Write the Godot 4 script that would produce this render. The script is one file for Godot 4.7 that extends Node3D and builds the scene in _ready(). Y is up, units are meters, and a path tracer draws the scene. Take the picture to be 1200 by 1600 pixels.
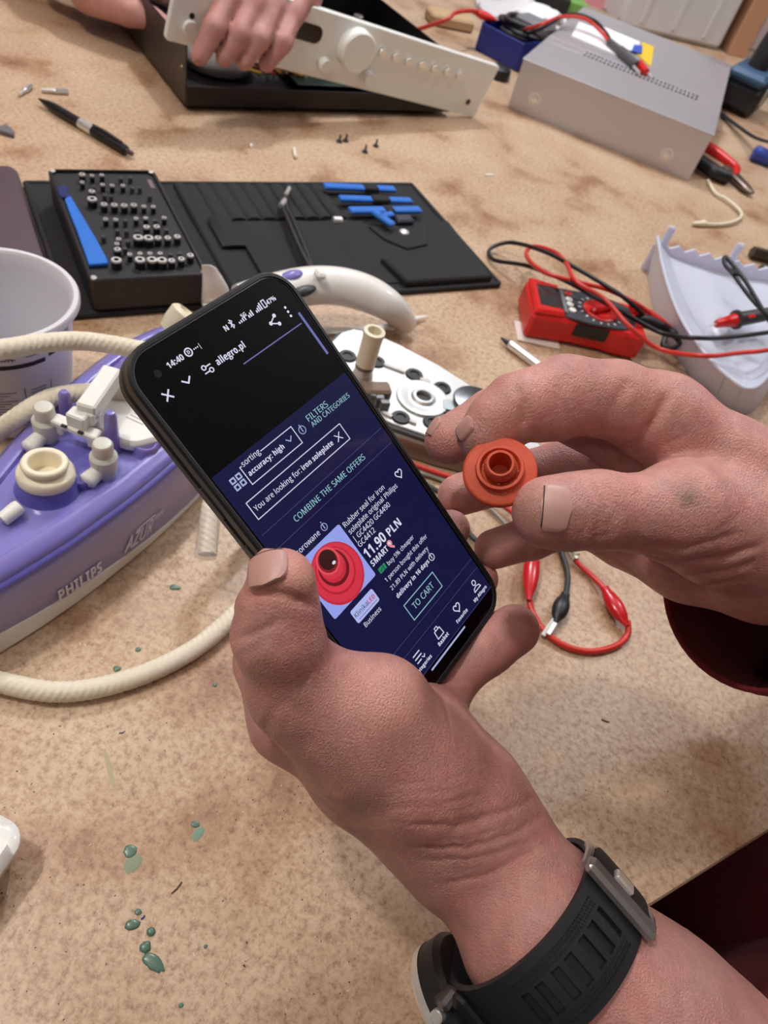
extends Node3D
# A repair-workshop table seen from close above: a phone held in one hand, a rubber seal in the other,
# an opened steam iron, tools, test leads and two hi-fi cases around them. Units are metres, table top is y = 0.

const FPX := 1110.0          # focal length in pixels of the 1200 x 1600 frame
const CAM := Vector3(0, 0.387, 0)
const PITCH := 0.8273
const ROLL := 0.34174
const BENCH := 0.714         # how far the bench is turned against the world axes

var right := Vector3.RIGHT
var up := Vector3.UP
var ahead := Vector3.FORWARD
var M := {}
var used := {}
var clear_noise := FastNoiseLite.new()

# ---------------------------------------------------------------- pixels to places
func at(px: float, py: float, depth: float) -> Vector3:
	return CAM + (ahead + right * ((px - 600.0) / FPX) - up * ((py - 800.0) / FPX)) * depth

func on(px: float, py: float, y := 0.0) -> Vector3:      # where a pixel's ray meets the level y
	var d := ahead + right * ((px - 600.0) / FPX) - up * ((py - 800.0) / FPX)
	return CAM + d * ((y - CAM.y) / d.y)

# ---------------------------------------------------------------- nodes
func numbered(called: String) -> String:
	var n: int = used.get(called, 0)
	used[called] = n + 1
	return called if n == 0 else "%s_%03d" % [called, n]

func thing(called: String, label: String, category: String, where := Vector3.ZERO, group := "") -> Node3D:
	var o := Node3D.new()
	o.name = numbered(called)
	add_child(o)
	o.position = where
	o.set_meta("label", label)
	o.set_meta("category", category)
	if group:
		o.set_meta("group", group)
	return o

func origin_of(n: Node) -> Vector3:
	var p := Vector3.ZERO
	while n != self and n is Node3D:
		p += n.position
		n = n.get_parent()
	return p

# a part of a thing, from triangles given in world axes (the thing is only moved, never turned, while it is built)
func part(called: String, t: PackedVector3Array, m: Material, parent: Node, crease := 40.0) -> MeshInstance3D:
	var o := MeshInstance3D.new()
	o.name = called
	var off := origin_of(parent)
	if off != Vector3.ZERO:
		for i in t.size():
			t[i] -= off
	o.mesh = mesh_of(t, crease)
	o.material_override = m
	parent.add_child(o, true)
	return o

func part_mesh(called: String, me: Mesh, m: Material, parent: Node, xf := Transform3D()) -> MeshInstance3D:
	var o := MeshInstance3D.new()
	o.name = called
	o.mesh = me
	o.material_override = m
	parent.add_child(o, true)
	o.transform = xf
	return o

func single(called: String, t: PackedVector3Array, m: Material, label: String, category: String, group := "", crease := 40.0) -> MeshInstance3D:
	var lo := t[0]
	var hi := t[0]
	for v in t:
		lo = lo.min(v)
		hi = hi.max(v)
	var base := Vector3((lo.x + hi.x) / 2, lo.y, (lo.z + hi.z) / 2)
	for i in t.size():
		t[i] -= base
	var o := MeshInstance3D.new()
	o.name = numbered(called)
	o.mesh = mesh_of(t, crease)
	o.material_override = m
	add_child(o)
	o.position = base
	o.set_meta("label", label)
	o.set_meta("category", category)
	if group:
		o.set_meta("group", group)
	return o

func copy_of(src: Node3D, label := "") -> Node3D:
	var c: Node3D = src.duplicate()
	var kind := String(src.name)
	if kind.length() > 4 and kind[-4] == "_" and kind.right(3).is_valid_int():
		kind = kind.left(-4)
	c.name = numbered(kind)
	add_child(c)
	if label:
		c.set_meta("label", label)
	return c

func structure(called: String, t: PackedVector3Array, m: Material, crease := 40.0) -> MeshInstance3D:
	var o := part(called, t, m, self, crease)
	o.set_meta("kind", "structure")
	return o

# ---------------------------------------------------------------- triangles
func tri(t: PackedVector3Array, a: Vector3, b: Vector3, c: Vector3) -> void:   # counter-clockwise from outside
	t.push_back(a)
	t.push_back(c)
	t.push_back(b)

func quad(t: PackedVector3Array, a: Vector3, b: Vector3, c: Vector3, d: Vector3) -> void:
	t.append_array([a, c, b, a, d, c])

func mesh_of(t: PackedVector3Array, crease := 40.0) -> ArrayMesh:
	var limit := cos(deg_to_rad(crease))
	var faces := t.size() / 3
	var fn := PackedVector3Array()
	fn.resize(faces)
	var fa := PackedVector3Array()
	fa.resize(faces)
	var near := {}
	for f in faces:
		var n := (t[f * 3 + 2] - t[f * 3]).cross(t[f * 3 + 1] - t[f * 3])
		fa[f] = n
		fn[f] = n.normalized()
		for k in 3:
			var key := Vector3i((t[f * 3 + k] * 50000.0).round())
			if near.has(key):
				near[key].push_back(f)
			else:
				near[key] = PackedInt32Array([f])
	var normals := PackedVector3Array()
	normals.resize(t.size())
	for f in faces:
		var own := fn[f]
		for k in 3:
			var sum := Vector3.ZERO
			for g: int in near[Vector3i((t[f * 3 + k] * 50000.0).round())]:
				if own.dot(fn[g]) >= limit:
					sum += fa[g]
			normals[f * 3 + k] = sum.normalized() if sum.length_squared() > 0.0 else own
	var arrays := []
	arrays.resize(Mesh.ARRAY_MAX)
	arrays[Mesh.ARRAY_VERTEX] = t
	arrays[Mesh.ARRAY_NORMAL] = normals
	var me := ArrayMesh.new()
	me.add_surface_from_arrays(Mesh.PRIMITIVE_TRIANGLES, arrays)
	return me

func moved(where: Vector3, turn := 0.0) -> Transform3D:
	return Transform3D(Basis(Vector3.UP, turn), where)

func frame(where: Vector3, x: Vector3, y: Vector3) -> Transform3D:      # x kept, y made square to it
	var bx := x.normalized()
	var bz := bx.cross(y).normalized()
	return Transform3D(Basis(bx, bz.cross(bx), bz), where)

# a block with chamfered edges, centred on the frame
func block(t: PackedVector3Array, xf: Transform3D, size: Vector3, bevel := 0.0) -> void:
	var h := size / 2.0
	var b := minf(bevel, minf(h.x, minf(h.y, h.z)) * 0.98)
	if b <= 0.0:
		var c := []
		for i in 8:
			c.append(xf * Vector3(h.x if i & 1 else -h.x, h.y if i & 2 else -h.y, h.z if i & 4 else -h.z))
		quad(t, c[4], c[5], c[7], c[6])
		quad(t, c[1], c[0], c[2], c[3])
		quad(t, c[5], c[1], c[3], c[7])
		quad(t, c[0], c[4], c[6], c[2])
		quad(t, c[2], c[6], c[7], c[3])
		quad(t, c[0], c[1], c[5], c[4])
		return
	var p := {}
	for sx: int in [-1, 1]:
		for sy: int in [-1, 1]:
			for sz: int in [-1, 1]:
				var s := Vector3i(sx, sy, sz)
				p[[s, 0]] = xf * Vector3(sx * h.x, sy * (h.y - b), sz * (h.z - b))
				p[[s, 1]] = xf * Vector3(sx * (h.x - b), sy * h.y, sz * (h.z - b))
				p[[s, 2]] = xf * Vector3(sx * (h.x - b), sy * (h.y - b), sz * h.z)
				if sx * sy * sz > 0:
					tri(t, p[[s, 0]], p[[s, 1]], p[[s, 2]])
				else:
					tri(t, p[[s, 0]], p[[s, 2]], p[[s, 1]])
	for axis in 3:
		var a1 := (axis + 1) % 3
		var a2 := (axis + 2) % 3
		for sg: int in [-1, 1]:
			var q := []
			for w in [[-1, -1], [1, -1], [1, 1], [-1, 1]]:
				var s := Vector3i.ZERO
				s[axis] = sg
				s[a1] = w[0]
				s[a2] = w[1]
				q.append(p[[s, axis]])
			if sg > 0:
				quad(t, q[0], q[1], q[2], q[3])
			else:
				quad(t, q[3], q[2], q[1], q[0])
		# the four edges along this axis
		for e in [[-1, -1], [1, -1], [1, 1], [-1, 1]]:
			var s0 := Vector3i.ZERO
			s0[axis] = -1
			s0[a1] = e[0]
			s0[a2] = e[1]
			var s1 := s0
			s1[axis] = 1
			quad_out(t, p[[s0, a1]], p[[s1, a1]], p[[s1, a2]], p[[s0, a2]], xf.origin)

func quad_out(t: PackedVector3Array, a: Vector3, b: Vector3, c: Vector3, d: Vector3, inside: Vector3) -> void:
	if (b - a).cross(c - a).dot((a + c) / 2 - inside) >= 0:
		quad(t, a, b, c, d)
	else:
		quad(t, a, d, c, b)

func rounded(w: float, h: float, r: float, n := 5) -> PackedVector2Array:   # counter-clockwise
	var o := PackedVector2Array()
	for c in 4:
		var cx := (w / 2 - r) * (1 if c == 0 or c == 3 else -1)
		var cy := (h / 2 - r) * (1 if c < 2 else -1)
		for i in n + 1:
			var a := (c + float(i) / n) * PI / 2
			o.push_back(Vector2(cx + cos(a) * r, cy + sin(a) * r))
	return o

func ring_poly(r: float, n := 24, squash := 1.0) -> PackedVector2Array:
	var o := PackedVector2Array()
	for i in n:
		o.push_back(Vector2(cos(TAU * i / n) * r, sin(TAU * i / n) * r * squash))
	return o

func inset(poly: PackedVector2Array, d: float) -> PackedVector2Array:
	var o := PackedVector2Array()
	var n := poly.size()
	for i in n:
		var e0 := (poly[i] - poly[(i + n - 1) % n]).normalized()
		var e1 := (poly[(i + 1) % n] - poly[i]).normalized()
		var n0 := Vector2(-e0.y, e0.x)
		var n1 := Vector2(-e1.y, e1.x)
		var m := (n0 + n1)
		var l := maxf(m.length_squared(), 0.3)
		o.push_back(poly[i] + m * (2.0 * d / l))
	return o

# a polygon of the frame's xy plane raised along its z from z0 to z1, edges chamfered
func prism(t: PackedVector3Array, xf: Transform3D, poly: PackedVector2Array, z0: float, z1: float, bevel := 0.0, bottom := true) -> void:
	if Geometry2D.is_polygon_clockwise(poly):
		poly.reverse()
	var rings := []
	if bevel > 0.0:
		var small := inset(poly, bevel)
		rings = [[small, z0], [poly, z0 + bevel], [poly, z1 - bevel], [small, z1]] if bottom else [[poly, z0], [poly, z1 - bevel], [small, z1]]
	else:
		rings = [[poly, z0], [poly, z1]]
	var n := poly.size()
	for r in rings.size() - 1:
		var pa: PackedVector2Array = rings[r][0]
		var pb: PackedVector2Array = rings[r + 1][0]
		for i in n:
			var j := (i + 1) % n
			quad(t, xf * Vector3(pa[i].x, pa[i].y, rings[r][1]), xf * Vector3(pa[j].x, pa[j].y, rings[r][1]), xf * Vector3(pb[j].x, pb[j].y, rings[r + 1][1]), xf * Vector3(pb[i].x, pb[i].y, rings[r + 1][1]))
	for e in ([0, rings.size() - 1] if bottom else [rings.size() - 1]):
		var p: PackedVector2Array = rings[e][0]
		var ix := Geometry2D.triangulate_polygon(p)
		for k in ix.size() / 3:
			var a := xf * Vector3(p[ix[k * 3]].x, p[ix[k * 3]].y, rings[e][1])
			var b := xf * Vector3(p[ix[k * 3 + 1]].x, p[ix[k * 3 + 1]].y, rings[e][1])
			var c := xf * Vector3(p[ix[k * 3 + 2]].x, p[ix[k * 3 + 2]].y, rings[e][1])
			var out := xf.basis.z * (-1.0 if e == 0 else 1.0)
			if (b - a).cross(c - a).dot(out) > 0:
				tri(t, a, b, c)
			else:
				tri(t, a, c, b)

# a profile of (radius, height) turned about the frame's y axis; from bottom to top on the outside
func lathe(t: PackedVector3Array, xf: Transform3D, profile: Array, n := 28, squash := 1.0) -> void:
	for i in n:
		var a := TAU * i / n
		var b := TAU * (i + 1) / n
		for k in profile.size() - 1:
			var p: Vector2 = profile[k]
			var q: Vector2 = profile[k + 1]
			var pa := xf * Vector3(cos(a) * p.x, p.y, -sin(a) * p.x * squash)
			var pb := xf * Vector3(cos(b) * p.x, p.y, -sin(b) * p.x * squash)
			var qa := xf * Vector3(cos(a) * q.x, q.y, -sin(a) * q.x * squash)
			var qb := xf * Vector3(cos(b) * q.x, q.y, -sin(b) * q.x * squash)
			if p.x > 1e-7:
				tri(t, pa, pb, qb)
			if q.x > 1e-7:
				tri(t, pa, qb, qa)

func cylinder(t: PackedVector3Array, a: Vector3, b: Vector3, ra: float, rb := -1.0, n := 16, bevel := 0.0) -> void:
	if rb < 0.0:
		rb = ra
	var y := (b - a)
	var xf := axis_frame(a, y)
	var h := y.length()
	if bevel > 0.0:
		lathe(t, xf, [Vector2(0, 0), Vector2(ra - bevel, 0), Vector2(ra, bevel), Vector2(rb, h - bevel), Vector2(rb - bevel, h), Vector2(0, h)], n)
	else:
		lathe(t, xf, [Vector2(0, 0), Vector2(ra, 0), Vector2(rb, h), Vector2(0, h)], n)

func axis_frame(where: Vector3, y: Vector3) -> Transform3D:
	var by := y.normalized()
	var side := Vector3.RIGHT if absf(by.x) < 0.8 else Vector3.BACK
	var bz := side.cross(by).normalized()
	return Transform3D(Basis(by.cross(bz), by, bz), where)

func spline(pts: Array, per := 8) -> PackedVector3Array:
	var o := PackedVector3Array()
	for i in pts.size() - 1:
		var p0: Vector3 = pts[maxi(i - 1, 0)]
		var p1: Vector3 = pts[i]
		var p2: Vector3 = pts[i + 1]
		var p3: Vector3 = pts[mini(i + 2, pts.size() - 1)]
		for k in per:
			o.push_back(p1.cubic_interpolate(p2, p0, p3, float(k) / per))
	o.push_back(pts[-1])
	return o

# a round bar along a path; radii is one number or one for each point
func tube(t: PackedVector3Array, path: PackedVector3Array, radii, n := 10, caps := true, squash := 1.0, flat := Vector3.UP) -> void:
	var rings := []
	var side := Vector3.ZERO
	for i in path.size():
		var d := (path[mini(i + 1, path.size() - 1)] - path[maxi(i - 1, 0)]).normalized()
		if i == 0:
			var other := flat if absf(d.dot(flat)) < 0.95 else Vector3.RIGHT
			side = d.cross(other).normalized()
		else:
			side = (side - d * side.dot(d)).normalized()
		var over := side.cross(d)
		var r: float = radii if radii is float else radii[i]
		var ring := PackedVector3Array()
		for k in n:
			var a := TAU * k / n
			ring.push_back(path[i] + side * cos(a) * r + over * sin(a) * r * squash)
		rings.append(ring)
	loft(t, rings, caps)

func loft(t: PackedVector3Array, rings: Array, caps := true, closed := true) -> void:
	for i in rings.size() - 1:
		var a: PackedVector3Array = rings[i]
		var b: PackedVector3Array = rings[i + 1]
		var n := a.size()
		for k in (n if closed else n - 1):
			var j := (k + 1) % n
			quad(t, a[k], b[k], b[j], a[j])
	if caps:
		for e in [0, rings.size() - 1]:
			var r: PackedVector3Array = rings[e]
			var c := Vector3.ZERO
			for v in r:
				c += v
			c /= r.size()
			for k in r.size():
				var j := (k + 1) % r.size()
				if e == 0:
					tri(t, c, r[k], r[j])
				else:
					tri(t, c, r[j], r[k])

func ball(t: PackedVector3Array, xf: Transform3D, r: Vector3, n := 14, m := 8) -> void:
	var prof := []
	for i in m + 1:
		var a := -PI / 2 + PI * i / m
		prof.append(Vector2(cos(a), sin(a)))
	prof[0].x = 0.0
	prof[m].x = 0.0
	lathe(t, xf * Transform3D(Basis.from_scale(r), Vector3.ZERO), prof, n)

# a sheet of thickness th over a grid of points (rows of equal length), given by its upper face; up is -normal of rows x columns
func sheet(t: PackedVector3Array, rows: Array, th: Vector3) -> void:
	var nr := rows.size()
	var nc: int = rows[0].size()
	for i in nr - 1:
		for j in nc - 1:
			quad(t, rows[i][j], rows[i + 1][j], rows[i + 1][j + 1], rows[i][j + 1])
			quad(t, rows[i][j] - th, rows[i][j + 1] - th, rows[i + 1][j + 1] - th, rows[i + 1][j] - th)
	for i in nr - 1:
		quad(t, rows[i][0], rows[i][0] - th, rows[i + 1][0] - th, rows[i + 1][0])
		quad(t, rows[i][nc - 1] - th, rows[i][nc - 1], rows[i + 1][nc - 1], rows[i + 1][nc - 1] - th)
	for j in nc - 1:
		quad(t, rows[0][j] - th, rows[0][j], rows[0][j + 1], rows[0][j + 1] - th)
		quad(t, rows[nr - 1][j], rows[nr - 1][j] - th, rows[nr - 1][j + 1] - th, rows[nr - 1][j + 1])

# ---------------------------------------------------------------- lettering
var fonts := {}
func font(serif := false, bold := false, slant := false) -> Font:
	var key := [serif, bold, slant]
	if not fonts.has(key):
		var f := SystemFont.new()
		f.font_names = PackedStringArray(["Droid Serif" if serif else "Droid Sans"])
		f.font_weight = 700 if bold else 400
		f.font_italic = slant
		fonts[key] = f
	return fonts[key]

# letters whose ink starts at the frame's origin and runs along its x for `width`; y is up, z towards the reader
func letters(called: String, words: String, xf: Transform3D, width: float, m: Material, parent: Node, bold := false, slant := false, squash := 1.0, thick := 0.00012) -> MeshInstance3D:
	var tm := TextMesh.new()
	tm.text = words
	tm.font = font(false, bold, slant)
	tm.font_size = 64
	tm.pixel_size = 0.01
	tm.depth = 0.02
	tm.curve_step = 1.0
	tm.horizontal_alignment = HORIZONTAL_ALIGNMENT_LEFT
	var box := tm.get_aabb()
	var k := width / maxf(box.size.x, 1e-4)
	var o := MeshInstance3D.new()
	o.name = called
	o.mesh = tm
	o.material_override = m
	parent.add_child(o, true)
	var local := Transform3D(Basis.from_scale(Vector3(k, k * squash, thick / 0.02)), Vector3.ZERO)
	local.origin = Vector3(-box.position.x * k, (tm.font.get_ascent(64) - tm.font.get_descent(64)) / 2 * 0.01 * k * squash, 0)
	var off := origin_of(parent)
	o.transform = Transform3D(xf.basis, xf.origin - off) * local
	return o

# ---------------------------------------------------------------- bodies: joints with radii, joined by a smooth minimum and meshed as surface nets
# groups[0] is the trunk (palm and arm); every other group (a finger) is joined to the trunk but not to its neighbours.
# A bone is [from, radius, to, radius].
func flesh(groups: Array, ks: Array, cell: float, creases: Array, spots: Array, base: Color, join := 0.006) -> Array:
	var lo := Vector3(1e9, 1e9, 1e9)
	var hi := -lo
	for g in groups:
		for b in g:
			var ra: Vector3 = Vector3.ONE * b[1]
			var rb: Vector3 = Vector3.ONE * b[3]
			lo = lo.min(b[0] - ra).min(b[2] - rb)
			hi = hi.max(b[0] + ra).max(b[2] + rb)
	var pad := 4.0 * cell
	lo -= Vector3.ONE * pad
	hi += Vector3.ONE * pad
	var nx := int((hi.x - lo.x) / cell) + 2
	var ny := int((hi.y - lo.y) / cell) + 2
	var nz := int((hi.z - lo.z) / cell) + 2
	var total := nx * ny * nz
	var all := PackedFloat32Array()
	all.resize(total)
	all.fill(1.0)
	var trunk := PackedFloat32Array()
	for gi in groups.size():
		var field := PackedFloat32Array()
		field.resize(total)
		field.fill(1.0)
		var k: float = ks[gi]
		var margin := maxf(maxf(k, join), cell * 2.5)
		var glo := Vector3i(nx, ny, nz)
		var ghi := Vector3i.ZERO
		for b in groups[gi]:
			var a: Vector3 = b[0]
			var ra: float = b[1]
			var c: Vector3 = b[2]
			var rb: float = b[3]
			var ba := c - a
			var inv := 1.0 / maxf(ba.length_squared(), 1e-12)
			var blo := Vector3i(((a - Vector3.ONE * (ra + margin)).min(c - Vector3.ONE * (rb + margin)) - lo) / cell).max(Vector3i.ZERO)
			var bhi := (Vector3i(((a + Vector3.ONE * (ra + margin)).max(c + Vector3.ONE * (rb + margin)) - lo) / cell) + Vector3i.ONE).min(Vector3i(nx - 1, ny - 1, nz - 1))
			glo = glo.min(blo)
			ghi = ghi.max(bhi)
			var w := ba.normalized()
			var reach := (maxf(ra, rb) + margin) ** 2
			var qa := 1.0 - w.x * w.x
			for z in range(blo.z, bhi.z + 1):
				for y in range(blo.y, bhi.y + 1):
					var row := (z * ny + y) * nx
					# the stretch of this row that lies near the bone's line
					var dy := lo.y + y * cell - a.y
					var dz := lo.z + z * cell - a.z
					var along := dy * w.y + dz * w.z
					var x0 := blo.x
					var x1 := bhi.x
					if qa > 0.02:
						var qb := w.x * along
						var disc_ := qb * qb - qa * (dy * dy + dz * dz - along * along - reach)
						if disc_ <= 0.0:
							continue
						var root := sqrt(disc_)
						x0 = maxi(x0, int(((qb - root) / qa + a.x - lo.x) / cell))
						x1 = mini(x1, int(((qb + root) / qa + a.x - lo.x) / cell) + 1)
					var q := Vector3(lo.x + x0 * cell - a.x, dy, dz)
					for x in range(x0, x1 + 1):
						var s := clampf(q.dot(ba) * inv, 0.0, 1.0)
						var d := (q - ba * s).length() - ra - (rb - ra) * s
						var e := field[row + x]
						var h := k - absf(d - e)
						d = minf(d, e)
						if h > 0.0:
							d -= h * h * 0.25 / k
						field[row + x] = d
						q.x += cell
		if gi == 0:
			trunk = field
			all = field.duplicate()
		else:
			for z in range(glo.z, ghi.z + 1):
				for y in range(glo.y, ghi.y + 1):
					var row := (z * ny + y) * nx
					for x in range(glo.x, ghi.x + 1):
						var d := field[row + x]
						if d < 0.5:
							var e := trunk[row + x]
							var h := join - absf(d - e)
							d = minf(d, e)
							if h > 0.0:
								d -= h * h * 0.25 / join
							if d < all[row + x]:
								all[row + x] = d
	# one vertex in each cell the surface crosses
	var ids := {}
	var verts := PackedVector3Array()
	var steps := [0, 1, nx, nx + 1, nx * ny, nx * ny + 1, nx * ny + nx, nx * ny + nx + 1]
	var corner := [Vector3(0, 0, 0), Vector3(1, 0, 0), Vector3(0, 1, 0), Vector3(1, 1, 0), Vector3(0, 0, 1), Vector3(1, 0, 1), Vector3(0, 1, 1), Vector3(1, 1, 1)]
	var edges := [[0, 1], [2, 3], [4, 5], [6, 7], [0, 2], [1, 3], [4, 6], [5, 7], [0, 4], [1, 5], [2, 6], [3, 7]]
	var crossing := cell * 1.9
	var index := PackedInt32Array()
	for z in nz - 1:
		for y in ny - 1:
			var row := (z * ny + y) * nx
			for x in nx - 1:
				var i := row + x
				if absf(all[i]) > crossing:
					continue
				var inside := 0
				for s: int in steps:
					if all[i + s] < 0.0:
						inside += 1
				if inside == 0 or inside == 8:
					continue
				var sum := Vector3.ZERO
				var n := 0
				for e in edges:
					var da := all[i + steps[e[0]]]
					var db := all[i + steps[e[1]]]
					if (da < 0.0) != (db < 0.0):
						sum += corner[e[0]].lerp(corner[e[1]], da / (da - db))
						n += 1
				ids[i] = verts.size()
				verts.push_back(lo + (Vector3(x, y, z) + sum / n) * cell)
	# one quad round each crossed edge
	var sx := 1
	var sy := nx
	var sz := nx * ny
	for i: int in ids:
		var d0 := all[i]
		for axis in 3:
			var sa: int = [sx, sy, sz][axis]
			var s1: int = [sy, sz, sx][axis]
			var s2: int = [sz, sx, sy][axis]
			var d1 := all[i + sa]
			if (d0 < 0.0) == (d1 < 0.0):
				continue
			if not (ids.has(i - s1) and ids.has(i - s2) and ids.has(i - s1 - s2)):
				continue
			var a: int = ids[i]
			var b: int = ids[i - s1]
			var c: int = ids[i - s1 - s2]
			var d: int = ids[i - s2]
			if d0 < 0.0:
				index.append_array([a, c, b, a, d, c])
			else:
				index.append_array([a, b, c, a, c, d])
	# find where the creases and spots lie on the skin, then press the creases in
	var normals := face_normals(verts, index)
	var grooves := []
	for c in creases:
		var line := PackedVector3Array()
		for k in c[0].size() - 1:
			var pa: Vector2 = c[0][k]
			var pb: Vector2 = c[0][k + 1]
			var n := maxi(1, int(pa.distance_to(pb) / 9.0))
			for j in n + (1 if k == c[0].size() - 2 else 0):
				var hit = skin_point(pa.lerp(pb, float(j) / n), all, lo, cell, Vector3i(nx, ny, nz))
				if hit != null:
					line.push_back(hit)
		for k in line.size() - 1:
			if line[k].distance_to(line[k + 1]) < 0.008:
				var fade := minf(1.0, 0.35 + 0.5 * minf(k, line.size() - 2 - k))
				grooves.append([line[k], line[k + 1], c[1], c[2] * fade])
	var shelf := {}
	for g in grooves:
		var h := Vector3i((((g[0] as Vector3) + g[1]) * 125.0).floor())
		for dx in [-1, 0, 1]:
			for dy in [-1, 0, 1]:
				for dz in [-1, 0, 1]:
					var key: Vector3i = h + Vector3i(dx, dy, dz)
					if not shelf.has(key):
						shelf[key] = []
					shelf[key].append(g)
	var marks := []
	for s in spots:
		var hit = skin_point(s[0], all, lo, cell, Vector3i(nx, ny, nz))
		if hit != null:
			marks.append([hit, s[1], s[2], s[3], s[4]])
	var size := verts.size()
	var colors := PackedColorArray()
	colors.resize(size)
	for i in size:
		var p := verts[i]
		var push := 0.0
		var tint := base * (1.0 + 0.20 * clear_noise.get_noise_3dv(p * 900.0) + 0.14 * clear_noise.get_noise_3dv(p * 3200.0 + Vector3.ONE * 40) + 0.12 * clear_noise.get_noise_3dv(p * 11000.0))
		var blush := clear_noise.get_noise_3dv(p * 1500.0 + Vector3(7, 3, 1))
		tint.r *= 1.0 + 0.07 * blush
		tint.g *= 1.0 - 0.10 * blush
		tint.b *= 1.0 - 0.08 * blush
		for s in marks:
			var q: float = p.distance_squared_to(s[0]) / (s[1] * s[1])
			if q < 4.0:
				var ragged: float = clampf(exp(-q * 1.4) * (1.0 + s[4] * clear_noise.get_noise_3dv(p * 7000.0)), 0.0, 1.0) * s[3]
				tint = tint.lerp(s[2], clampf(ragged, 0.0, 1.0))
		for c in shelf.get(Vector3i((p * 250.0).floor()), []):
			var ca: Vector3 = c[0]
			var cb: Vector3 = c[1]
			var seg := cb - ca
			var s := clampf((p - ca).dot(seg) / maxf(seg.length_squared(), 1e-12), 0.0, 1.0)
			var q: float = (p - ca - seg * s).length_squared() / (c[2] * c[2])
			if q < 6.0:
				push = minf(push, -c[3] * exp(-q))
		tint.a = 1.0
		colors[i] = tint
		verts[i] = p + normals[i] * push
	return [verts, index, colors, all, lo, cell, Vector3i(nx, ny, nz)]

func face_normals(verts: PackedVector3Array, index: PackedInt32Array) -> PackedVector3Array:
	var normals := PackedVector3Array()
	normals.resize(verts.size())
	for f in index.size() / 3:
		var a := index[f * 3]
		var b := index[f * 3 + 1]
		var c := index[f * 3 + 2]
		var n := (verts[c] - verts[a]).cross(verts[b] - verts[a])
		normals[a] += n
		normals[b] += n
		normals[c] += n
	for i in normals.size():
		normals[i] = normals[i].normalized()
	return normals

# several pieces of one body in one mesh
func body_mesh(pieces: Array, off: Vector3) -> ArrayMesh:
	var verts := PackedVector3Array()
	var index := PackedInt32Array()
	var colors := PackedColorArray()
	for p in pieces:
		var first := verts.size()
		verts.append_array(p[0])
		colors.append_array(p[2])
		for i: int in p[1]:
			index.push_back(i + first)
	var normals := face_normals(verts, index)
	for i in verts.size():
		verts[i] -= off
	var arrays := []
	arrays.resize(Mesh.ARRAY_MAX)
	arrays[Mesh.ARRAY_VERTEX] = verts
	arrays[Mesh.ARRAY_NORMAL] = normals
	arrays[Mesh.ARRAY_COLOR] = colors
	arrays[Mesh.ARRAY_INDEX] = index
	var me := ArrayMesh.new()
	me.add_surface_from_arrays(Mesh.PRIMITIVE_TRIANGLES, arrays)
	return me

func chain(pts: Array) -> Array:            # joints [px, py, depth, radius] to bones
	var o := []
	for i in pts.size() - 1:
		var a: Array = pts[i]
		var b: Array = pts[i + 1]
		o.append([at(a[0], a[1], a[2]), a[3], at(b[0], b[1], b[2]), b[3]])
	return o

func skin_point(px: Vector2, field: PackedFloat32Array, lo: Vector3, cell: float, n: Vector3i):
	var d := ahead + right * ((px.x - 600.0) / FPX) - up * ((px.y - 800.0) / FPX)
	for i in 900:
		var p := CAM + d * (0.15 + i * 0.0004)
		var g := Vector3i(((p - lo) / cell).round())
		if g.x < 0 or g.y < 0 or g.z < 0 or g.x >= n.x or g.y >= n.y or g.z >= n.z:
			continue
		if field[(g.z * n.y + g.y) * n.x + g.x] <= 0.0:
			return p
	return null

func crease(px: Array, width: float, depth: float) -> Array:     # px: x, y, x, y ...
	var line := []
	for i in px.size() / 2:
		line.append(Vector2(px[i * 2], px[i * 2 + 1]))
	return [line, width, depth]

# a finger nail: a plate bent about the finger's length
func nail(parent: Node, where: Vector3, along: Vector3, out: Vector3, length: float, width: float, m: Material) -> void:
	var xf := frame(where, along, out)
	var rows := []
	var lower := []
	for i in 11:
		var u := -1.0 + 2.0 * i / 10
		var row := []
		for j in 9:
			var v := -1.0 + 2.0 * j / 8
			var w := pow(maxf(0.0, 1.0 - pow(absf(u), 2.4 if u < 0.0 else 4.0)), 0.45) * 0.94 + 0.06
			var bend := v * w * 0.95
			row.append(xf * Vector3(u * length / 2, width * 0.42 * (cos(bend) - 1.0) + 0.0006 * (1.0 - u * u), sin(bend) * width / 2 / sin(0.95)))
		rows.append(row)
		lower.append(row)
	var t := PackedVector3Array()
	sheet(t, rows, xf.basis.y * 0.0012)
	var plate := part("fingernail", t, m, parent, 60.0)
	# dirt caught along the free edge and the sides
	t = PackedVector3Array()
	var rim := []
	for j in 9:
		rim.append(rows[9][j] - xf.basis.y * 0.0002)
	tube(t, spline(rim, 3), 0.00028, 6)
	part("nail_dirt", t, M.dirt, plate, 60.0)

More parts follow.
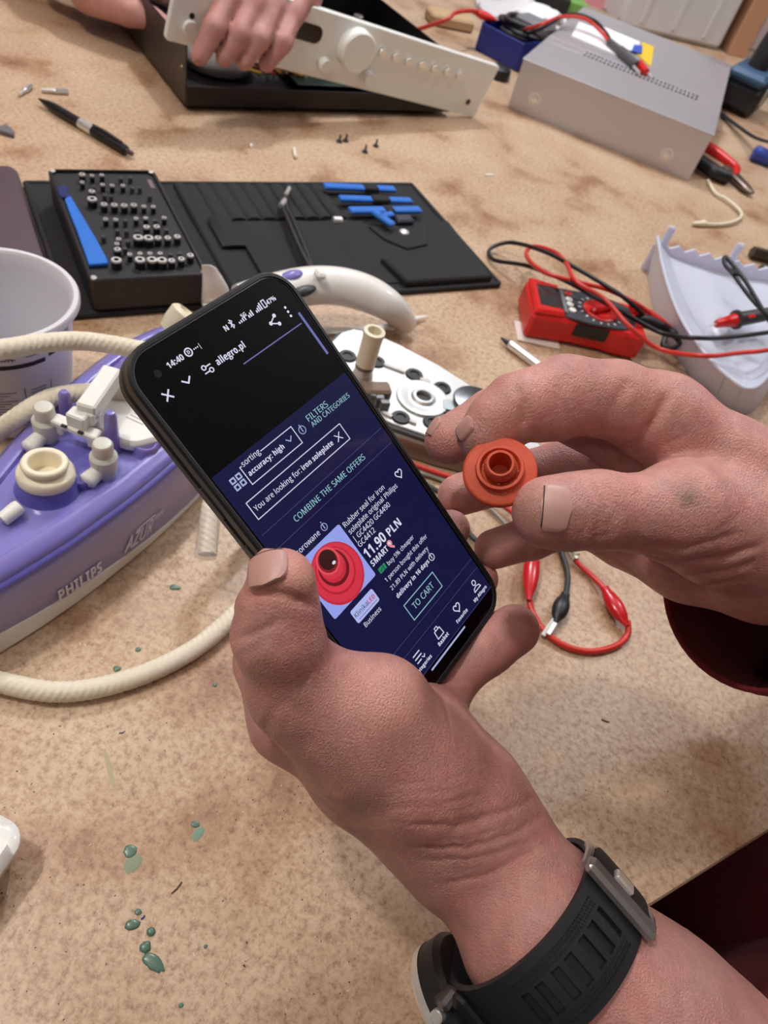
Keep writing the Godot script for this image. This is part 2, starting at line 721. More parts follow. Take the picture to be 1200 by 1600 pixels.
# a nail lying on the skin where a pixel's ray meets it, pointing to the second pixel
func nail_on(parent: Node, piece: Array, px: Vector2, tip: Vector2, length: float, width: float) -> void:
	var hit = skin_point(px, piece[3], piece[4], piece[5], piece[6])
	var end = skin_point(tip, piece[3], piece[4], piece[5], piece[6])
	if hit == null:
		return
	var p: Vector3 = hit
	var n := Vector3.ZERO
	var size: Vector3i = piece[6]
	var g := Vector3i(((p - (piece[4] as Vector3)) / (piece[5] as float)).round())
	for dx in [-3, 3]:
		var f: PackedFloat32Array = piece[3]
		n.x += signf(dx) * f[(g.z * size.y + g.y) * size.x + g.x + dx]
		n.y += signf(dx) * f[(g.z * size.y + g.y + dx) * size.x + g.x]
		n.z += signf(dx) * f[((g.z + dx) * size.y + g.y) * size.x + g.x]
	n = n.normalized()
	var depth := (p - CAM).dot(ahead)
	var along: Vector3 = at(tip.x, tip.y, depth) - at(px.x, px.y, depth)
	if end != null and (end as Vector3).distance_to(p) < 0.02:
		along = (end as Vector3) - p
	along -= n * along.dot(n)
	nail(parent, p + n * 0.0004, along, n, length, width, M.nail)

# ================================================================ the scene
func _ready() -> void:
	clear_noise.seed = 11
	clear_noise.frequency = 0.05
	var cp := cos(PITCH)
	var sp := sin(PITCH)
	ahead = Vector3(0, -sp, -cp)
	var u0 := Vector3(0, cp, -sp)
	right = Vector3.RIGHT * cos(ROLL) + u0 * sin(ROLL)
	up = u0 * cos(ROLL) - Vector3.RIGHT * sin(ROLL)
	var cam := Camera3D.new()
	cam.name = "camera"
	cam.near = 0.02
	cam.far = 40.0
	var lens := CameraAttributesPhysical.new()
	lens.frustum_focal_length = 16.65
	lens.frustum_focus_distance = 0.262
	lens.exposure_aperture = 12.0
	cam.attributes = lens
	add_child(cam)
	cam.fov = rad_to_deg(2.0 * atan(800.0 / FPX))
	cam.transform = Transform3D(Basis(right, up, -ahead), CAM)
	cam.current = true
	var env := Environment.new()
	env.background_mode = Environment.BG_COLOR
	env.background_color = Color(0.05, 0.05, 0.05)
	env.tonemap_mode = Environment.TONE_MAPPER_LINEAR
	env.tonemap_exposure = 0.9
	env.sdfgi_enabled = true
	env.ssao_enabled = true
	env.ssil_enabled = true
	var world := WorldEnvironment.new()
	world.name = "world"
	world.environment = env
	add_child(world)
	materials()
	lamps()
	room()
	bench()
	curtain()
	if not ONLY or "hands" in ONLY:
		smartphone()
		seal()
		first_person()
		wristwatch()
	if not ONLY or "rest" in ONLY:
		steam_iron()
		plastic_tub()
		mains_cord()
		bit_kit()
		tool_roll()
		iron_handle()
		soleplate()
		multimeter()
		tank_shell()
		test_clips()
		bench_marks()
		white_container()
		small_things()
	if not ONLY or "far" in ONLY:
		amplifier()
		amplifier_cover()
		second_person()
		background()

const ONLY := []

func mat(c: Color, rough := 0.6, metal := 0.0) -> StandardMaterial3D:
	var m := StandardMaterial3D.new()
	m.albedo_color = c
	m.roughness = rough
	m.metallic = metal
	return m

func rgb8(r: int, g: int, b: int) -> Color:
	return Color(r / 255.0, g / 255.0, b / 255.0)

func noise_tex(freq: float, size: int, seed_: int, ramp: Array, octaves := 4, kind := FastNoiseLite.TYPE_SIMPLEX_SMOOTH, warp := false, gain := 0.5) -> NoiseTexture2D:
	var n := FastNoiseLite.new()
	n.noise_type = kind
	n.frequency = freq
	n.seed = seed_
	n.fractal_octaves = octaves
	n.fractal_gain = gain
	if warp:
		n.domain_warp_enabled = true
		n.domain_warp_amplitude = 20.0
	var t := NoiseTexture2D.new()
	t.width = size
	t.height = size
	t.seamless = true
	t.noise = n
	var g := Gradient.new()
	g.offsets = PackedFloat32Array()
	g.colors = PackedColorArray()
	var off := PackedFloat32Array()
	var col := PackedColorArray()
	for r in ramp:
		off.push_back(r[0])
		col.push_back(r[1])
	g.offsets = off
	g.colors = col
	t.color_ramp = g
	return t

func grey(v: float) -> Color:
	return Color(v, v, v)

func triplanar(m: StandardMaterial3D, per_metre: float) -> void:
	m.uv1_triplanar = true
	m.uv1_scale = Vector3.ONE * per_metre

func bumpy(m: StandardMaterial3D, tex: Texture2D, centimetres: float) -> void:
	m.heightmap_enabled = true
	m.heightmap_texture = tex
	m.heightmap_scale = centimetres

func glow(c: Color, energy: float) -> StandardMaterial3D:
	var m := mat(c * 0.3, 0.5)
	m.emission_enabled = true
	m.emission = c
	m.emission_energy_multiplier = energy
	return m

func materials() -> void:
	# fibreboard: fine fibres over soft blotches
	var fibre := noise_tex(0.07, 1024, 3, [[0.0, rgb8(118, 92, 70)], [0.3, rgb8(180, 152, 126)], [0.5, rgb8(202, 178, 152)], [0.75, rgb8(213, 190, 165)], [1.0, rgb8(232, 214, 192)]], 6, FastNoiseLite.TYPE_PERLIN, false, 0.85)
	var blotch := noise_tex(0.006, 1024, 8, [[0.0, rgb8(176, 146, 126)], [0.2, rgb8(214, 192, 176)], [0.38, rgb8(240, 230, 221)], [0.7, rgb8(250, 246, 241)], [1.0, rgb8(255, 253, 250)]], 5, FastNoiseLite.TYPE_SIMPLEX_SMOOTH, true)
	var m := mat(Color.WHITE, 0.42)
	m.albedo_texture = fibre
	triplanar(m, 3.1)
	m.detail_enabled = true
	m.detail_albedo = blotch
	m.detail_blend_mode = BaseMaterial3D.BLEND_MODE_MUL
	m.detail_uv_layer = BaseMaterial3D.DETAIL_UV_2
	m.uv2_triplanar = true
	m.uv2_scale = Vector3.ONE * 1.35
	bumpy(m, noise_tex(0.13, 512, 21, [[0.0, grey(0)], [1.0, grey(1)]], 3), 0.02)
	m.metallic_specular = 0.5
	M.board = m
	M.board_edge = mat(rgb8(140, 108, 78), 0.8)
	bumpy(M.board_edge, noise_tex(0.2, 256, 5, [[0.0, grey(0)], [1.0, grey(1)]], 3), 0.05)
	triplanar(M.board_edge, 12.0)
	var pores := noise_tex(0.11, 512, 31, [[0.0, grey(0.0)], [0.45, grey(0.7)], [1.0, grey(1.0)]], 3, FastNoiseLite.TYPE_CELLULAR)
	m = mat(Color.WHITE, 0.47)
	m.vertex_color_use_as_albedo = true
	m.subsurf_scatter_enabled = true
	m.subsurf_scatter_strength = 0.12
	bumpy(m, pores, 0.04)
	triplanar(m, 22.0)
	M.skin = m
	M.dirt = mat(rgb8(58, 42, 36), 0.9)
	M.nail = mat(rgb8(188, 142, 134), 0.4)
	M.nail.subsurf_scatter_enabled = true
	M.nail.subsurf_scatter_strength = 0.1
	M.black = mat(rgb8(20, 20, 22), 0.45)
	M.black_gloss = mat(rgb8(10, 10, 12), 0.12)
	M.black_rubber = mat(rgb8(30, 33, 36), 0.55)
	M.steel = mat(rgb8(232, 230, 226), 0.3, 0.7)
	M.dark_steel = mat(rgb8(112, 112, 114), 0.34, 0.85)
	M.white = mat(rgb8(232, 230, 224), 0.4)
	M.cream = mat(rgb8(226, 216, 190), 0.45)
	M.red = mat(rgb8(205, 28, 24), 0.35)
	M.red_wire = mat(rgb8(205, 52, 44), 0.35)
	M.blue = mat(rgb8(38, 110, 205), 0.4)
	M.screen_black = mat(rgb8(3, 3, 4), 0.08)
	M.screen_black.metallic_specular = 0.35
	M.plaster = mat(rgb8(128, 126, 124), 0.9)
	M.white_wall = mat(rgb8(232, 231, 230), 0.9)
	M.ceiling = mat(rgb8(236, 235, 233), 0.9)
	M.floor = mat(rgb8(70, 62, 56), 0.8)
	M.globe = glow(rgb8(255, 247, 238), 6.0)
	M.burgundy = mat(rgb8(104, 18, 26), 0.95)
	M.burgundy.rim_enabled = true
	M.burgundy.rim = 0.15
	M.burgundy.rim_tint = 0.6
	bumpy(M.burgundy, noise_tex(0.3, 256, 17, [[0.0, grey(0)], [1.0, grey(1)]], 2), 0.06)
	triplanar(M.burgundy, 18.0)

const LAMPS := [[Vector3(-0.70, 1.5, -0.12), 1.0], [Vector3(-0.45, 1.5, 1.05), 0.18], [Vector3(-0.35, 1.5, -1.65), 1.45], [Vector3(1.0, 1.5, -1.6), 0.75]]

func lamps() -> void:
	for l in LAMPS:
		var p: Vector3 = l[0]
		var o := thing("ceiling_lamp", "round white globe lamp on the workshop ceiling", "lamp", p, "globe lamps on the ceiling")
		var t := PackedVector3Array()
		ball(t, moved(p), Vector3.ONE * 0.055, 24, 14)
		part("globe", t, M.globe, o)
		t = PackedVector3Array()
		lathe(t, moved(p + Vector3.UP * 0.045), [Vector2(0.03, 0), Vector2(0.03, 0.03), Vector2(0.008, 0.04), Vector2(0.008, 0.19), Vector2(0.05, 0.195), Vector2(0.05, 0.21), Vector2(0, 0.21)], 20)
		part("holder", t, M.white, o)
		var e := OmniLight3D.new()
		e.name = "bulb"
		e.light_color = rgb8(255, 246, 236) if p.z > -1.0 else rgb8(246, 249, 255)
		e.light_energy = 0.9 * l[1]
		e.light_size = 0.045
		e.omni_range = 8.0
		e.omni_attenuation = 2.0
		e.shadow_enabled = true
		o.add_child(e)

func room() -> void:
	var turn := Basis(Vector3.UP, BENCH)
	var w := func(called: String, c: Vector3, s: Vector3, m: Material):
		var t := PackedVector3Array()
		block(t, Transform3D(turn, turn * c), s)
		structure(called, t, m)
	w.call("floor", Vector3(0.5, -0.8, -0.5), Vector3(6.4, 0.1, 6.4), M.floor)
	w.call("ceiling", Vector3(0.5, 1.82, -0.5), Vector3(6.4, 0.1, 6.4), M.ceiling)
	w.call("wall_back", Vector3(0.5, 0.5, -3.6), Vector3(6.4, 2.6, 0.1), M.white_wall)
	w.call("wall_front", Vector3(0.5, 0.5, 2.6), Vector3(6.4, 2.6, 0.1), M.plaster)
	w.call("wall_left", Vector3(-2.6, 0.5, -0.5), Vector3(0.1, 2.6, 6.2), M.plaster)
	w.call("wall_right", Vector3(3.6, 0.5, -0.5), Vector3(0.1, 2.6, 6.2), M.plaster)

func bench() -> void:
	var turn := Basis(Vector3.UP, BENCH)
	var o := thing("workbench", "large fibreboard workbench top with paint drips, scuffs and brown stains", "table", turn * Vector3(0.6, -0.75, -0.85))
	var t := PackedVector3Array()
	block(t, Transform3D(turn, turn * Vector3(0.6, -0.009, -0.863)), Vector3(3.4, 0.018, 1.774), 0.0012)
	part("tabletop", t, M.board, o)
	for s in [[-1, 0.85], [1, 0.85], [-1, -0.8], [1, -0.8]]:
		t = PackedVector3Array()
		block(t, Transform3D(turn, turn * Vector3(0.6 + s[0] * 1.55, -0.384, -0.95 + s[1] * 0.85)), Vector3(0.06, 0.732, 0.06), 0.003)
		part("leg", t, M.dark_steel, o)
	t = PackedVector3Array()
	block(t, Transform3D(turn, turn * Vector3(0.6, -0.048, -0.2)), Vector3(3.0, 0.06, 0.03), 0.002)
	part("apron", t, M.dark_steel, o)

	# a pink curtain hanging on the far wall, mirrored in the shiny things on the bench
func curtain() -> void:
	var turn := Basis(Vector3.UP, BENCH)
	var rows := []
	for i in 5:
		var row := []
		for j in 61:
			row.append(turn * Vector3(-1.3 + j * 0.028, 1.70 - 0.35 * i, -3.50 + 0.025 * sin(j * 0.9) * (0.6 + 0.1 * i)))
		rows.append(row)
	var t := PackedVector3Array()
	sheet(t, rows, turn * Vector3(0, 0, 0.006))
	single("pink_curtain", t, mat(rgb8(224, 150, 176), 0.85), "long pink curtain hanging on the far wall of the room", "curtain", "", 70)

# ---------------------------------------------------------------- the phone
const PH_TL := Vector3(-0.0929, 0.2337, -0.1623)
const PH_U := Vector3(0.34825, 0.10203, -0.93183)
const PH_V := Vector3(0.78872, -0.56935, 0.23187)
const PH_OUT := Vector3(0.50689, 0.81570, 0.27874)

func on_phone(u: float, v: float, h := 0.0) -> Vector3:        # millimetres from the glass's upper left corner
	return PH_TL + (PH_U * u + PH_V * v + PH_OUT * h) * 0.001

func phone_frame(u: float, v: float, h := 0.0) -> Transform3D:
	return Transform3D(Basis(PH_U, -PH_V, PH_OUT), on_phone(u, v, h))

# strokes of the display's line icons: flat bars from point to point
func strokes(pts: Array, w: float, closed := false, h := 0.10) -> PackedVector3Array:
	var t := PackedVector3Array()
	var n := pts.size() / 2
	for i in (n if closed else n - 1):
		var a := Vector2(pts[i * 2], pts[i * 2 + 1])
		var j := (i + 1) % n
		var b := Vector2(pts[j * 2], pts[j * 2 + 1])
		var d := (b - a).normalized() * w / 2
		var s := Vector2(-d.y, d.x)
		var q := [a - d * 0.6 - s, b + d * 0.6 - s, b + d * 0.6 + s, a - d * 0.6 + s]
		var top := []
		for c in q:
			top.append(on_phone(c.x, c.y, h))
		quad(t, top[3], top[2], top[1], top[0])
		for k in 4:
			var l := (k + 1) % 4
			quad(t, on_phone(q[k].x, q[k].y, 0.02), on_phone(q[k].x, q[k].y, h), on_phone(q[l].x, q[l].y, h), on_phone(q[l].x, q[l].y, 0.02))
	return t

func arc(cx: float, cy: float, r: float, a0 := 0.0, a1 := TAU, n := 18, sq := 1.0) -> Array:
	var o := []
	for i in n + 1:
		var a := lerpf(a0, a1, float(i) / n)
		o.append_array([cx + cos(a) * r, cy + sin(a) * r * sq])
	return o

func panel(u0: float, v0: float, u1: float, v1: float, r: float, h0: float, h1: float) -> PackedVector3Array:
	var t := PackedVector3Array()
	prism(t, phone_frame((u0 + u1) / 2, (v0 + v1) / 2), rounded(u1 - u0, v1 - v0, r, 4), h0, h1)
	for i in t.size():
		var l := t[i] - on_phone((u0 + u1) / 2, (v0 + v1) / 2)
		t[i] = on_phone((u0 + u1) / 2, (v0 + v1) / 2) + l * 0.001
	return t

func disc(u: float, v: float, r: float, h0: float, h1: float, sq := 1.0) -> PackedVector3Array:
	var t := PackedVector3Array()
	prism(t, Transform3D(Basis(PH_U * 0.001, -PH_V * 0.001, PH_OUT * 0.001), on_phone(u, v)), ring_poly(r, 40, sq), h0, h1)
	return t

func ring_wall(t: PackedVector3Array, xf: Transform3D, outer: PackedVector2Array, inner: PackedVector2Array, z0: float, z1: float, bevel: float) -> void:
	var soft := inset(outer, bevel)
	var n := outer.size()
	var put := func(p: Vector2, z: float) -> Vector3: return xf * Vector3(p.x, p.y, z)
	for i in n:
		var j := (i + 1) % n
		quad(t, put.call(outer[i], z0), put.call(outer[j], z0), put.call(outer[j], z1 - bevel), put.call(outer[i], z1 - bevel))
		quad(t, put.call(outer[i], z1 - bevel), put.call(outer[j], z1 - bevel), put.call(soft[j], z1), put.call(soft[i], z1))
		quad(t, put.call(soft[i], z1), put.call(soft[j], z1), put.call(inner[j], z1), put.call(inner[i], z1))
		quad(t, put.call(inner[i], z1), put.call(inner[j], z1), put.call(inner[j], z0), put.call(inner[i], z0))
		quad(t, put.call(inner[i], z0), put.call(inner[j], z0), put.call(outer[j], z0), put.call(outer[i], z0))

func smartphone() -> void:
	var o := thing("smartphone", "black smartphone in a rubber case showing a shopping page, held in a hand", "phone", on_phone(36.75, 160, -11))
	var mid := phone_frame(36.75, 80)
	M.case = mat(rgb8(26, 28, 30), 0.42)
	M.frame = mat(rgb8(120, 116, 124), 0.3, 0.8)
	var t := PackedVector3Array()
	prism(t, mid, rounded(0.0785, 0.165, 0.0125, 8), -0.0112, -0.003, 0.0028)
	part("case", t, M.case, o)
	t = PackedVector3Array()
	ring_wall(t, mid, rounded(0.0785, 0.165, 0.0125, 10), rounded(0.0748, 0.1612, 0.0105, 10), -0.0032, 0.0009, 0.0008)
	part("case_rim", t, M.case, o)
	t = PackedVector3Array()
	ring_wall(t, mid, rounded(0.0750, 0.1614, 0.0106, 10), rounded(0.0738, 0.1602, 0.0099, 10), -0.003, 0.0003, 0.0003)
	part("frame", t, M.frame, o)
	# side keys on the long edge of the case
	for k in [[52.0, 13.0], [82.0, 24.0]]:
		t = PackedVector3Array()
		block(t, Transform3D(Basis(PH_U, -PH_V, PH_OUT), on_phone(-2.4, k[0], -5)), Vector3(0.0012, k[1] * 0.001, 0.003), 0.0005)
		part("side_key", t, M.case, o)
	t = PackedVector3Array()
	block(t, Transform3D(Basis(PH_U, -PH_V, PH_OUT), on_phone(-2.35, 100, -5)), Vector3(0.0010, 0.024, 0.0034), 0.0004)
	part("side_key", t, M.case, o)
	t = PackedVector3Array()
	prism(t, mid, rounded(0.0739, 0.1603, 0.0099, 8), -0.003, 0.0, 0.0)
	var glass := part("screen", t, M.screen_black, o)
	t = PackedVector3Array()
	for i in 44:
		var q := on_phone(24.0 + i * 0.6, -0.15, 0.35)
		block(t, Transform3D(Basis(PH_U, -PH_V, PH_OUT), q), Vector3(0.00028, 0.0003, 0.0001))
	part("earpiece_mesh", t, M.frame, glass)
	part("front_camera_lens", disc(8.3, 7.9, 1.35, 0.0, 0.04), mat(rgb8(24, 26, 30), 0.1), glass)
	var ink := glow(rgb8(226, 228, 250), 0.95)
	var soft := glow(rgb8(178, 190, 235), 0.9)
	var mint := glow(rgb8(160, 214, 222), 0.85)
	var lilac := glow(rgb8(112, 116, 190), 0.8)
	var navy := glow(rgb8(24, 26, 68), 0.9)
	navy.roughness = 0.08
	navy.metallic_specular = 0.35
	var seam := glow(rgb8(84, 88, 150), 0.75)
	for m in [ink, soft, mint, lilac, navy, seam]:
		m.albedo_color = rgb8(6, 6, 8)
	M.ink = ink
	part("page_area", panel(0.7, 44.6, 72.8, 154.0, 0.3, 0.005, 0.02), navy, glass)
	var word := func(words: String, u: float, v: float, u1: float, m: Material, bold := false, squash := 1.0):
		letters("screen_text", words, phone_frame(u, v, 0.03), (u1 - u) * 0.001, m, glass, bold, false, squash, 0.00006)
	var icon := func(pts: Array, w: float, m: Material, closed := false):
		part("screen_icon", strokes(pts, w, closed), m, glass)
	# status line
	word.call("14:40", 12.7, 8.6, 19.6, ink, true)
	icon.call(arc(22.2, 7.4, 1.35), 0.45, ink)
	word.call("D", 21.75, 8.0, 22.7, ink, true)
	word.call("•••|", 24.4, 8.3, 27.3, ink)
	word.call("N", 39.2, 8.4, 40.9, ink, true)
	icon.call([42.0, 6.3, 43.6, 8.0, 42.8, 8.8, 42.8, 5.6, 43.6, 6.4, 42.0, 8.1], 0.3, ink)
	for b in 4:
		icon.call([46.0 + b * 1.0, 8.6, 46.0 + b * 1.0, 8.5 - 0.35 - b * 0.25], 0.5, ink)
	word.call("5G", 48.0, 7.6, 50.4, ink, true)
	for b in 3:
		icon.call([50.9 + b * 0.95, 8.6, 50.9 + b * 0.95, 7.9 - b * 0.55], 0.55, ink)
	for b in 4:
		icon.call([54.9 + b * 0.9, 8.6, 54.9 + b * 0.9, 8.0 - b * 0.6], 0.55, ink)
	icon.call([58.8, 6.0, 60.2, 6.0, 60.2, 8.7, 58.8, 8.7], 0.4, ink, true)
	word.call("47%", 60.7, 8.5, 65.4, ink, true)
	# browser bar
	icon.call([5.0, 13.8, 7.8, 16.6], 0.55, ink)
	icon.call([7.8, 13.8, 5.0, 16.6], 0.55, ink)
	icon.call([13.6, 14.0, 15.3, 15.6, 17.0, 14.0], 0.55, ink)
	icon.call(arc(23.3, 14.3, 0.75), 0.4, ink)
	icon.call([24.3, 14.3, 26.2, 14.3], 0.45, ink)
	icon.call(arc(25.4, 16.2, 0.75), 0.4, ink)
	icon.call([22.5, 16.2, 24.4, 16.2], 0.45, ink)
	word.call("allegro.pl", 28.5, 16.3, 42.2, ink, true, 1.1)
	icon.call([57.0, 14.4, 60.2, 12.7], 0.45, ink)
	icon.call([57.0, 14.4, 60.2, 16.1], 0.45, ink)
	for c in [[57.0, 14.4], [60.2, 12.7], [60.2, 16.1]]:
		part("screen_icon", disc(c[0], c[1], 0.75, 0.02, 0.11), ink, glass)
	for k in 3:
		part("screen_icon", disc(66.6, 12.5 + k * 1.8, 0.5, 0.02, 0.11), ink, glass)
	icon.call([37.3, 20.6, 68.6, 20.4], 0.42, lilac)
	icon.call([70.5, 17.0, 70.9, 34.8], 1.1, lilac)
	# page
	icon.call([11.3, 47.8, 12.2, 47.8], 0.32, ink)
	icon.call([21.8, 47.8, 37.9, 47.8, 37.9, 54.9, 11.4, 54.9, 11.4, 47.8], 0.32, ink)
	word.call("sorting", 12.7, 48.4, 21.4, ink)
	word.call("accuracy: high", 12.6, 52.3, 30.6, ink, true)
	icon.call([32.8, 50.4, 34.2, 51.8, 35.6, 50.4], 0.35, soft)
	icon.call(arc(41.1, 51.3, 1.5), 0.25, soft)
	word.call("i", 40.85, 52.1, 41.3, soft)
	word.call("FILTERS", 45.6, 50.6, 57.1, mint, false, 0.95)
	word.call("AND CATEGORIES", 45.7, 53.1, 68.1, mint, false, 0.95)
	for k in [[5.4, 49.0], [8.2, 49.0], [5.4, 51.6], [8.2, 51.6]]:
		icon.call([k[0], k[1], k[0] + 1.7, k[1], k[0] + 1.7, k[1] + 1.6, k[0], k[1] + 1.6], 0.55, soft, true)
	icon.call([5.1, 58.4, 56.5, 58.4, 56.5, 65.4, 5.1, 65.4], 0.32, ink, true)
	word.call("You are looking for:", 6.3, 62.9, 30.4, ink)
	word.call("iron soleplate", 31.3, 62.9, 48.9, ink, true)
	icon.call([51.2, 60.6, 54.0, 63.4], 0.35, ink)
	icon.call([54.0, 60.6, 51.2, 63.4], 0.35, ink)
	icon.call([2.5, 70.4, 72.0, 70.4], 0.12, seam)
	icon.call([2.5, 77.5, 72.0, 77.5], 0.12, seam)
	word.call("COMBINE THE SAME OFFERS", 16.2, 75.2, 57.3, mint, false, 1.0)
	word.call("Sponsorowane", 2.4, 84.4, 21.3, ink)
	icon.call(arc(24.2, 83.4, 1.35), 0.25, soft)
	word.call("i", 23.95, 84.1, 24.4, soft)
	icon.call(heart(66.4, 89.0, 2.0), 0.42, ink, true)
	word.call("Rubber seal for iron", 31.3, 89.3, 56.6, ink)
	word.call("soleplate original Philips", 31.4, 92.6, 62.2, ink)
	word.call("| GC4420 GC4490", 31.6, 95.9, 54.0, ink)
	word.call("GC4412", 31.4, 98.9, 41.4, ink)
	word.call("11.90", 31.2, 104.5, 43.5, ink, true, 1.1)
	word.call("PLN", 45.3, 104.6, 53.4, ink, true)
	word.call("SMART", 31.1, 108.0, 41.4, ink, true)
	var pink := glow(rgb8(236, 150, 160), 0.9)
	part("screen_icon", disc(43.3, 106.3, 1.3, 0.02, 0.07), pink, glass)
	part("screen_icon", strokes([43.0, 107.4, 44.2, 108.6], 0.9), pink, glass)
	part("screen_icon", disc(43.2, 106.2, 0.6, 0.07, 0.11), ink, glass)
	var green := glow(rgb8(40, 150, 104), 0.8)
	part("screen_icon", panel(32.0, 110.0, 34.6, 112.3, 0.3, 0.02, 0.09), green, glass)
	part("screen_icon", panel(34.9, 110.0, 36.0, 112.3, 0.2, 0.02, 0.09), green, glass)
	icon.call([32.7, 111.2, 33.2, 111.7, 34.0, 110.7], 0.25, navy)
	word.call("buy 5% cheaper", 37.1, 112.4, 54.5, ink)
	word.call("1 person bought this offer", 31.9, 116.4, 60.1, ink)
	word.call("21.89 PLN with delivery", 31.7, 120.3, 57.1, ink)
	word.call("delivery in 16 days", 31.7, 124.4, 53.8, ink, true)
	icon.call(arc(56.1, 123.6, 1.4), 0.3, ink)
	word.call("i", 55.85, 124.3, 56.3, ink)
	icon.call([31.9, 128.2, 52.1, 128.2, 52.1, 135.6, 31.9, 135.6], 0.34, mint, true)
	word.call("TO CART", 35.0, 133.0, 48.9, mint, false, 1.0)
	# product picture: a red seal on a pale ground, shown flat on the display
	part("product_picture", panel(4.9, 86.4, 30.0, 111.0, 0.9, 0.02, 0.04), glow(rgb8(150, 164, 240), 0.95), glass)
	var reds := [[17.4, 99.6, 11.6, rgb8(206, 44, 66)], [17.4, 99.3, 10.9, rgb8(226, 52, 74)], [17.3, 98.3, 8.7, rgb8(196, 34, 52)], [17.3, 98.0, 8.1, rgb8(232, 56, 78)], [17.3, 97.0, 6.7, rgb8(110, 16, 28)], [17.2, 96.6, 5.7, rgb8(212, 42, 60)], [17.1, 95.2, 5.5, rgb8(226, 54, 74)], [17.0, 93.6, 5.1, rgb8(240, 84, 98)], [17.0, 93.6, 4.3, rgb8(150, 26, 36)], [17.2, 93.2, 3.7, rgb8(56, 14, 16)]]
	for k in reds.size():
		part("picture_ring", disc(reds[k][0], reds[k][1], reds[k][2], 0.03, 0.045 + k * 0.006), glow(reds[k][3], 0.85), glass)
	part("picture_ring", disc(18.6, 95.6, 0.9, 0.1, 0.112, 0.7), ink, glass)
	part("shop_badge", panel(11.5, 113.3, 24.9, 119.0, 0.8, 0.02, 0.05), glow(rgb8(176, 190, 246), 0.95), glass)
	word.call("Klinika", 12.2, 116.9, 19.7, glow(rgb8(58, 30, 96), 0.8), false)
	word.call("LED", 20.0, 116.9, 24.1, glow(rgb8(216, 62, 130), 0.85), true)
	part("badge_line", strokes([13.0, 118.0, 23.8, 118.0], 0.22, false, 0.1), glow(rgb8(150, 60, 150), 0.8), glass)
	word.call("Business", 13.1, 122.2, 22.9, ink)
	# lower bar
	icon.call([2.0, 138.0, 72.7, 138.0], 0.12, seam)
	icon.call([2.0, 142.6, 72.7, 142.6], 0.12, seam)
	icon.call([2.0, 153.7, 72.7, 153.7], 0.12, seam)
	icon.call(arc(66.3, 146.0, 1.05), 0.38, ink)
	icon.call([64.0, 149.3, 64.5, 148.2, 66.3, 147.7, 68.1, 148.2, 68.6, 149.3], 0.38, ink, true)
	word.call("My Allegro", 61.0, 152.3, 70.9, ink, true)
	icon.call(heart(51.9, 147.0, 2.1), 0.42, ink, true)
	word.call("Favorite", 47.7, 151.9, 55.7, ink, true)
	icon.call([36.0, 146.0, 39.4, 146.0, 39.7, 149.2, 35.7, 149.2], 0.38, ink, true)
	icon.call([36.8, 146.0, 36.9, 144.8, 38.4, 144.8, 38.6, 146.0], 0.34, ink)
	word.call("Basket", 34.2, 151.7, 41.2, ink, true)
	icon.call([21.5, 145.4, 25.5, 145.4], 0.45, ink)
	icon.call([21.5, 147.0, 25.5, 147.0], 0.45, ink)
	icon.call([21.5, 148.6, 24.0, 148.6], 0.45, ink)
	icon.call([25.0, 148.2, 25.8, 149.0, 26.6, 148.2], 0.4, ink)
	word.call("Categories", 18.4, 151.7, 28.6, ink, true)
	icon.call([25.0, 155.3, 49.5, 155.3], 0.75, soft)

func heart(u: float, v: float, r: float) -> Array:
	var o := []
	for i in 22:
		var a := TAU * i / 22
		var x := 16.0 * pow(sin(a), 3)
		var y := 13.0 * cos(a) - 5.0 * cos(2 * a) - 2.0 * cos(3 * a) - cos(4 * a)
		o.append_array([u + x * r / 17.0, v - y * r / 17.0])
	return o

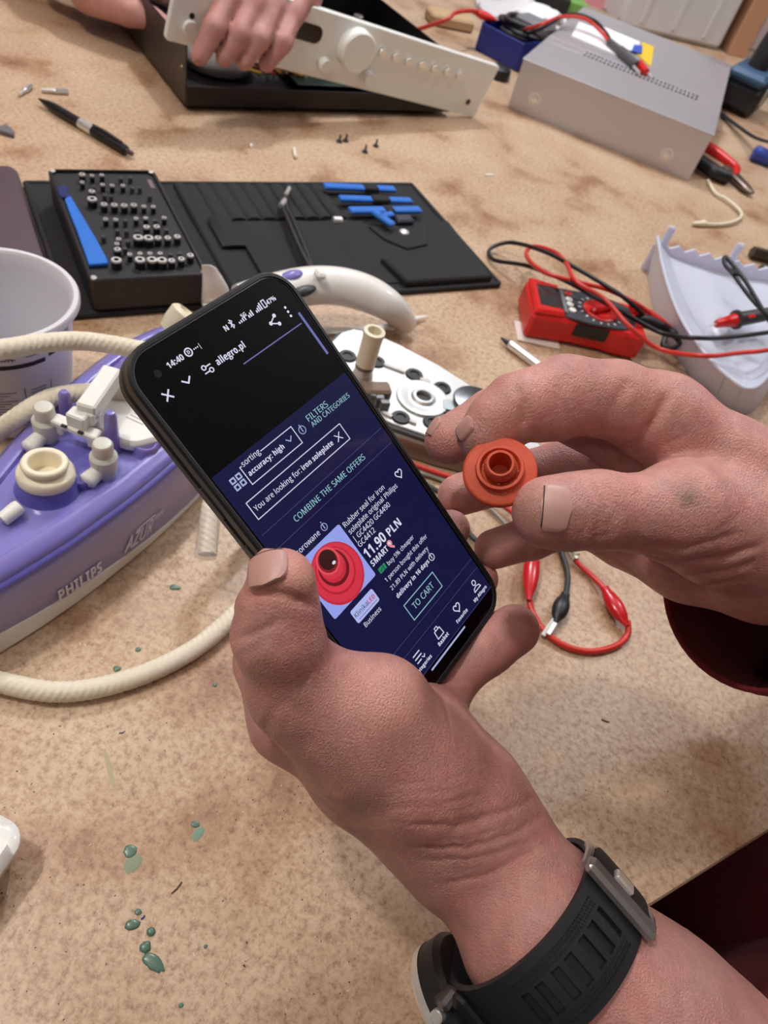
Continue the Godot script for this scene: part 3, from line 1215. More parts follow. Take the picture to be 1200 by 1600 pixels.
# ---------------------------------------------------------------- the rubber seal between thumb and finger
func seal() -> void:
	var c := at(781, 736, 0.2362)
	var axis := ((CAM - c).normalized() + up * 0.36 + right * 0.02).normalized()
	var m := mat(rgb8(196, 76, 46), 0.6)
	bumpy(m, noise_tex(0.2, 256, 71, [[0.0, grey(0)], [0.5, grey(0.6)], [1.0, grey(1)]], 3), 0.01)
	triplanar(m, 40.0)
	m.subsurf_scatter_enabled = true
	m.subsurf_scatter_strength = 0.05
	var o := thing("rubber_seal", "orange stepped rubber seal pinched between thumb and index finger", "seal", c)
	var f := axis_frame(c - axis * 0.001, axis)
	var k := 0.01226 / 13.0
	var prof := func(p: Array) -> Array:
		var q := []
		for v: Vector2 in p:
			q.append(v * k)
		return q
	var t := PackedVector3Array()
	lathe(t, f, prof.call([Vector2(3.6, -2.0), Vector2(12.0, -2.0), Vector2(12.7, -1.6), Vector2(13.1, -0.6), Vector2(13.1, 0.9), Vector2(12.7, 1.5), Vector2(12.0, 1.8), Vector2(8.9, 2.3), Vector2(8.5, 2.6), Vector2(8.4, 4.6), Vector2(8.1, 5.0), Vector2(7.2, 5.0), Vector2(6.9, 4.7), Vector2(6.4, 2.6), Vector2(5.2, 2.2), Vector2(3.6, 2.0), Vector2(3.6, -2.0)]), 56)
	part("flange", t, m, o, 35)
	t = PackedVector3Array()
	lathe(t, f, prof.call([Vector2(5.0, 1.6), Vector2(5.6, 4.4), Vector2(5.7, 5.6), Vector2(5.5, 7.0), Vector2(4.9, 8.6), Vector2(4.6, 8.9), Vector2(4.0, 8.9), Vector2(3.8, 8.5), Vector2(3.6, 6.0), Vector2(3.5, -1.0), Vector2(3.2, -1.6), Vector2(0.0, -1.6)]), 44)
	part("nozzle", t, m, o, 35)
	# crumbs of scale on the rim of the nozzle
	t = PackedVector3Array()
	var rng := RandomNumberGenerator.new()
	rng.seed = 5
	for i in 26:
		var a := rng.randf() * TAU
		var r := 5.9 if i % 2 else 8.7
		var h := 4.9 if i % 2 else 2.5
		var s := rng.randf_range(0.10, 0.26) * k
		ball(t, Transform3D(f.basis, f * (Vector3(cos(a) * (r + rng.randf_range(-0.4, 0.7)), h + (0.1 if i % 2 == 0 else -0.9), sin(a) * r) * k)), Vector3.ONE * s, 6, 4)
	var crumbs := part("limescale_crumbs", t, mat(rgb8(226, 190, 170), 0.8), o)
	crumbs.set_meta("kind", "stuff")

# ---------------------------------------------------------------- the person holding phone and seal
func first_person() -> void:
	var base := Vector3(0.46, -0.7, -0.06)
	var o := thing("person", "person in a burgundy top holding a phone and an orange seal, black watch on wrist", "person", base)
	var tone := Color(0.52, 0.248, 0.218)
	# left hand: palm up under the phone, thumb over its long edge
	var palm := []
	palm += chain([[1040, 1642, 0.261, 0.0355], [1010, 1610, 0.262, 0.0350], [852, 1456, 0.266, 0.0292], [788, 1310, 0.272, 0.0170]])
	palm += chain([[1010, 1610, 0.262, 0.0330], [850, 1460, 0.268, 0.0260], [732, 1360, 0.272, 0.0165], [690, 1300, 0.268, 0.0185]])
	palm += chain([[788, 1310, 0.272, 0.0170], [735, 1250, 0.272, 0.0205], [660, 1150, 0.272, 0.0200]])
	palm += chain([[740, 1330, 0.272, 0.0185], [650, 1210, 0.260, 0.0220], [590, 1112, 0.250, 0.0205]])
	palm += chain([[690, 1330, 0.278, 0.0145], [560, 1215, 0.278, 0.0150], [456, 1125, 0.276, 0.0138]])
	palm += chain([[640, 1200, 0.282, 0.019], [560, 1150, 0.284, 0.016]])
	palm += chain([[700, 1325, 0.272, 0.0175], [570, 1200, 0.268, 0.0175], [490, 1120, 0.264, 0.0135]])
	palm += chain([[560, 1150, 0.256, 0.0200], [480, 1085, 0.246, 0.0165]])
	var thumb := chain([[560, 1150, 0.254, 0.0200], [460, 1066, 0.241, 0.0160], [434, 990, 0.229, 0.0143], [436, 950, 0.226, 0.0121], [440, 910, 0.222, 0.0108]])
	var index := chain([[452, 1125, 0.276, 0.0150], [416, 1035, 0.283, 0.0125], [411, 950, 0.281, 0.0105], [430, 905, 0.277, 0.0093], [470, 850, 0.283, 0.0085]])
	var middle := chain([[520, 1150, 0.292, 0.0145], [520, 1000, 0.305, 0.011], [610, 900, 0.318, 0.010], [704, 827, 0.305, 0.0085]])
	var ring := chain([[580, 1160, 0.293, 0.0145], [610, 1050, 0.315, 0.011], [690, 950, 0.325, 0.0100], [748, 905, 0.318, 0.0088]])
	var little := chain([[650, 1150, 0.284, 0.0150], [705, 1052, 0.300, 0.0122], [760, 1012, 0.304, 0.0116], [803, 984, 0.303, 0.0109]])
	var lines := [
		crease([378, 930, 410, 925, 450, 932, 492, 948], 0.0016, 0.0014),
		crease([368, 1000, 410, 985, 440, 968], 0.0015, 0.0010),
		crease([385, 1022, 405, 1008, 422, 990], 0.0013, 0.0007),
		crease([470, 1085, 487, 1048, 480, 1020], 0.0011, 0.0005),
		crease([404, 1165, 425, 1120, 440, 1092], 0.0018, 0.0006),
		crease([440, 1092, 465, 1110, 470, 1140], 0.0016, 0.0004),
		crease([640, 1290, 720, 1290, 790, 1268, 838, 1245], 0.0011, 0.0008),
		crease([650, 1325, 730, 1325, 800, 1305, 858, 1270], 0.0011, 0.0008),
		crease([655, 1345, 740, 1343, 820, 1318], 0.0010, 0.0005),
		crease([690, 1382, 760, 1368, 830, 1332, 872, 1300], 0.0010, 0.0006),
		crease([600, 1262, 680, 1262, 760, 1240], 0.0010, 0.0004),
		crease([690, 1075, 700, 1110, 705, 1150], 0.0012, 0.0005),
		crease([780, 1010, 770, 1040], 0.0012, 0.0005),
		crease([480, 1110, 475, 1140, 490, 1175], 0.0014, 0.0006)]
	for i in 9:
		lines.append(crease([612 + i * 9, 1225 + i * 15, 690 + i * 8, 1222 + i * 15, 745 + i * 12, 1206 + i * 13], 0.0008, 0.00028))
	var marks := [[Vector2(425, 885), 0.010, Color(0.56, 0.25, 0.19), 0.5, 0.5], [Vector2(480, 905), 0.008, Color(0.56, 0.30, 0.2), 0.5, 0.5], [Vector2(640, 1090), 0.024, Color(0.56, 0.30, 0.24), 0.55, 0.5], [Vector2(820, 975), 0.012, Color(0.42, 0.16, 0.12), 0.6, 0.5], [Vector2(400, 1100), 0.012, Color(0.42, 0.18, 0.13), 0.5, 0.5]]
	var left := flesh([palm, thumb, index, middle, ring, little], [0.010, 0.004, 0.003, 0.003, 0.003, 0.003], CELL, lines, marks, tone, 0.009)
	# right hand: seal pinched between thumb and forefinger, the others behind
	palm = []
	palm += chain([[1300, 862, 0.273, 0.0290], [1200, 840, 0.268, 0.0260]])
	palm += chain([[1290, 890, 0.283, 0.024], [1190, 890, 0.278, 0.0190], [1080, 868, 0.292, 0.0180], [985, 838, 0.316, 0.0155]])
	palm += chain([[1220, 815, 0.264, 0.0210], [1140, 728, 0.262, 0.0160], [1036, 655, 0.262, 0.0150]])
	palm += chain([[1200, 835, 0.270, 0.0220], [1100, 745, 0.280, 0.0170], [1000, 690, 0.290, 0.0145]])
	palm += chain([[1200, 850, 0.280, 0.0210], [1090, 800, 0.298, 0.0180], [980, 745, 0.308, 0.0140]])
	palm += chain([[1210, 860, 0.264, 0.0215], [1130, 828, 0.256, 0.0185], [1062, 802, 0.245, 0.0160]])
	palm += chain([[1130, 770, 0.262, 0.0160], [1085, 748, 0.266, 0.0135]])
	var t1 := chain([[1130, 826, 0.256, 0.0180], [1062, 800, 0.244, 0.0158], [1000, 802, 0.238, 0.0126], [934, 797, 0.235, 0.0127], [895, 797, 0.233, 0.0116], [856, 797, 0.232, 0.0111]])
	var i1 := chain([[1036, 655, 0.262, 0.0150], [960, 625, 0.256, 0.0138], [882, 618, 0.252, 0.0138], [842, 627, 0.250, 0.0118], [806, 636, 0.248, 0.0114], [776, 658, 0.2475, 0.0102], [753, 682, 0.2470, 0.0088]])
	i1 += chain([[868, 642, 0.2515, 0.0108], [846, 646, 0.2505, 0.0102]])
	i1 += chain([[790, 664, 0.2490, 0.0090], [768, 682, 0.2485, 0.0080]])
	t1 += chain([[880, 808, 0.2330, 0.0108], [856, 806, 0.2320, 0.0104]])
	var m1 := chain([[1000, 690, 0.290, 0.0150], [860, 628, 0.283, 0.0125], [770, 652, 0.277, 0.0108], [702, 688, 0.275, 0.0097]])
	var r1 := chain([[980, 745, 0.308, 0.0145], [880, 728, 0.318, 0.0115], [790, 750, 0.318, 0.0106], [716, 774, 0.315, 0.0093]])
	var p1 := chain([[985, 820, 0.316, 0.0130], [890, 820, 0.322, 0.0102], [830, 840, 0.320, 0.0098], [772, 858, 0.316, 0.0090]])
	lines = [
		crease([805, 598, 820, 628, 822, 672], 0.0019, 0.0015),
		crease([886, 578, 876, 620, 884, 668], 0.0020, 0.0009),
		crease([952, 668, 960, 630, 985, 592], 0.0022, 0.0010),
		crease([972, 738, 985, 700, 1030, 650, 1045, 615], 0.0018, 0.0020),
		crease([908, 745, 918, 790, 914, 845], 0.0020, 0.0010),
		crease([928, 748, 941, 795, 932, 850], 0.0019, 0.0012),
		crease([946, 752, 960, 800, 948, 846], 0.0020, 0.0009),
		crease([1000, 868, 1060, 880, 1130, 872, 1190, 850], 0.0016, 0.0011),
		crease([1010, 892, 1070, 905, 1130, 895, 1180, 876], 0.0016, 0.0011),
		crease([1040, 925, 1090, 925, 1150, 905], 0.0016, 0.0009),
		crease([960, 870, 1000, 905, 1060, 930], 0.0016, 0.0009),
		crease([1000, 850, 1070, 858, 1150, 835], 0.0016, 0.0008),
		crease([985, 838, 1040, 858, 1110, 840, 1160, 800], 0.0012, 0.0004),
		crease([1030, 700, 1070, 680, 1100, 640], 0.0012, 0.0004),
		crease([1080, 760, 1130, 730, 1170, 690], 0.0012, 0.0003)]
	marks = [[Vector2(1076, 778), 0.0030, Color(0.10, 0.075, 0.06), 0.85, 2.0], [Vector2(1072, 772), 0.006, Color(0.30, 0.18, 0.13), 0.6, 0.8],
		[Vector2(735, 690), 0.007, Color(0.20, 0.13, 0.10), 0.5, 1.6], [Vector2(800, 655), 0.010, Color(0.45, 0.20, 0.15), 0.5, 0.6], [Vector2(830, 800), 0.008, Color(0.34, 0.19, 0.14), 0.6, 1.0], [Vector2(690, 690), 0.010, Color(0.44, 0.18, 0.14), 0.6, 0.5], [Vector2(770, 858), 0.009, Color(0.46, 0.22, 0.17), 0.5, 0.5], [Vector2(1000, 620), 0.016, Color(0.52, 0.24, 0.19), 0.5, 0.5]]
	var held := flesh([palm, t1, i1, m1, r1, p1], [0.009, 0.004, 0.003, 0.003, 0.003, 0.003], CELL, lines, marks, tone, 0.009)
	var arms := flesh([chain([[1560, 2150, 0.255, 0.044], [1010, 1610, 0.262, 0.0385]]), chain([[1760, 890, 0.345, 0.040], [1250, 855, 0.272, 0.0285]])], [0.01, 0.01], 0.006, [], [], tone)
	var pieces := [left, held, arms, head_piece(tone)]
	part_mesh("body", body_mesh(pieces, base), M.skin, o)
	nail_on(o, left, Vector2(412, 886), Vector2(424, 858), 0.0128, 0.0138)
	nail_on(o, held, Vector2(869, 792), Vector2(845, 790), 0.0098, 0.0158)
	nail_on(o, held, Vector2(724, 668), Vector2(715, 694), 0.0085, 0.0074)
	nail_on(o, held, Vector2(676, 666), Vector2(666, 690), 0.0085, 0.0074)
	clothes(o)

const CELL := 0.0014

func head_piece(tone: Color) -> Array:
	var c := Vector3(0.50, 0.56, -0.03)
	var f := Vector3(-0.655, 0, -0.756)        # facing the bench
	var s := Vector3(0.756, 0, -0.655)
	var bones := [[c + Vector3(0, 0.03, 0) - f * 0.02, 0.085, c + Vector3(0, 0.035, 0) + f * 0.02, 0.08], [c + f * 0.03 - Vector3(0, 0.05, 0), 0.055, c + f * 0.045 - Vector3(0, 0.085, 0), 0.03], [c - Vector3(0, 0.05, 0), 0.058, Vector3(0.49, 0.36, -0.04), 0.06], [c + f * 0.098 + Vector3(0, 0.01, 0), 0.008, c + f * 0.118 - Vector3(0, 0.025, 0), 0.013], [c + f * 0.10 - Vector3(0, 0.058, 0) - s * 0.018, 0.007, c + f * 0.10 - Vector3(0, 0.058, 0) + s * 0.018, 0.007]]
	for k in [-1, 1]:
		bones.append([c + s * k * 0.084 + Vector3(0, 0.015, 0), 0.012, c + s * k * 0.08 - Vector3(0, 0.02, 0), 0.008])
		bones.append([c + f * 0.092 + s * k * 0.032 + Vector3(0, 0.032, 0), 0.012, c + f * 0.09 + s * k * 0.05 + Vector3(0, 0.03, 0), 0.008])
	return flesh([bones], [0.02], 0.007, [], [], tone)

func clothes(o: Node3D) -> void:
	# torso, upper arms and the sleeves; the wide cuff hangs open under the right wrist
	var t := PackedVector3Array()
	var rings := []
	var f := Vector3(0.655, 0, 0.756)
	var s := Vector3(0.756, 0, -0.655)
	for r in [[-0.34, 0.19, 0.14], [-0.2, 0.185, 0.135], [-0.08, 0.18, 0.125], [0.06, 0.185, 0.12], [0.18, 0.20, 0.12], [0.26, 0.205, 0.11], [0.31, 0.18, 0.095], [0.345, 0.12, 0.08], [0.375, 0.075, 0.07]]:
		var ring := PackedVector3Array()
		for i in 32:
			var a := TAU * i / 32
			ring.push_back(Vector3(0.46, r[0], -0.06) - f * 0.035 + s * cos(a) * r[1] + f * sin(a) * r[2] * (1.0 + 0.03 * sin(a * 5.0 + r[0] * 20.0)))
		rings.append(ring)
	rings.reverse()
	loft(t, rings)
	part("top", t, M.burgundy, o, 60)
	t = PackedVector3Array()
	for k in [-1, 1]:
		tube(t, spline([Vector3(0.46, -0.3, -0.06) + s * 0.09 * k + f * 0.03, Vector3(0.40, -0.27, -0.13) + s * 0.10 * k, Vector3(0.22, -0.28, -0.34) + s * 0.11 * k, Vector3(0.20, -0.5, -0.36) + s * 0.11 * k, Vector3(0.20, -0.74, -0.36) + s * 0.11 * k], 6), 0.075, 16)
	part("trousers", t, mat(rgb8(92, 18, 26), 0.9), o, 60)
	# left sleeve, pushed up to the elbow
	t = PackedVector3Array()
	tube(t, spline([Vector3(0.30, 0.26, 0.075), Vector3(0.34, 0.2, 0.11), Vector3(0.36, 0.10, 0.10), at(1420, 2010, 0.256)], 6), [0.085, 0.083, 0.081, 0.079, 0.077, 0.075, 0.074, 0.073, 0.072, 0.071, 0.07, 0.069, 0.068, 0.066, 0.064, 0.062, 0.06, 0.058, 0.056], 20, false)
	part("sleeve", t, M.burgundy, o, 60)
	# right sleeve
	var path := spline([at(1183, 915, 0.287), at(1330, 935, 0.328), at(1500, 928, 0.355), at(1700, 905, 0.385), Vector3(0.52, 0.25, -0.2), Vector3(0.56, 0.29, -0.16)], 6)
	var radii := []
	for i in path.size():
		radii.append(0.0425 + 0.022 * smoothstep(0.0, 14.0, float(i)) + 0.016 * smoothstep(14.0, 30.0, float(i)) + 0.0012 * sin(i * 1.9))
	t = PackedVector3Array()
	tube(t, path, radii, 36, false)
	var thin := []
	for r in radii:
		thin.append(r - 0.0022)
	var inner := PackedVector3Array()
	tube(inner, path, thin, 36, false)
	for i in inner.size() / 3:
		tri(t, inner[i * 3], inner[i * 3 + 1], inner[i * 3 + 2])
	part("sleeve", t, M.burgundy, o, 60)
	# the sewn hem of the cuff
	t = PackedVector3Array()
	var d := (path[1] - path[0]).normalized()
	var xf := axis_frame(path[0], d)
	for k in [[0.0415, 0.0014, 0.0], [0.0431, 0.0007, 0.008], [0.0431, 0.0005, 0.0105]]:
		var loop := PackedVector3Array()
		for i in 49:
			loop.push_back(xf * Vector3(cos(TAU * i / 48) * k[0], k[2], sin(TAU * i / 48) * k[0]))
		tube(t, loop, k[1], 6, false)
	part("cuff_hem", t, M.burgundy, o, 60)
	# hair
	t = PackedVector3Array()
	var c := Vector3(0.50, 0.60, -0.03)
	ball(t, moved(c + f * 0.025 + Vector3(0, 0.015, 0)), Vector3(0.092, 0.09, 0.097), 24, 14)
	part("hair", t, mat(rgb8(40, 28, 20), 0.7), o, 60)

# ---------------------------------------------------------------- the watch
func wristwatch() -> void:
	var c := at(848, 1466, 0.264)
	var d := (at(1010, 1610, 0.262) - at(790, 1352, 0.272)).normalized()   # along the forearm, towards the elbow
	var e2 := (CAM - c)
	e2 = (e2 - d * e2.dot(d)).normalized()                                  # towards the camera
	var e1 := e2.cross(d).normalized()
	if e1.dot(right) < 0:
		e1 = -e1
	var o := thing("wristwatch", "black rubber sports watch strapped round the bare wrist, steel buckle showing", "watch", c)
	var ra := 0.0330
	var rb := 0.0322
	var place := func(a: float, r: float, w: float) -> Vector3:
		return c + e1 * cos(a) * (ra + r) + e2 * sin(a) * (rb + r) + d * w
	# the band, with holes left open
	var slots := []
	for k in 7:
		slots.append(0.96 + k * 0.180)
	var t := PackedVector3Array()
	var steps := 190
	var half := 0.0135
	var hole := 0.0056
	var pieces := [[-half, -hole], [-hole, hole], [hole, half]]
	for i in steps:
		var a0 := TAU * i / steps
		var a1 := TAU * (i + 1) / steps
		var am := (a0 + a1) / 2
		var open := false
		for s: float in slots:
			if absf(am - s) < 0.048:
				open = true
		for p in pieces:
			if open and p[0] == -hole:
				continue
			var w0: float = p[0]
			var w1: float = p[1]
			var e0 := 0.0006 if absf(w0) == half else 0.0
			var ee := 0.0006 if absf(w1) == half else 0.0
			var q := [place.call(a0, 0.0, w0), place.call(a0, 0.0028 - e0, w0), place.call(a0, 0.0028 - ee, w1), place.call(a0, 0.0, w1)]
			var r := [place.call(a1, 0.0, w0), place.call(a1, 0.0028 - e0, w0), place.call(a1, 0.0028 - ee, w1), place.call(a1, 0.0, w1)]
			for k in 4:
				var l := (k + 1) % 4
				quad_out(t, q[k], q[l], r[l], r[k], (q[0] + q[2] + r[0] + r[2]) / 4)
			quad_out(t, q[0], q[1], q[2], q[3], (q[0] + q[2] + r[0] + r[2]) / 4)
			quad_out(t, r[0], r[1], r[2], r[3], (q[0] + q[2] + r[0] + r[2]) / 4)
	var band := part("strap", t, M.black_rubber, o, 30)
	# woven rib pattern: fine ridges across the band either side of the holes
	t = PackedVector3Array()
	for i in 34:
		var a := 0.95 + i * 0.0345
		for sg in [-1, 1]:
			for k in 3:
				var w: float = sg * (0.0072 + k * 0.0014)
				var x: Vector3 = (place.call(a + 0.02, 0.003, w) - place.call(a - 0.02, 0.003, w))
				block(t, frame(place.call(a + 0.017 * (k % 2), 0.0027, w), x.normalized() + d * 0.7 * sg, place.call(a, 1.0, w) - c), Vector3(0.0011, 0.0006, 0.0005))
	part("ribbing", t, M.black_rubber, band)
	# the inner layer of the doubled strap, seen through the holes
	t = PackedVector3Array()
	var layer := []
	for i in 31:
		var a := 0.55 + i * 0.06
		var ring := PackedVector3Array()
		for q in [[0.0002, -0.0058], [0.0010, -0.0058], [0.0010, 0.0058], [0.0002, 0.0058]]:
			ring.push_back(place.call(a, q[0], q[1]))
		layer.append(ring)
	loft(t, layer)
	part("strap_lining", t, M.black_rubber, o, 30)
	# outer layer: the tail of the strap lying over, and its end by the buckle
	t = PackedVector3Array()
	var rings := []
	for i in 17:
		var a := 0.22 + i * 0.034
		var h := 0.0135 * (1.0 if i > 4 else sqrt(1.0 - pow(1.0 - i / 4.5, 2)) * 0.5 + 0.5)
		var ring := PackedVector3Array()
		for q in [[0.0029, -h], [0.0056, -h + 0.001], [0.0056, h - 0.001], [0.0029, h]]:
			ring.push_back(place.call(a, q[0], q[1]))
		rings.append(ring)
	loft(t, rings)
	part("strap_tail", t, M.black_rubber, o, 30)
	# buckle
	t = PackedVector3Array()
	var ba := 0.70
	var bx: Vector3 = d
	var by: Vector3 = (place.call(ba, 1.0, 0.0) - c).normalized()
	block(t, frame(place.call(ba, 0.0048, 0.0), bx, by), Vector3(0.0325, 0.0046, 0.0068), 0.0014)
	var m := mat(rgb8(176, 172, 170), 0.3, 0.8)
	var buckle := part("buckle", t, m, o)
	t = PackedVector3Array()
	block(t, frame(place.call(ba - 0.16, 0.0066, -0.001), bx, (place.call(ba - 0.16, 1.0, 0.0) - c)), Vector3(0.0085, 0.0026, 0.0052), 0.0007)
	part("pin", t, M.steel, buckle)
	for sg in [-1, 1]:
		t = PackedVector3Array()
		tube(t, spline([place.call(ba, 0.003, sg * 0.0155), place.call(ba - 0.2, 0.004, sg * 0.0155), place.call(ba - 0.42, 0.003, sg * 0.0145)], 5), 0.0016, 8)
		part("frame_side", t, m, buckle)
	# watch case on the other side of the wrist
	var ca := 3.52
	var out: Vector3 = (place.call(ca, 1.0, 0.0) - c).normalized()
	var cc: Vector3 = place.call(ca, 0.0, 0.0)
	var cf := frame(cc, d, out)
	t = PackedVector3Array()
	lathe(t, cf, [Vector2(0, 0), Vector2(0.0205, 0), Vector2(0.0228, 0.002), Vector2(0.0232, 0.010), Vector2(0.0218, 0.0118), Vector2(0.0195, 0.0122)], 48)
	var body := part("case", t, M.black, o, 30)
	t = PackedVector3Array()
	lathe(t, cf, [Vector2(0.0234, 0.0092), Vector2(0.0236, 0.0118), Vector2(0.0222, 0.0136), Vector2(0.0190, 0.0136), Vector2(0.0186, 0.0122)], 48)
	part("bezel", t, M.steel, body, 30)
	t = PackedVector3Array()
	lathe(t, cf, [Vector2(0.0188, 0.0124), Vector2(0.0188, 0.0130), Vector2(0, 0.0131)], 40)
	part("crystal", t, M.black_gloss, body)
	for k in 5:
		var a: float = [0.5, 0.0, -0.5, PI - 0.45, PI + 0.45][k] + PI / 2
		var dir := cf.basis.x * cos(a) + cf.basis.z * sin(a)
		t = PackedVector3Array()
		cylinder(t, cf * Vector3(0, 0.0066, 0) + dir * 0.0225, cf * Vector3(0, 0.0066, 0) + dir * 0.0262, 0.0026, 0.0024, 14, 0.0004)
		part("button", t, M.steel, body)
	for sg in [-1, 1]:
		t = PackedVector3Array()
		var a: float = ca + sg * 0.62
		block(t, frame(place.call(a, 0.004, 0.0), d, place.call(a, 1.0, 0.0) - c), Vector3(0.027, 0.006, 0.016), 0.0022)
		part("lug", t, M.black, body)
		for w in [-1, 1]:
			t = PackedVector3Array()
			block(t, frame(place.call(ca + sg * 0.52, 0.0062, w * 0.0125), d, place.call(a, 1.0, 0.0) - c), Vector3(0.0045, 0.008, 0.012), 0.0014)
			part("lug_cover", t, M.dark_steel, body)

# ---------------------------------------------------------------- the opened steam iron
const IRON_NOSE := Vector3(-0.197, 0, -0.135)
const IRON_AXIS := Vector3(0.124, 0, -0.992)
const IRON_SIDE := Vector3(0.992, 0, 0.124)

func iron_half(s: float) -> float:
	var k := [[0.0, 0.0], [0.006, 0.010], [0.02, 0.019], [0.045, 0.028], [0.08, 0.0375], [0.124, 0.0458], [0.162, 0.0500], [0.20, 0.0520], [0.24, 0.0500], [0.265, 0.043], [0.278, 0.030], [0.284, 0.012], [0.285, 0.0]]
	for i in k.size() - 1:
		if s <= k[i + 1][0]:
			return lerpf(k[i][1], k[i + 1][1], (s - k[i][0]) / (k[i + 1][0] - k[i][0]))
	return 0.0

func iron_plan() -> PackedVector2Array:         # (distance from the nose, to the right)
	var o := PackedVector2Array()
	var stops := [0.0, 0.004, 0.010, 0.02, 0.033, 0.05, 0.07, 0.09, 0.11, 0.13, 0.15, 0.17, 0.19, 0.21, 0.23, 0.25, 0.265, 0.275, 0.281, 0.285]
	for s in stops:
		o.push_back(Vector2(s, iron_half(s)))
	for i in range(stops.size() - 2, 0, -1):
		o.push_back(Vector2(stops[i], -iron_half(stops[i])))
	if Geometry2D.is_polygon_clockwise(o):
		o.reverse()
	return o

func iron_at(s: float, w: float, y: float) -> Vector3:
	return IRON_NOSE + IRON_AXIS * s + IRON_SIDE * w + Vector3.UP * y

func iron_ring(d: float, height: Callable) -> PackedVector3Array:
	var r := PackedVector3Array()
	for v in iron_plan():
		var s := lerpf(d * 2.2, 0.285 - d, v.x / 0.285)
		var w := signf(v.y) * maxf(iron_half(s) - d * 1.05, 0.0005) if v.y != 0.0 else 0.0
		r.push_back(iron_at(s, w, height.call(v.x)))
	return r

func flat_at(y: float) -> Callable:
	return func(_s: float) -> float: return y

# letters bent onto the iron's side: along the right edge of the plan from s0, at height y
func iron_letters(words: String, s0: float, y: float, width: float, tall: float, m: Material, parent: Node, bold: bool, slant := 0.0) -> void:
	var tm := TextMesh.new()
	tm.text = words
	tm.font = font(false, bold)
	tm.font_size = 64
	tm.pixel_size = 0.01
	tm.depth = 0.02
	tm.horizontal_alignment = HORIZONTAL_ALIGNMENT_LEFT
	var box := tm.get_aabb()
	var src := tm.get_mesh_arrays()
	var verts: PackedVector3Array = src[Mesh.ARRAY_VERTEX]
	var index: PackedInt32Array = src[Mesh.ARRAY_INDEX]
	var off := origin_of(parent)
	var t := PackedVector3Array()
	for i in index:
		var v := verts[i]
		var h := (v.y - box.position.y) / box.size.y * tall
		var s := s0 + (v.x - box.position.x) / box.size.x * width + h * slant
		var e := 0.0006 + (0.0004 if v.z > 0 else 0.0)
		var n := (iron_at(s - 0.002, iron_half(s - 0.002), 0) - iron_at(s + 0.002, iron_half(s + 0.002), 0)).cross(Vector3.UP).normalized()
		if n.dot(IRON_SIDE) < 0:
			n = -n
		t.push_back(iron_at(s, iron_half(s), y + h) + n * e)
	part("print", t, m, parent, 30)

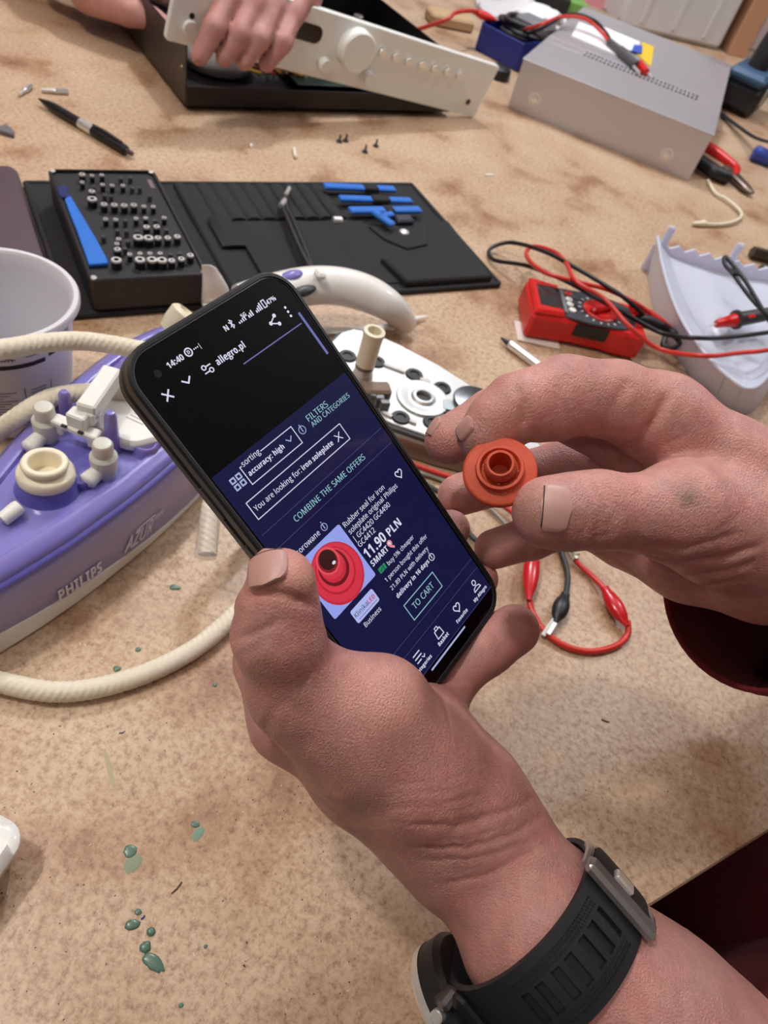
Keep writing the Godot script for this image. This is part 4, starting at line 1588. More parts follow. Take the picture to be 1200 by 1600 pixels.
func steam_iron() -> void:
	var lilac := mat(rgb8(126, 120, 192), 0.2)
	lilac.clearcoat_enabled = true
	lilac.clearcoat = 0.6
	lilac.clearcoat_roughness = 0.08
	lilac.subsurf_scatter_enabled = true
	lilac.subsurf_scatter_strength = 0.25
	var side := mat(rgb8(146, 138, 182), 0.3)
	side.clearcoat_enabled = true
	side.clearcoat = 0.4
	side.clearcoat_roughness = 0.15
	var deep := mat(rgb8(96, 92, 176), 0.2)
	deep.clearcoat_enabled = true
	deep.clearcoat = 0.6
	var grey_white := mat(rgb8(206, 206, 196), 0.35)
	grey_white.subsurf_scatter_enabled = true
	grey_white.subsurf_scatter_strength = 0.2
	M.lilac = lilac
	var o := thing("steam_iron", "lilac steam iron with its handle taken off, pump parts showing on top", "iron", iron_at(0.14, 0, 0))
	var white_top := func(s: float) -> float: return lerpf(0.022, 0.006, clampf(s / 0.16, 0.0, 1.0))
	var stack := func(t: PackedVector3Array, rings: Array, cap: bool):
		var out := rings.duplicate()
		for r in out.size() - 1:
			var a: PackedVector3Array = out[r]
			var b: PackedVector3Array = out[r + 1]
			for k in a.size():
				var j := (k + 1) % a.size()
				quad_out(t, a[k], a[j], b[j], b[k], iron_at(0.15, 0, 0.03))
		if cap:
			var e: PackedVector3Array = out[-1]
			var flat := PackedVector2Array()
			for v in e:
				flat.push_back(Vector2((v - IRON_NOSE).dot(IRON_AXIS), (v - IRON_NOSE).dot(IRON_SIDE)))
			var ix := Geometry2D.triangulate_polygon(flat)
			for k in ix.size() / 3:
				quad_out(t, e[ix[k * 3]], e[ix[k * 3 + 1]], e[ix[k * 3 + 2]], e[ix[k * 3 + 2]], iron_at(0.15, 0, -1))
	var t := PackedVector3Array()
	stack.call(t, [iron_ring(0.003, flat_at(0.0005)), iron_ring(0.0, flat_at(0.003)), iron_ring(0.0, white_top), iron_ring(0.002, white_top)], false)
	part("base_skirt", t, M.white, o, 50)
	t = PackedVector3Array()
	stack.call(t, [iron_ring(0.0008, white_top), iron_ring(0.0002, func(s: float) -> float: return white_top.call(s) + 0.002), iron_ring(0.0, flat_at(0.03)), iron_ring(0.0006, flat_at(0.042)), iron_ring(0.0018, flat_at(0.0475)), iron_ring(0.0036, flat_at(0.0495))], false)
	var body := part("body_side", t, side, o, 50)
	t = PackedVector3Array()
	stack.call(t, [iron_ring(0.0034, flat_at(0.0480)), iron_ring(0.0026, flat_at(0.0500)), iron_ring(0.0034, flat_at(0.0520)), iron_ring(0.0056, flat_at(0.0530))], false)
	part("seam", t, deep, o, 50)
	t = PackedVector3Array()
	stack.call(t, [iron_ring(0.0054, flat_at(0.0510)), iron_ring(0.0058, flat_at(0.0545)), iron_ring(0.0085, flat_at(0.0572)), iron_ring(0.0125, flat_at(0.0588)), iron_ring(0.0150, flat_at(0.0592)), iron_ring(0.0162, flat_at(0.0586)), iron_ring(0.0172, flat_at(0.0560))], true)
	part("top_deck", t, lilac, o, 50)
	# darker well in front of the pump: a raised oval tower carrying the ring
	var ring_at := on(72, 742, 0.066)
	t = PackedVector3Array()
	lathe(t, moved(Vector3(ring_at.x, 0.055, ring_at.z)), [Vector2(0.0185, 0), Vector2(0.0165, 0.003), Vector2(0.0150, 0.0095), Vector2(0, 0.0095)], 36)
	part("filler_tower", t, deep, o, 45)
	t = PackedVector3Array()
	var mid := on(118, 722, 0.06)
	prism(t, Transform3D(Basis(IRON_SIDE, -IRON_AXIS, Vector3.UP), Vector3(mid.x, 0.055, mid.z)), rounded(0.034, 0.030, 0.008), 0.0, 0.006, 0.001)
	part("pump_block", t, deep, o, 45)
	var f := Transform3D(Basis(Vector3.UP, 0.0), ring_at)
	f.basis = Basis(right, -0.10)
	t = PackedVector3Array()
	lathe(t, f, [Vector2(0.0140, -0.003), Vector2(0.0150, -0.0022), Vector2(0.0154, 0.0), Vector2(0.0150, 0.0030), Vector2(0.0136, 0.0042), Vector2(0.0112, 0.0048), Vector2(0.0108, 0.0060), Vector2(0.0120, 0.0072), Vector2(0.0124, 0.0088), Vector2(0.0116, 0.0102), Vector2(0.0102, 0.0106), Vector2(0.0088, 0.0100), Vector2(0.0080, 0.0080), Vector2(0.0078, -0.0005), Vector2(0, -0.0010)], 44)
	part("rubber_ring", t, mat(rgb8(238, 228, 204), 0.5), o, 45)
	# two hose connectors with their elbows
	for c in [[74, 672, 20.0, Vector2(46, 700)], [163, 728, 20.0, Vector2(136, 752)]]:
		var p := on(c[0], c[1], 0.062)
		t = PackedVector3Array()
		lathe(t, moved(Vector3(p.x, 0.056, p.z)), [Vector2(0.0062, -0.002), Vector2(0.0072, 0.004), Vector2(0.0078, 0.010), Vector2(0.0078, 0.0145), Vector2(0.0066, 0.0158), Vector2(0.0058, 0.0165), Vector2(0.0058, 0.0235), Vector2(0.0048, 0.0250), Vector2(0.0030, 0.0254), Vector2(0, 0.0254)], 24)
		var conn := part("hose_connector", t, grey_white, o, 40)
		t = PackedVector3Array()
		var e := on(c[3].x, c[3].y, 0.060)
		tube(t, PackedVector3Array([Vector3(p.x, 0.060, p.z), p.lerp(e, 0.5), e, e + (e - p) * 0.12]), [0.0040, 0.0046, 0.0052, 0.0030], 16)
		part("elbow", t, mat(rgb8(226, 226, 222), 0.25), conn, 60)
	# pump: bracket, yoke and the lever lying back along the iron
	var b0 := on(90, 655, 0.074)
	var b1 := on(148, 678, 0.074)
	t = PackedVector3Array()
	var cross := (b1 - b0).normalized()
	var back := cross.cross(Vector3.UP).normalized() * -1.0
	if back.dot(IRON_AXIS) < 0:
		back = -back
	var bc := (b0 + b1) / 2
	block(t, frame(bc + Vector3.DOWN * 0.001, cross, Vector3.UP), Vector3(0.0290, 0.0040, 0.0080), 0.0008)
	block(t, frame(b0 + Vector3.DOWN * 0.005 + cross * 0.002, cross, Vector3.UP), Vector3(0.0040, 0.009, 0.006), 0.0008)
	block(t, frame(b1 + Vector3.DOWN * 0.005 - cross * 0.002, cross, Vector3.UP), Vector3(0.0040, 0.010, 0.006), 0.0008)
	var bracket := part("pump_bracket", t, M.white, o)
	t = PackedVector3Array()
	block(t, frame(bc + Vector3.UP * 0.004 + back * 0.002 + cross * 0.001, cross, Vector3.UP), Vector3(0.0115, 0.012, 0.0090), 0.001)
	part("yoke", t, M.white, bracket)
	t = PackedVector3Array()
	cylinder(t, bc + back * 0.010 + cross * 0.003 + Vector3.DOWN * 0.004, bc + back * 0.010 + cross * 0.003 + Vector3.UP * 0.010, 0.0058, 0.0050, 20, 0.0006)
	cylinder(t, bc + back * 0.010 + cross * 0.003 + Vector3.UP * 0.004, bc + back * 0.010 + cross * 0.003 + Vector3.UP * 0.0065, 0.0068, 0.0068, 20, 0.0006)
	part("pump_barrel", t, grey_white, bracket)
	for q in [[-0.004, 0.0], [0.0065, 0.0]]:
		t = PackedVector3Array()
		block(t, frame(bc + cross * (q[0] - 0.001) + Vector3.UP * 0.0012 - back * 0.004, cross, Vector3.UP), Vector3(0.0032, 0.0012, 0.0016))
		part("slot", t, M.black, bracket)
	var l0 := on(132, 632, 0.090)
	var l1 := on(176, 570, 0.090)
	var ld := (l1 - l0).normalized()
	t = PackedVector3Array()
	var lf := frame((l0 + l1) / 2 + Vector3.DOWN * 0.0045, ld, Vector3.UP)
	block(t, lf, Vector3((l1 - l0).length(), 0.0075, 0.0112), 0.0012)
	var lever := part("lever", t, M.white, o)
	t = PackedVector3Array()
	block(t, Transform3D(lf.basis, lf * Vector3(-(l1 - l0).length() * 0.42, -0.006, 0)), Vector3(0.009, 0.009, 0.0100), 0.0008)
	part("lever_block", t, M.white, lever)
	t = PackedVector3Array()
	block(t, Transform3D(lf.basis, lf * Vector3(0.002, -0.0060, 0.0045)), Vector3((l1 - l0).length() * 0.8, 0.005, 0.0016), 0.0005)
	block(t, Transform3D(lf.basis, lf * Vector3(0.002, -0.0060, -0.0045)), Vector3((l1 - l0).length() * 0.8, 0.005, 0.0016), 0.0005)
	part("lever_rib", t, M.white, lever)
	for p in [[104, 646, 0.0175, 0.0042], [176, 694, 0.024, 0.0045]]:
		var q := on(p[0], p[1], 0.06)
		t = PackedVector3Array()
		lathe(t, Transform3D(Basis(IRON_SIDE, -0.0), Vector3(q.x, 0.056, q.z)), [Vector2(p[3] * 1.3, 0), Vector2(p[3], 0.004), Vector2(p[3] * 0.85, p[2] * 1.1), Vector2(p[3] * 0.5, p[2] * 1.25), Vector2(0, p[2] * 1.27)], 18)
		part("screw_post", t, lilac, o, 45)
	# white cover plate and a round socket towards the rear
	var cv := on(206, 652, 0.064)
	t = PackedVector3Array()
	var wavy := PackedVector2Array()
	for i in 48:
		var a := TAU * i / 48
		var r := 0.0225 * (1.0 + 0.035 * cos(a * 6.0))
		wavy.push_back(Vector2(cos(a) * r * 1.15, sin(a) * r))
	prism(t, Transform3D(Basis(IRON_SIDE, -IRON_AXIS, Vector3.UP), Vector3(cv.x, 0.057, cv.z)), wavy, 0.0, 0.0085, 0.0022)
	var cover := part("cover_plate", t, M.white, o, 45)
	for k in 3:
		t = PackedVector3Array()
		block(t, Transform3D(Basis(IRON_SIDE, Vector3.UP, -IRON_AXIS), Vector3(cv.x, 0.06555, cv.z) - IRON_AXIS * (0.003 - k * 0.003) + IRON_SIDE * 0.004), Vector3(0.012 - k * 0.002, 0.0002, 0.0007))
		part("print", t, mat(rgb8(150, 150, 152), 0.6), cover)
	var sk := on(228, 696, 0.060)
	t = PackedVector3Array()
	lathe(t, moved(Vector3(sk.x, 0.056, sk.z)), [Vector2(0.0092, 0), Vector2(0.0080, 0.002), Vector2(0.0076, 0.0055), Vector2(0.0066, 0.0066), Vector2(0.0052, 0.0062), Vector2(0.0046, 0.003), Vector2(0, 0.003)], 28)
	part("socket", t, lilac, o, 45)
	# spray nozzle at the nose
	var nz0 := on(24, 796, 0.062)
	var nz1 := on(4, 812, 0.060)
	t = PackedVector3Array()
	var nf := axis_frame(nz0, nz1 - nz0)
	var nl := (nz1 - nz0).length()
	lathe(t, nf, [Vector2(0, -0.003), Vector2(0.0036, -0.003), Vector2(0.0042, -0.001), Vector2(0.0040, nl), Vector2(0.0034, nl + 0.0004), Vector2(0.0028, nl - 0.0015), Vector2(0, nl - 0.0015)], 20)
	part("spray_nozzle", t, M.white, o, 40)
	t = PackedVector3Array()
	block(t, frame(iron_at(0.020, 0.0, 0.0585), IRON_AXIS, Vector3.UP), Vector3(0.030, 0.006, 0.014), 0.002)
	part("nozzle_seat", t, lilac, o, 45)
	# rear: cord joint and the rising back of the tank
	t = PackedVector3Array()
	var rear := []
	for k in [[0.19, 0.030, 0.060], [0.205, 0.033, 0.068], [0.225, 0.034, 0.072], [0.250, 0.031, 0.072], [0.270, 0.022, 0.066], [0.276, 0.012, 0.060]]:
		var ring := PackedVector3Array()
		for i in 20:
			var a := PI * i / 19
			ring.push_back(iron_at(k[0], cos(a) * k[1], 0.055 + sin(a) * (k[2] - 0.055)))
		rear.append(ring)
	loft(t, rear, true, true)
	part("tank_back", t, lilac, o, 50)
	t = PackedVector3Array()
	var cj := on(284, 497, 0.075)
	lathe(t, axis_frame(cj, IRON_AXIS + Vector3.UP * 1.4 + IRON_SIDE * 0.6), [Vector2(0.0090, -0.012), Vector2(0.0105, -0.004), Vector2(0.0105, 0.004), Vector2(0.0085, 0.006), Vector2(0.0060, 0.0065), Vector2(0.0050, 0.004), Vector2(0, 0.004)], 24)
	part("cord_joint", t, M.cream, o, 40)
	var print_ := mat(rgb8(222, 218, 232), 0.4)
	var s0 := (on(84, 912, 0.018) - IRON_NOSE).dot(IRON_AXIS)
	var s1 := (on(157, 880, 0.018) - IRON_NOSE).dot(IRON_AXIS)
	iron_letters("PHILIPS", s0 - 0.007, 0.0165, s1 - s0 + 0.004, 0.0100, print_, body, true)
	s0 = (on(200, 860, 0.014) - IRON_NOSE).dot(IRON_AXIS)
	s1 = (on(233, 842, 0.014) - IRON_NOSE).dot(IRON_AXIS)
	iron_letters("AZUR", s0 - 0.004, 0.0165, s1 - s0 + 0.008, 0.0115, print_, body, false, 0.3)
	iron_letters("4000", s1 + 0.0065, 0.0250, 0.0085, 0.0032, print_, body, false, 0.3)
	iron_letters("–", s0 + 0.006, 0.0292, s1 - s0 + 0.002, 0.0004, print_, body, false)

# ---------------------------------------------------------------- the cream mains cord, coiled round the iron
func mains_cord() -> void:
	var pts := [on(-190, 620, 0.06), on(-90, 562, 0.086), on(0, 547, 0.098), on(60, 537, 0.098), on(130, 533, 0.095), on(210, 545, 0.092), on(280, 560, 0.09), on(330, 590, 0.088), on(300, 616, 0.076), on(215, 617, 0.067), on(140, 613, 0.0665), on(80, 622, 0.066), on(30, 650, 0.062), on(-15, 690, 0.045), on(-60, 780, 0.014), on(-120, 920, 0.007), on(-90, 1040, 0.006), on(0, 1066, 0.006), on(90, 1081, 0.006), on(180, 1068, 0.006), on(270, 1033, 0.006), on(340, 985, 0.006), on(420, 900, 0.006), on(450, 820, 0.010), on(400, 760, 0.035), on(350, 752, 0.055), on(331, 785, 0.052), on(326, 840, 0.044), on(324, 868, 0.040)]
	var m := mat(rgb8(226, 216, 196), 0.75)
	m.rim_enabled = true
	m.rim = 0.3
	M.cord = m
	var base := on(180, 1068, 0.0)
	var o := thing("mains_cord", "cream braided textile mains cord looping over the lilac iron and across the bench", "cord", base)
	part_mesh("braided_jacket", braided(spline(pts, 60), 0.0054, base), m, o)
	var t := PackedVector3Array()
	var e0 := on(329, 800, 0.05)
	var e1 := on(321, 872, 0.039)
	cylinder(t, e0, e1, 0.0066, 0.0064, 20)
	var sleeve := mat(Color(0.96, 0.94, 0.92, 0.25), 0.12)
	sleeve.transparency = BaseMaterial3D.TRANSPARENCY_ALPHA
	part("clear_sleeve", t, sleeve, o)

# a bar whose skin is woven: ridges running both ways round it
func braided(path: PackedVector3Array, r: float, off: Vector3) -> ArrayMesh:
	var n := 20
	var verts := PackedVector3Array()
	var index := PackedInt32Array()
	var side := Vector3.RIGHT
	var run := 0.0
	var last := -1.0
	var rings := 0
	for i in path.size() - 1:
		run += path[i].distance_to(path[maxi(i - 1, 0)])
		if run - last < 0.00065:
			continue
		last = run
		var d := (path[i + 1] - path[i]).normalized()
		side = (d.cross(Vector3.UP) if rings == 0 else side - d * side.dot(d)).normalized()
		var over := side.cross(d)
		for k in n:
			var a := TAU * k / n
			var w := maxf(sin(run * TAU / 0.0038 + 5.0 * a), sin(run * TAU / 0.0038 - 5.0 * a))
			var q := r + 0.0004 * w
			verts.push_back(path[i] - off + side * cos(a) * q + over * sin(a) * q)
		if rings:
			for k in n:
				var j := (k + 1) % n
				var p := (rings - 1) * n
				index.append_array([p + k, p + n + j, p + n + k, p + k, p + j, p + n + j])
		rings += 1
	var arrays := []
	arrays.resize(Mesh.ARRAY_MAX)
	arrays[Mesh.ARRAY_VERTEX] = verts
	arrays[Mesh.ARRAY_NORMAL] = face_normals(verts, index)
	arrays[Mesh.ARRAY_INDEX] = index
	var me := ArrayMesh.new()
	me.add_surface_from_arrays(Mesh.PRIMITIVE_TRIANGLES, arrays)
	return me

# ---------------------------------------------------------------- the plastic tub
func plastic_tub() -> void:
	var c := Vector3(-0.277, 0, -0.335)
	var m := mat(rgb8(222, 220, 226), 0.35)
	m.backlight_enabled = true
	m.backlight = Color(0.35, 0.35, 0.37)
	var o := thing("plastic_tub", "white translucent plastic food tub with printed label, black screws in it", "tub", c)
	var t := PackedVector3Array()
	lathe(t, moved(c), [Vector2(0, 0.001), Vector2(0.036, 0.0005), Vector2(0.0385, 0.003), Vector2(0.0392, 0.008), Vector2(0.0455, 0.0850), Vector2(0.0462, 0.0865), Vector2(0.0500, 0.0870), Vector2(0.0512, 0.0885), Vector2(0.0512, 0.0915), Vector2(0.0502, 0.0930), Vector2(0.0475, 0.0930), Vector2(0.0458, 0.0912), Vector2(0.0442, 0.0840), Vector2(0.0380, 0.0080), Vector2(0.0360, 0.0030), Vector2(0, 0.0030)], 64)
	part("cup", t, m, o, 35)
	# printed label: a thin sleeve and its lines of small print
	t = PackedVector3Array()
	var at_h := func(y: float) -> float: return lerpf(0.0392, 0.0455, (y - 0.008) / 0.077) + 0.00025
	lathe(t, moved(c), [Vector2(at_h.call(0.014), 0.014), Vector2(at_h.call(0.080), 0.080)], 64)
	var lab := part("label", t, mat(rgb8(226, 224, 230), 0.5), o, 35)
	var ink := mat(rgb8(90, 88, 98), 0.6)
	var dark := mat(rgb8(42, 40, 46), 0.6)
	var bar := func(a0: float, a1: float, y: float, h: float, mm: Material):
		var q := PackedVector3Array()
		var n := maxi(2, int((a1 - a0) / 0.08))
		for i in n:
			var a := lerpf(a0, a1, float(i) / n)
			var b := lerpf(a0, a1, float(i + 1) / n)
			var r0: float = at_h.call(y) + 0.0002
			var r1: float = at_h.call(y + h) + 0.0002
			quad(q, c + Vector3(sin(a) * r0, y, cos(a) * r0), c + Vector3(sin(b) * r0, y, cos(b) * r0), c + Vector3(sin(b) * r1, y + h, cos(b) * r1), c + Vector3(sin(a) * r1, y + h, cos(a) * r1))
		part("printed_line", q, mm, lab)
	bar.call(0.35, 1.22, 0.0665, 0.0034, dark)
	bar.call(1.28, 1.75, 0.0690, 0.0034, dark)
	bar.call(-0.6, 0.3, 0.0640, 0.0030, mat(rgb8(150, 140, 140), 0.6))
	for k in 4:
		bar.call(0.95, 1.75, 0.0745 + k * 0.0016 - k * 0.0, 0.0006, ink)
	bar.call(0.1, 0.85, 0.0795, 0.0014, dark)
	for k in 9:
		bar.call(0.15, 0.75 - (k % 3) * 0.1, 0.046 - k * 0.0024, 0.0007, ink)
		bar.call(0.95, 1.2, 0.046 - k * 0.0024, 0.0007, ink)
	for k in 5:
		bar.call(0.1, 1.75, 0.0215 - k * 0.0016, 0.0006, ink)
	for a in [0.08, 0.86, 1.28]:
		bar.call(a, a + 0.012, 0.023, 0.026, ink)
	# cursive name on the label
	for k in 16:
		t = PackedVector3Array()
		var a := 0.12 + k * 0.043
		var r: float = at_h.call(0.073) + 0.0004
		var up_ := 0.0012 + 0.0009 * float((k * 7) % 3)
		tube(t, PackedVector3Array([c + Vector3(sin(a) * r, 0.0735, cos(a) * r), c + Vector3(sin(a + 0.02) * r, 0.0735 + up_, cos(a + 0.02) * r), c + Vector3(sin(a + 0.04) * r, 0.0737, cos(a + 0.04) * r)]), 0.00028, 4)
		part("printed_letter", t, dark, lab)
	var rng := RandomNumberGenerator.new()
	rng.seed = 4
	for i in 6:
		var a := rng.randf() * TAU
		var p: Vector3 = c + Vector3(cos(a) * 0.02, 0.0055, sin(a) * 0.018) + Vector3(0.004, 0, -0.006)
		t = PackedVector3Array()
		var d := Vector3(cos(a * 3), 0, sin(a * 3))
		cylinder(t, p - d * 0.006, p + d * 0.006, 0.0014, 0.0012, 10)
		cylinder(t, p + d * 0.006, p + d * 0.0085, 0.0026, 0.0026, 12, 0.0004)
		single("loose_screw", t, M.black, "black screw lying in the white plastic tub", "screw", "screws in the tub")

# ---------------------------------------------------------------- bit case on the tool roll
const E1 := Vector3(0.756, 0, -0.655)         # along the bench's near edge
const E2 := Vector3(0.655, 0, 0.756)          # towards the near edge
const KIT := Vector3(-0.3955, 0, -0.5852)     # far left corner of the bit case
const ROLL_AT := Vector3(-0.435, 0, -0.603)

func flat_frame(p: Vector3, y: float) -> Transform3D:     # x along E1, y away from the near edge, z up
	return Transform3D(Basis(E1, -E2, Vector3.UP), Vector3(p.x, y, p.z))

func bit_kit() -> void:
	var o := thing("bit_case", "open black driver bit case standing on the black tool roll", "tool case", KIT + E1 * 0.0465 + E2 * 0.0875)
	var c := KIT + E1 * 0.0465 + E2 * 0.0875
	var m := mat(rgb8(24, 23, 26), 0.38)
	var t := PackedVector3Array()
	prism(t, flat_frame(c, 0), rounded(0.096, 0.178, 0.006), 0.0072, 0.030, 0.002)
	part("case_body", t, m, o)
	t = PackedVector3Array()
	ring_wall(t, flat_frame(c, 0), rounded(0.097, 0.179, 0.0065, 5), rounded(0.0905, 0.1725, 0.004, 5), 0.0285, 0.0370, 0.001)
	part("case_rim", t, m, o)
	t = PackedVector3Array()
	prism(t, flat_frame(c, 0), rounded(0.091, 0.173, 0.004), 0.029, 0.0345, 0.0004)
	var tray := part("foam_tray", t, mat(rgb8(30, 28, 31), 0.7), o)
	for k in [[-1, -1], [1, -1], [1, 1], [-1, 1]]:
		t = PackedVector3Array()
		var p: Vector3 = c + E1 * k[0] * 0.0445 + E2 * k[1] * 0.0855
		lathe(t, moved(Vector3(p.x, 0.0365, p.z)), [Vector2(0.0026, 0), Vector2(0.0026, 0.0006), Vector2(0.0018, 0.0014), Vector2(0, 0.0015)], 14)
		part("corner_magnet", t, M.steel, o)
	t = PackedVector3Array()
	var lp := on(236, 286, 0.036)
	block(t, Transform3D(Basis(E2, Vector3.UP, -E1), Vector3(lp.x, 0.0348, lp.z)), Vector3(0.016, 0.0010, 0.004), 0.0002)
	part("size_tag", t, mat(rgb8(120, 96, 102), 0.6), tray)
	# recess and blue prying tool in it
	var shape := PackedVector2Array()
	var f := flat_frame(c, 0.0352)
	for p in [Vector2(101, 310), Vector2(110, 305), Vector2(122, 325), Vector2(150, 372), Vector2(168, 405), Vector2(169, 411), Vector2(139, 413), Vector2(136, 405), Vector2(120, 360), Vector2(107, 328)]:
		var q := f.affine_inverse() * on(p.x, p.y, 0.0385)
		shape.push_back(Vector2(q.x, q.y))
	t = PackedVector3Array()
	prism(t, f, shape, 0.0, 0.0035, 0.0007)
	var pry := thing("prying_tool", "blue plastic prying tool lying in the black bit case", "tool", Vector3(c.x, 0.0352, c.z))
	part("blade", t, M.blue, pry)
	t = PackedVector3Array()
	var q0 := on(99, 298, 0.0385)
	block(t, frame(Vector3(q0.x, 0.0368, q0.z), on(104, 312, 0.0385) - on(97, 292, 0.0385), Vector3.UP), Vector3(0.020, 0.003, 0.009), 0.0007)
	part("tip", t, mat(rgb8(22, 40, 96), 0.4), pry)
	# driver bits standing in the foam
	var bits := [[453, 147, 1], [507, 150, 0], [561, 147, 0], [665, 158, 3], [718, 155, 3], [453, 187, 0], [513, 205, 3], [565, 200, 0], [617, 205, 0], [677, 205, 0], [727, 210, 3], [507, 240, 1], [508, 285, 2], [573, 312, 1], [630, 315, 1], [685, 318, 1], [738, 316, 1], [793, 320, 0], [845, 322, 0], [582, 390, 0], [638, 393, 0], [690, 392, 3], [750, 387, 0], [803, 385, 0], [857, 390, 3], [905, 383, 0], [645, 445, 3], [697, 448, 3], [755, 450, 3], [808, 437, 1], [864, 435, 1], [917, 442, 3], [653, 500, 0], [645, 526, 0], [648, 560, 1], [690, 545, 3], [715, 585, 0], [762, 497, 2], [820, 500, 2], [872, 497, 1], [925, 497, 1], [978, 490, 1], [642, 622, 2], [772, 580, 0], [827, 580, 0], [883, 580, 0], [940, 577, 3], [990, 572, 3], [772, 620, 2], [838, 620, 2], [893, 622, 2], [947, 622, 1], [1000, 613, 1], [1050, 593, 1], [770, 210, 3], [825, 255, 3], [575, 250, 3], [705, 505, 3], [610, 255, 3], [570, 480, 3]]
	var kinds := []
	for k in 4:
		var src := thing("driver_bit", ["small steel driver bit standing in the black bit case", "bright steel nut driver bit standing in the black bit case", "wide steel socket bit standing in the black bit case", "small dark driver bit sunk in the black bit case"][k], "driver bit", Vector3.ZERO, ["small bright bits in the bit case", "nut driver bits in the bit case", "wide socket bits in the bit case", "dark bits in the bit case"][k])
		var mm: Material = M.dark_steel if k == 3 else M.steel
		t = PackedVector3Array()
		var r: float = [0.0021, 0.0029, 0.0042, 0.0019][k]
		var h: float = [0.0075, 0.0080, 0.0085, 0.0060][k]
		var hole: float = [0.0009, 0.0012, 0.0020, 0.0008][k]
		lathe(t, moved(Vector3.ZERO), [Vector2(0, 0), Vector2(r, 0), Vector2(r, h - 0.0005), Vector2(r - 0.0004, h), Vector2(hole, h), Vector2(hole, h - 0.002), Vector2(0, h - 0.002)], 14)
		part("shank", t, M.black if k != 3 else mm, src)
		t = PackedVector3Array()
		lathe(t, moved(Vector3.ZERO), [Vector2(r + 0.0001, h - 0.0016), Vector2(r + 0.0001, h - 0.0004), Vector2(r - 0.0003, h + 0.0001), Vector2(hole, h + 0.0001)], 14)
		part("tip_ring", t, mm, src)
		if k != 2:
			t = PackedVector3Array()
			block(t, moved(Vector3(0, h - 0.0008, 0), 0.5 + k), Vector3(r * 1.5, 0.0012, 0.0006))
			part("slot", t, M.black, src)
		kinds.append(src)
	var used_kind := [false, false, false, false]
	for b in bits:
		var k: int = b[2]
		var p := on(b[0] * 0.28333, 230 + b[1] * 0.28333, 0.042)
		var n: Node3D = kinds[k]
		if used_kind[k]:
			n = copy_of(kinds[k])
		used_kind[k] = true
		n.position = Vector3(p.x, 0.0340, p.z)
	# the case's lid beside it
	var lid := thing("flat_case", "dark glossy flat plastic case lying beside the tool roll", "case", ROLL_AT - E1 * 0.052 + E2 * 0.085)
	t = PackedVector3Array()
	var lc := ROLL_AT - E1 * 0.0535 + E2 * 0.088
	prism(t, flat_frame(lc, 0), rounded(0.097, 0.21, 0.010), 0.0, 0.0135, 0.003)
	var lm := mat(rgb8(132, 122, 128), 0.36, 0.9)
	part("shell", t, lm, lid)

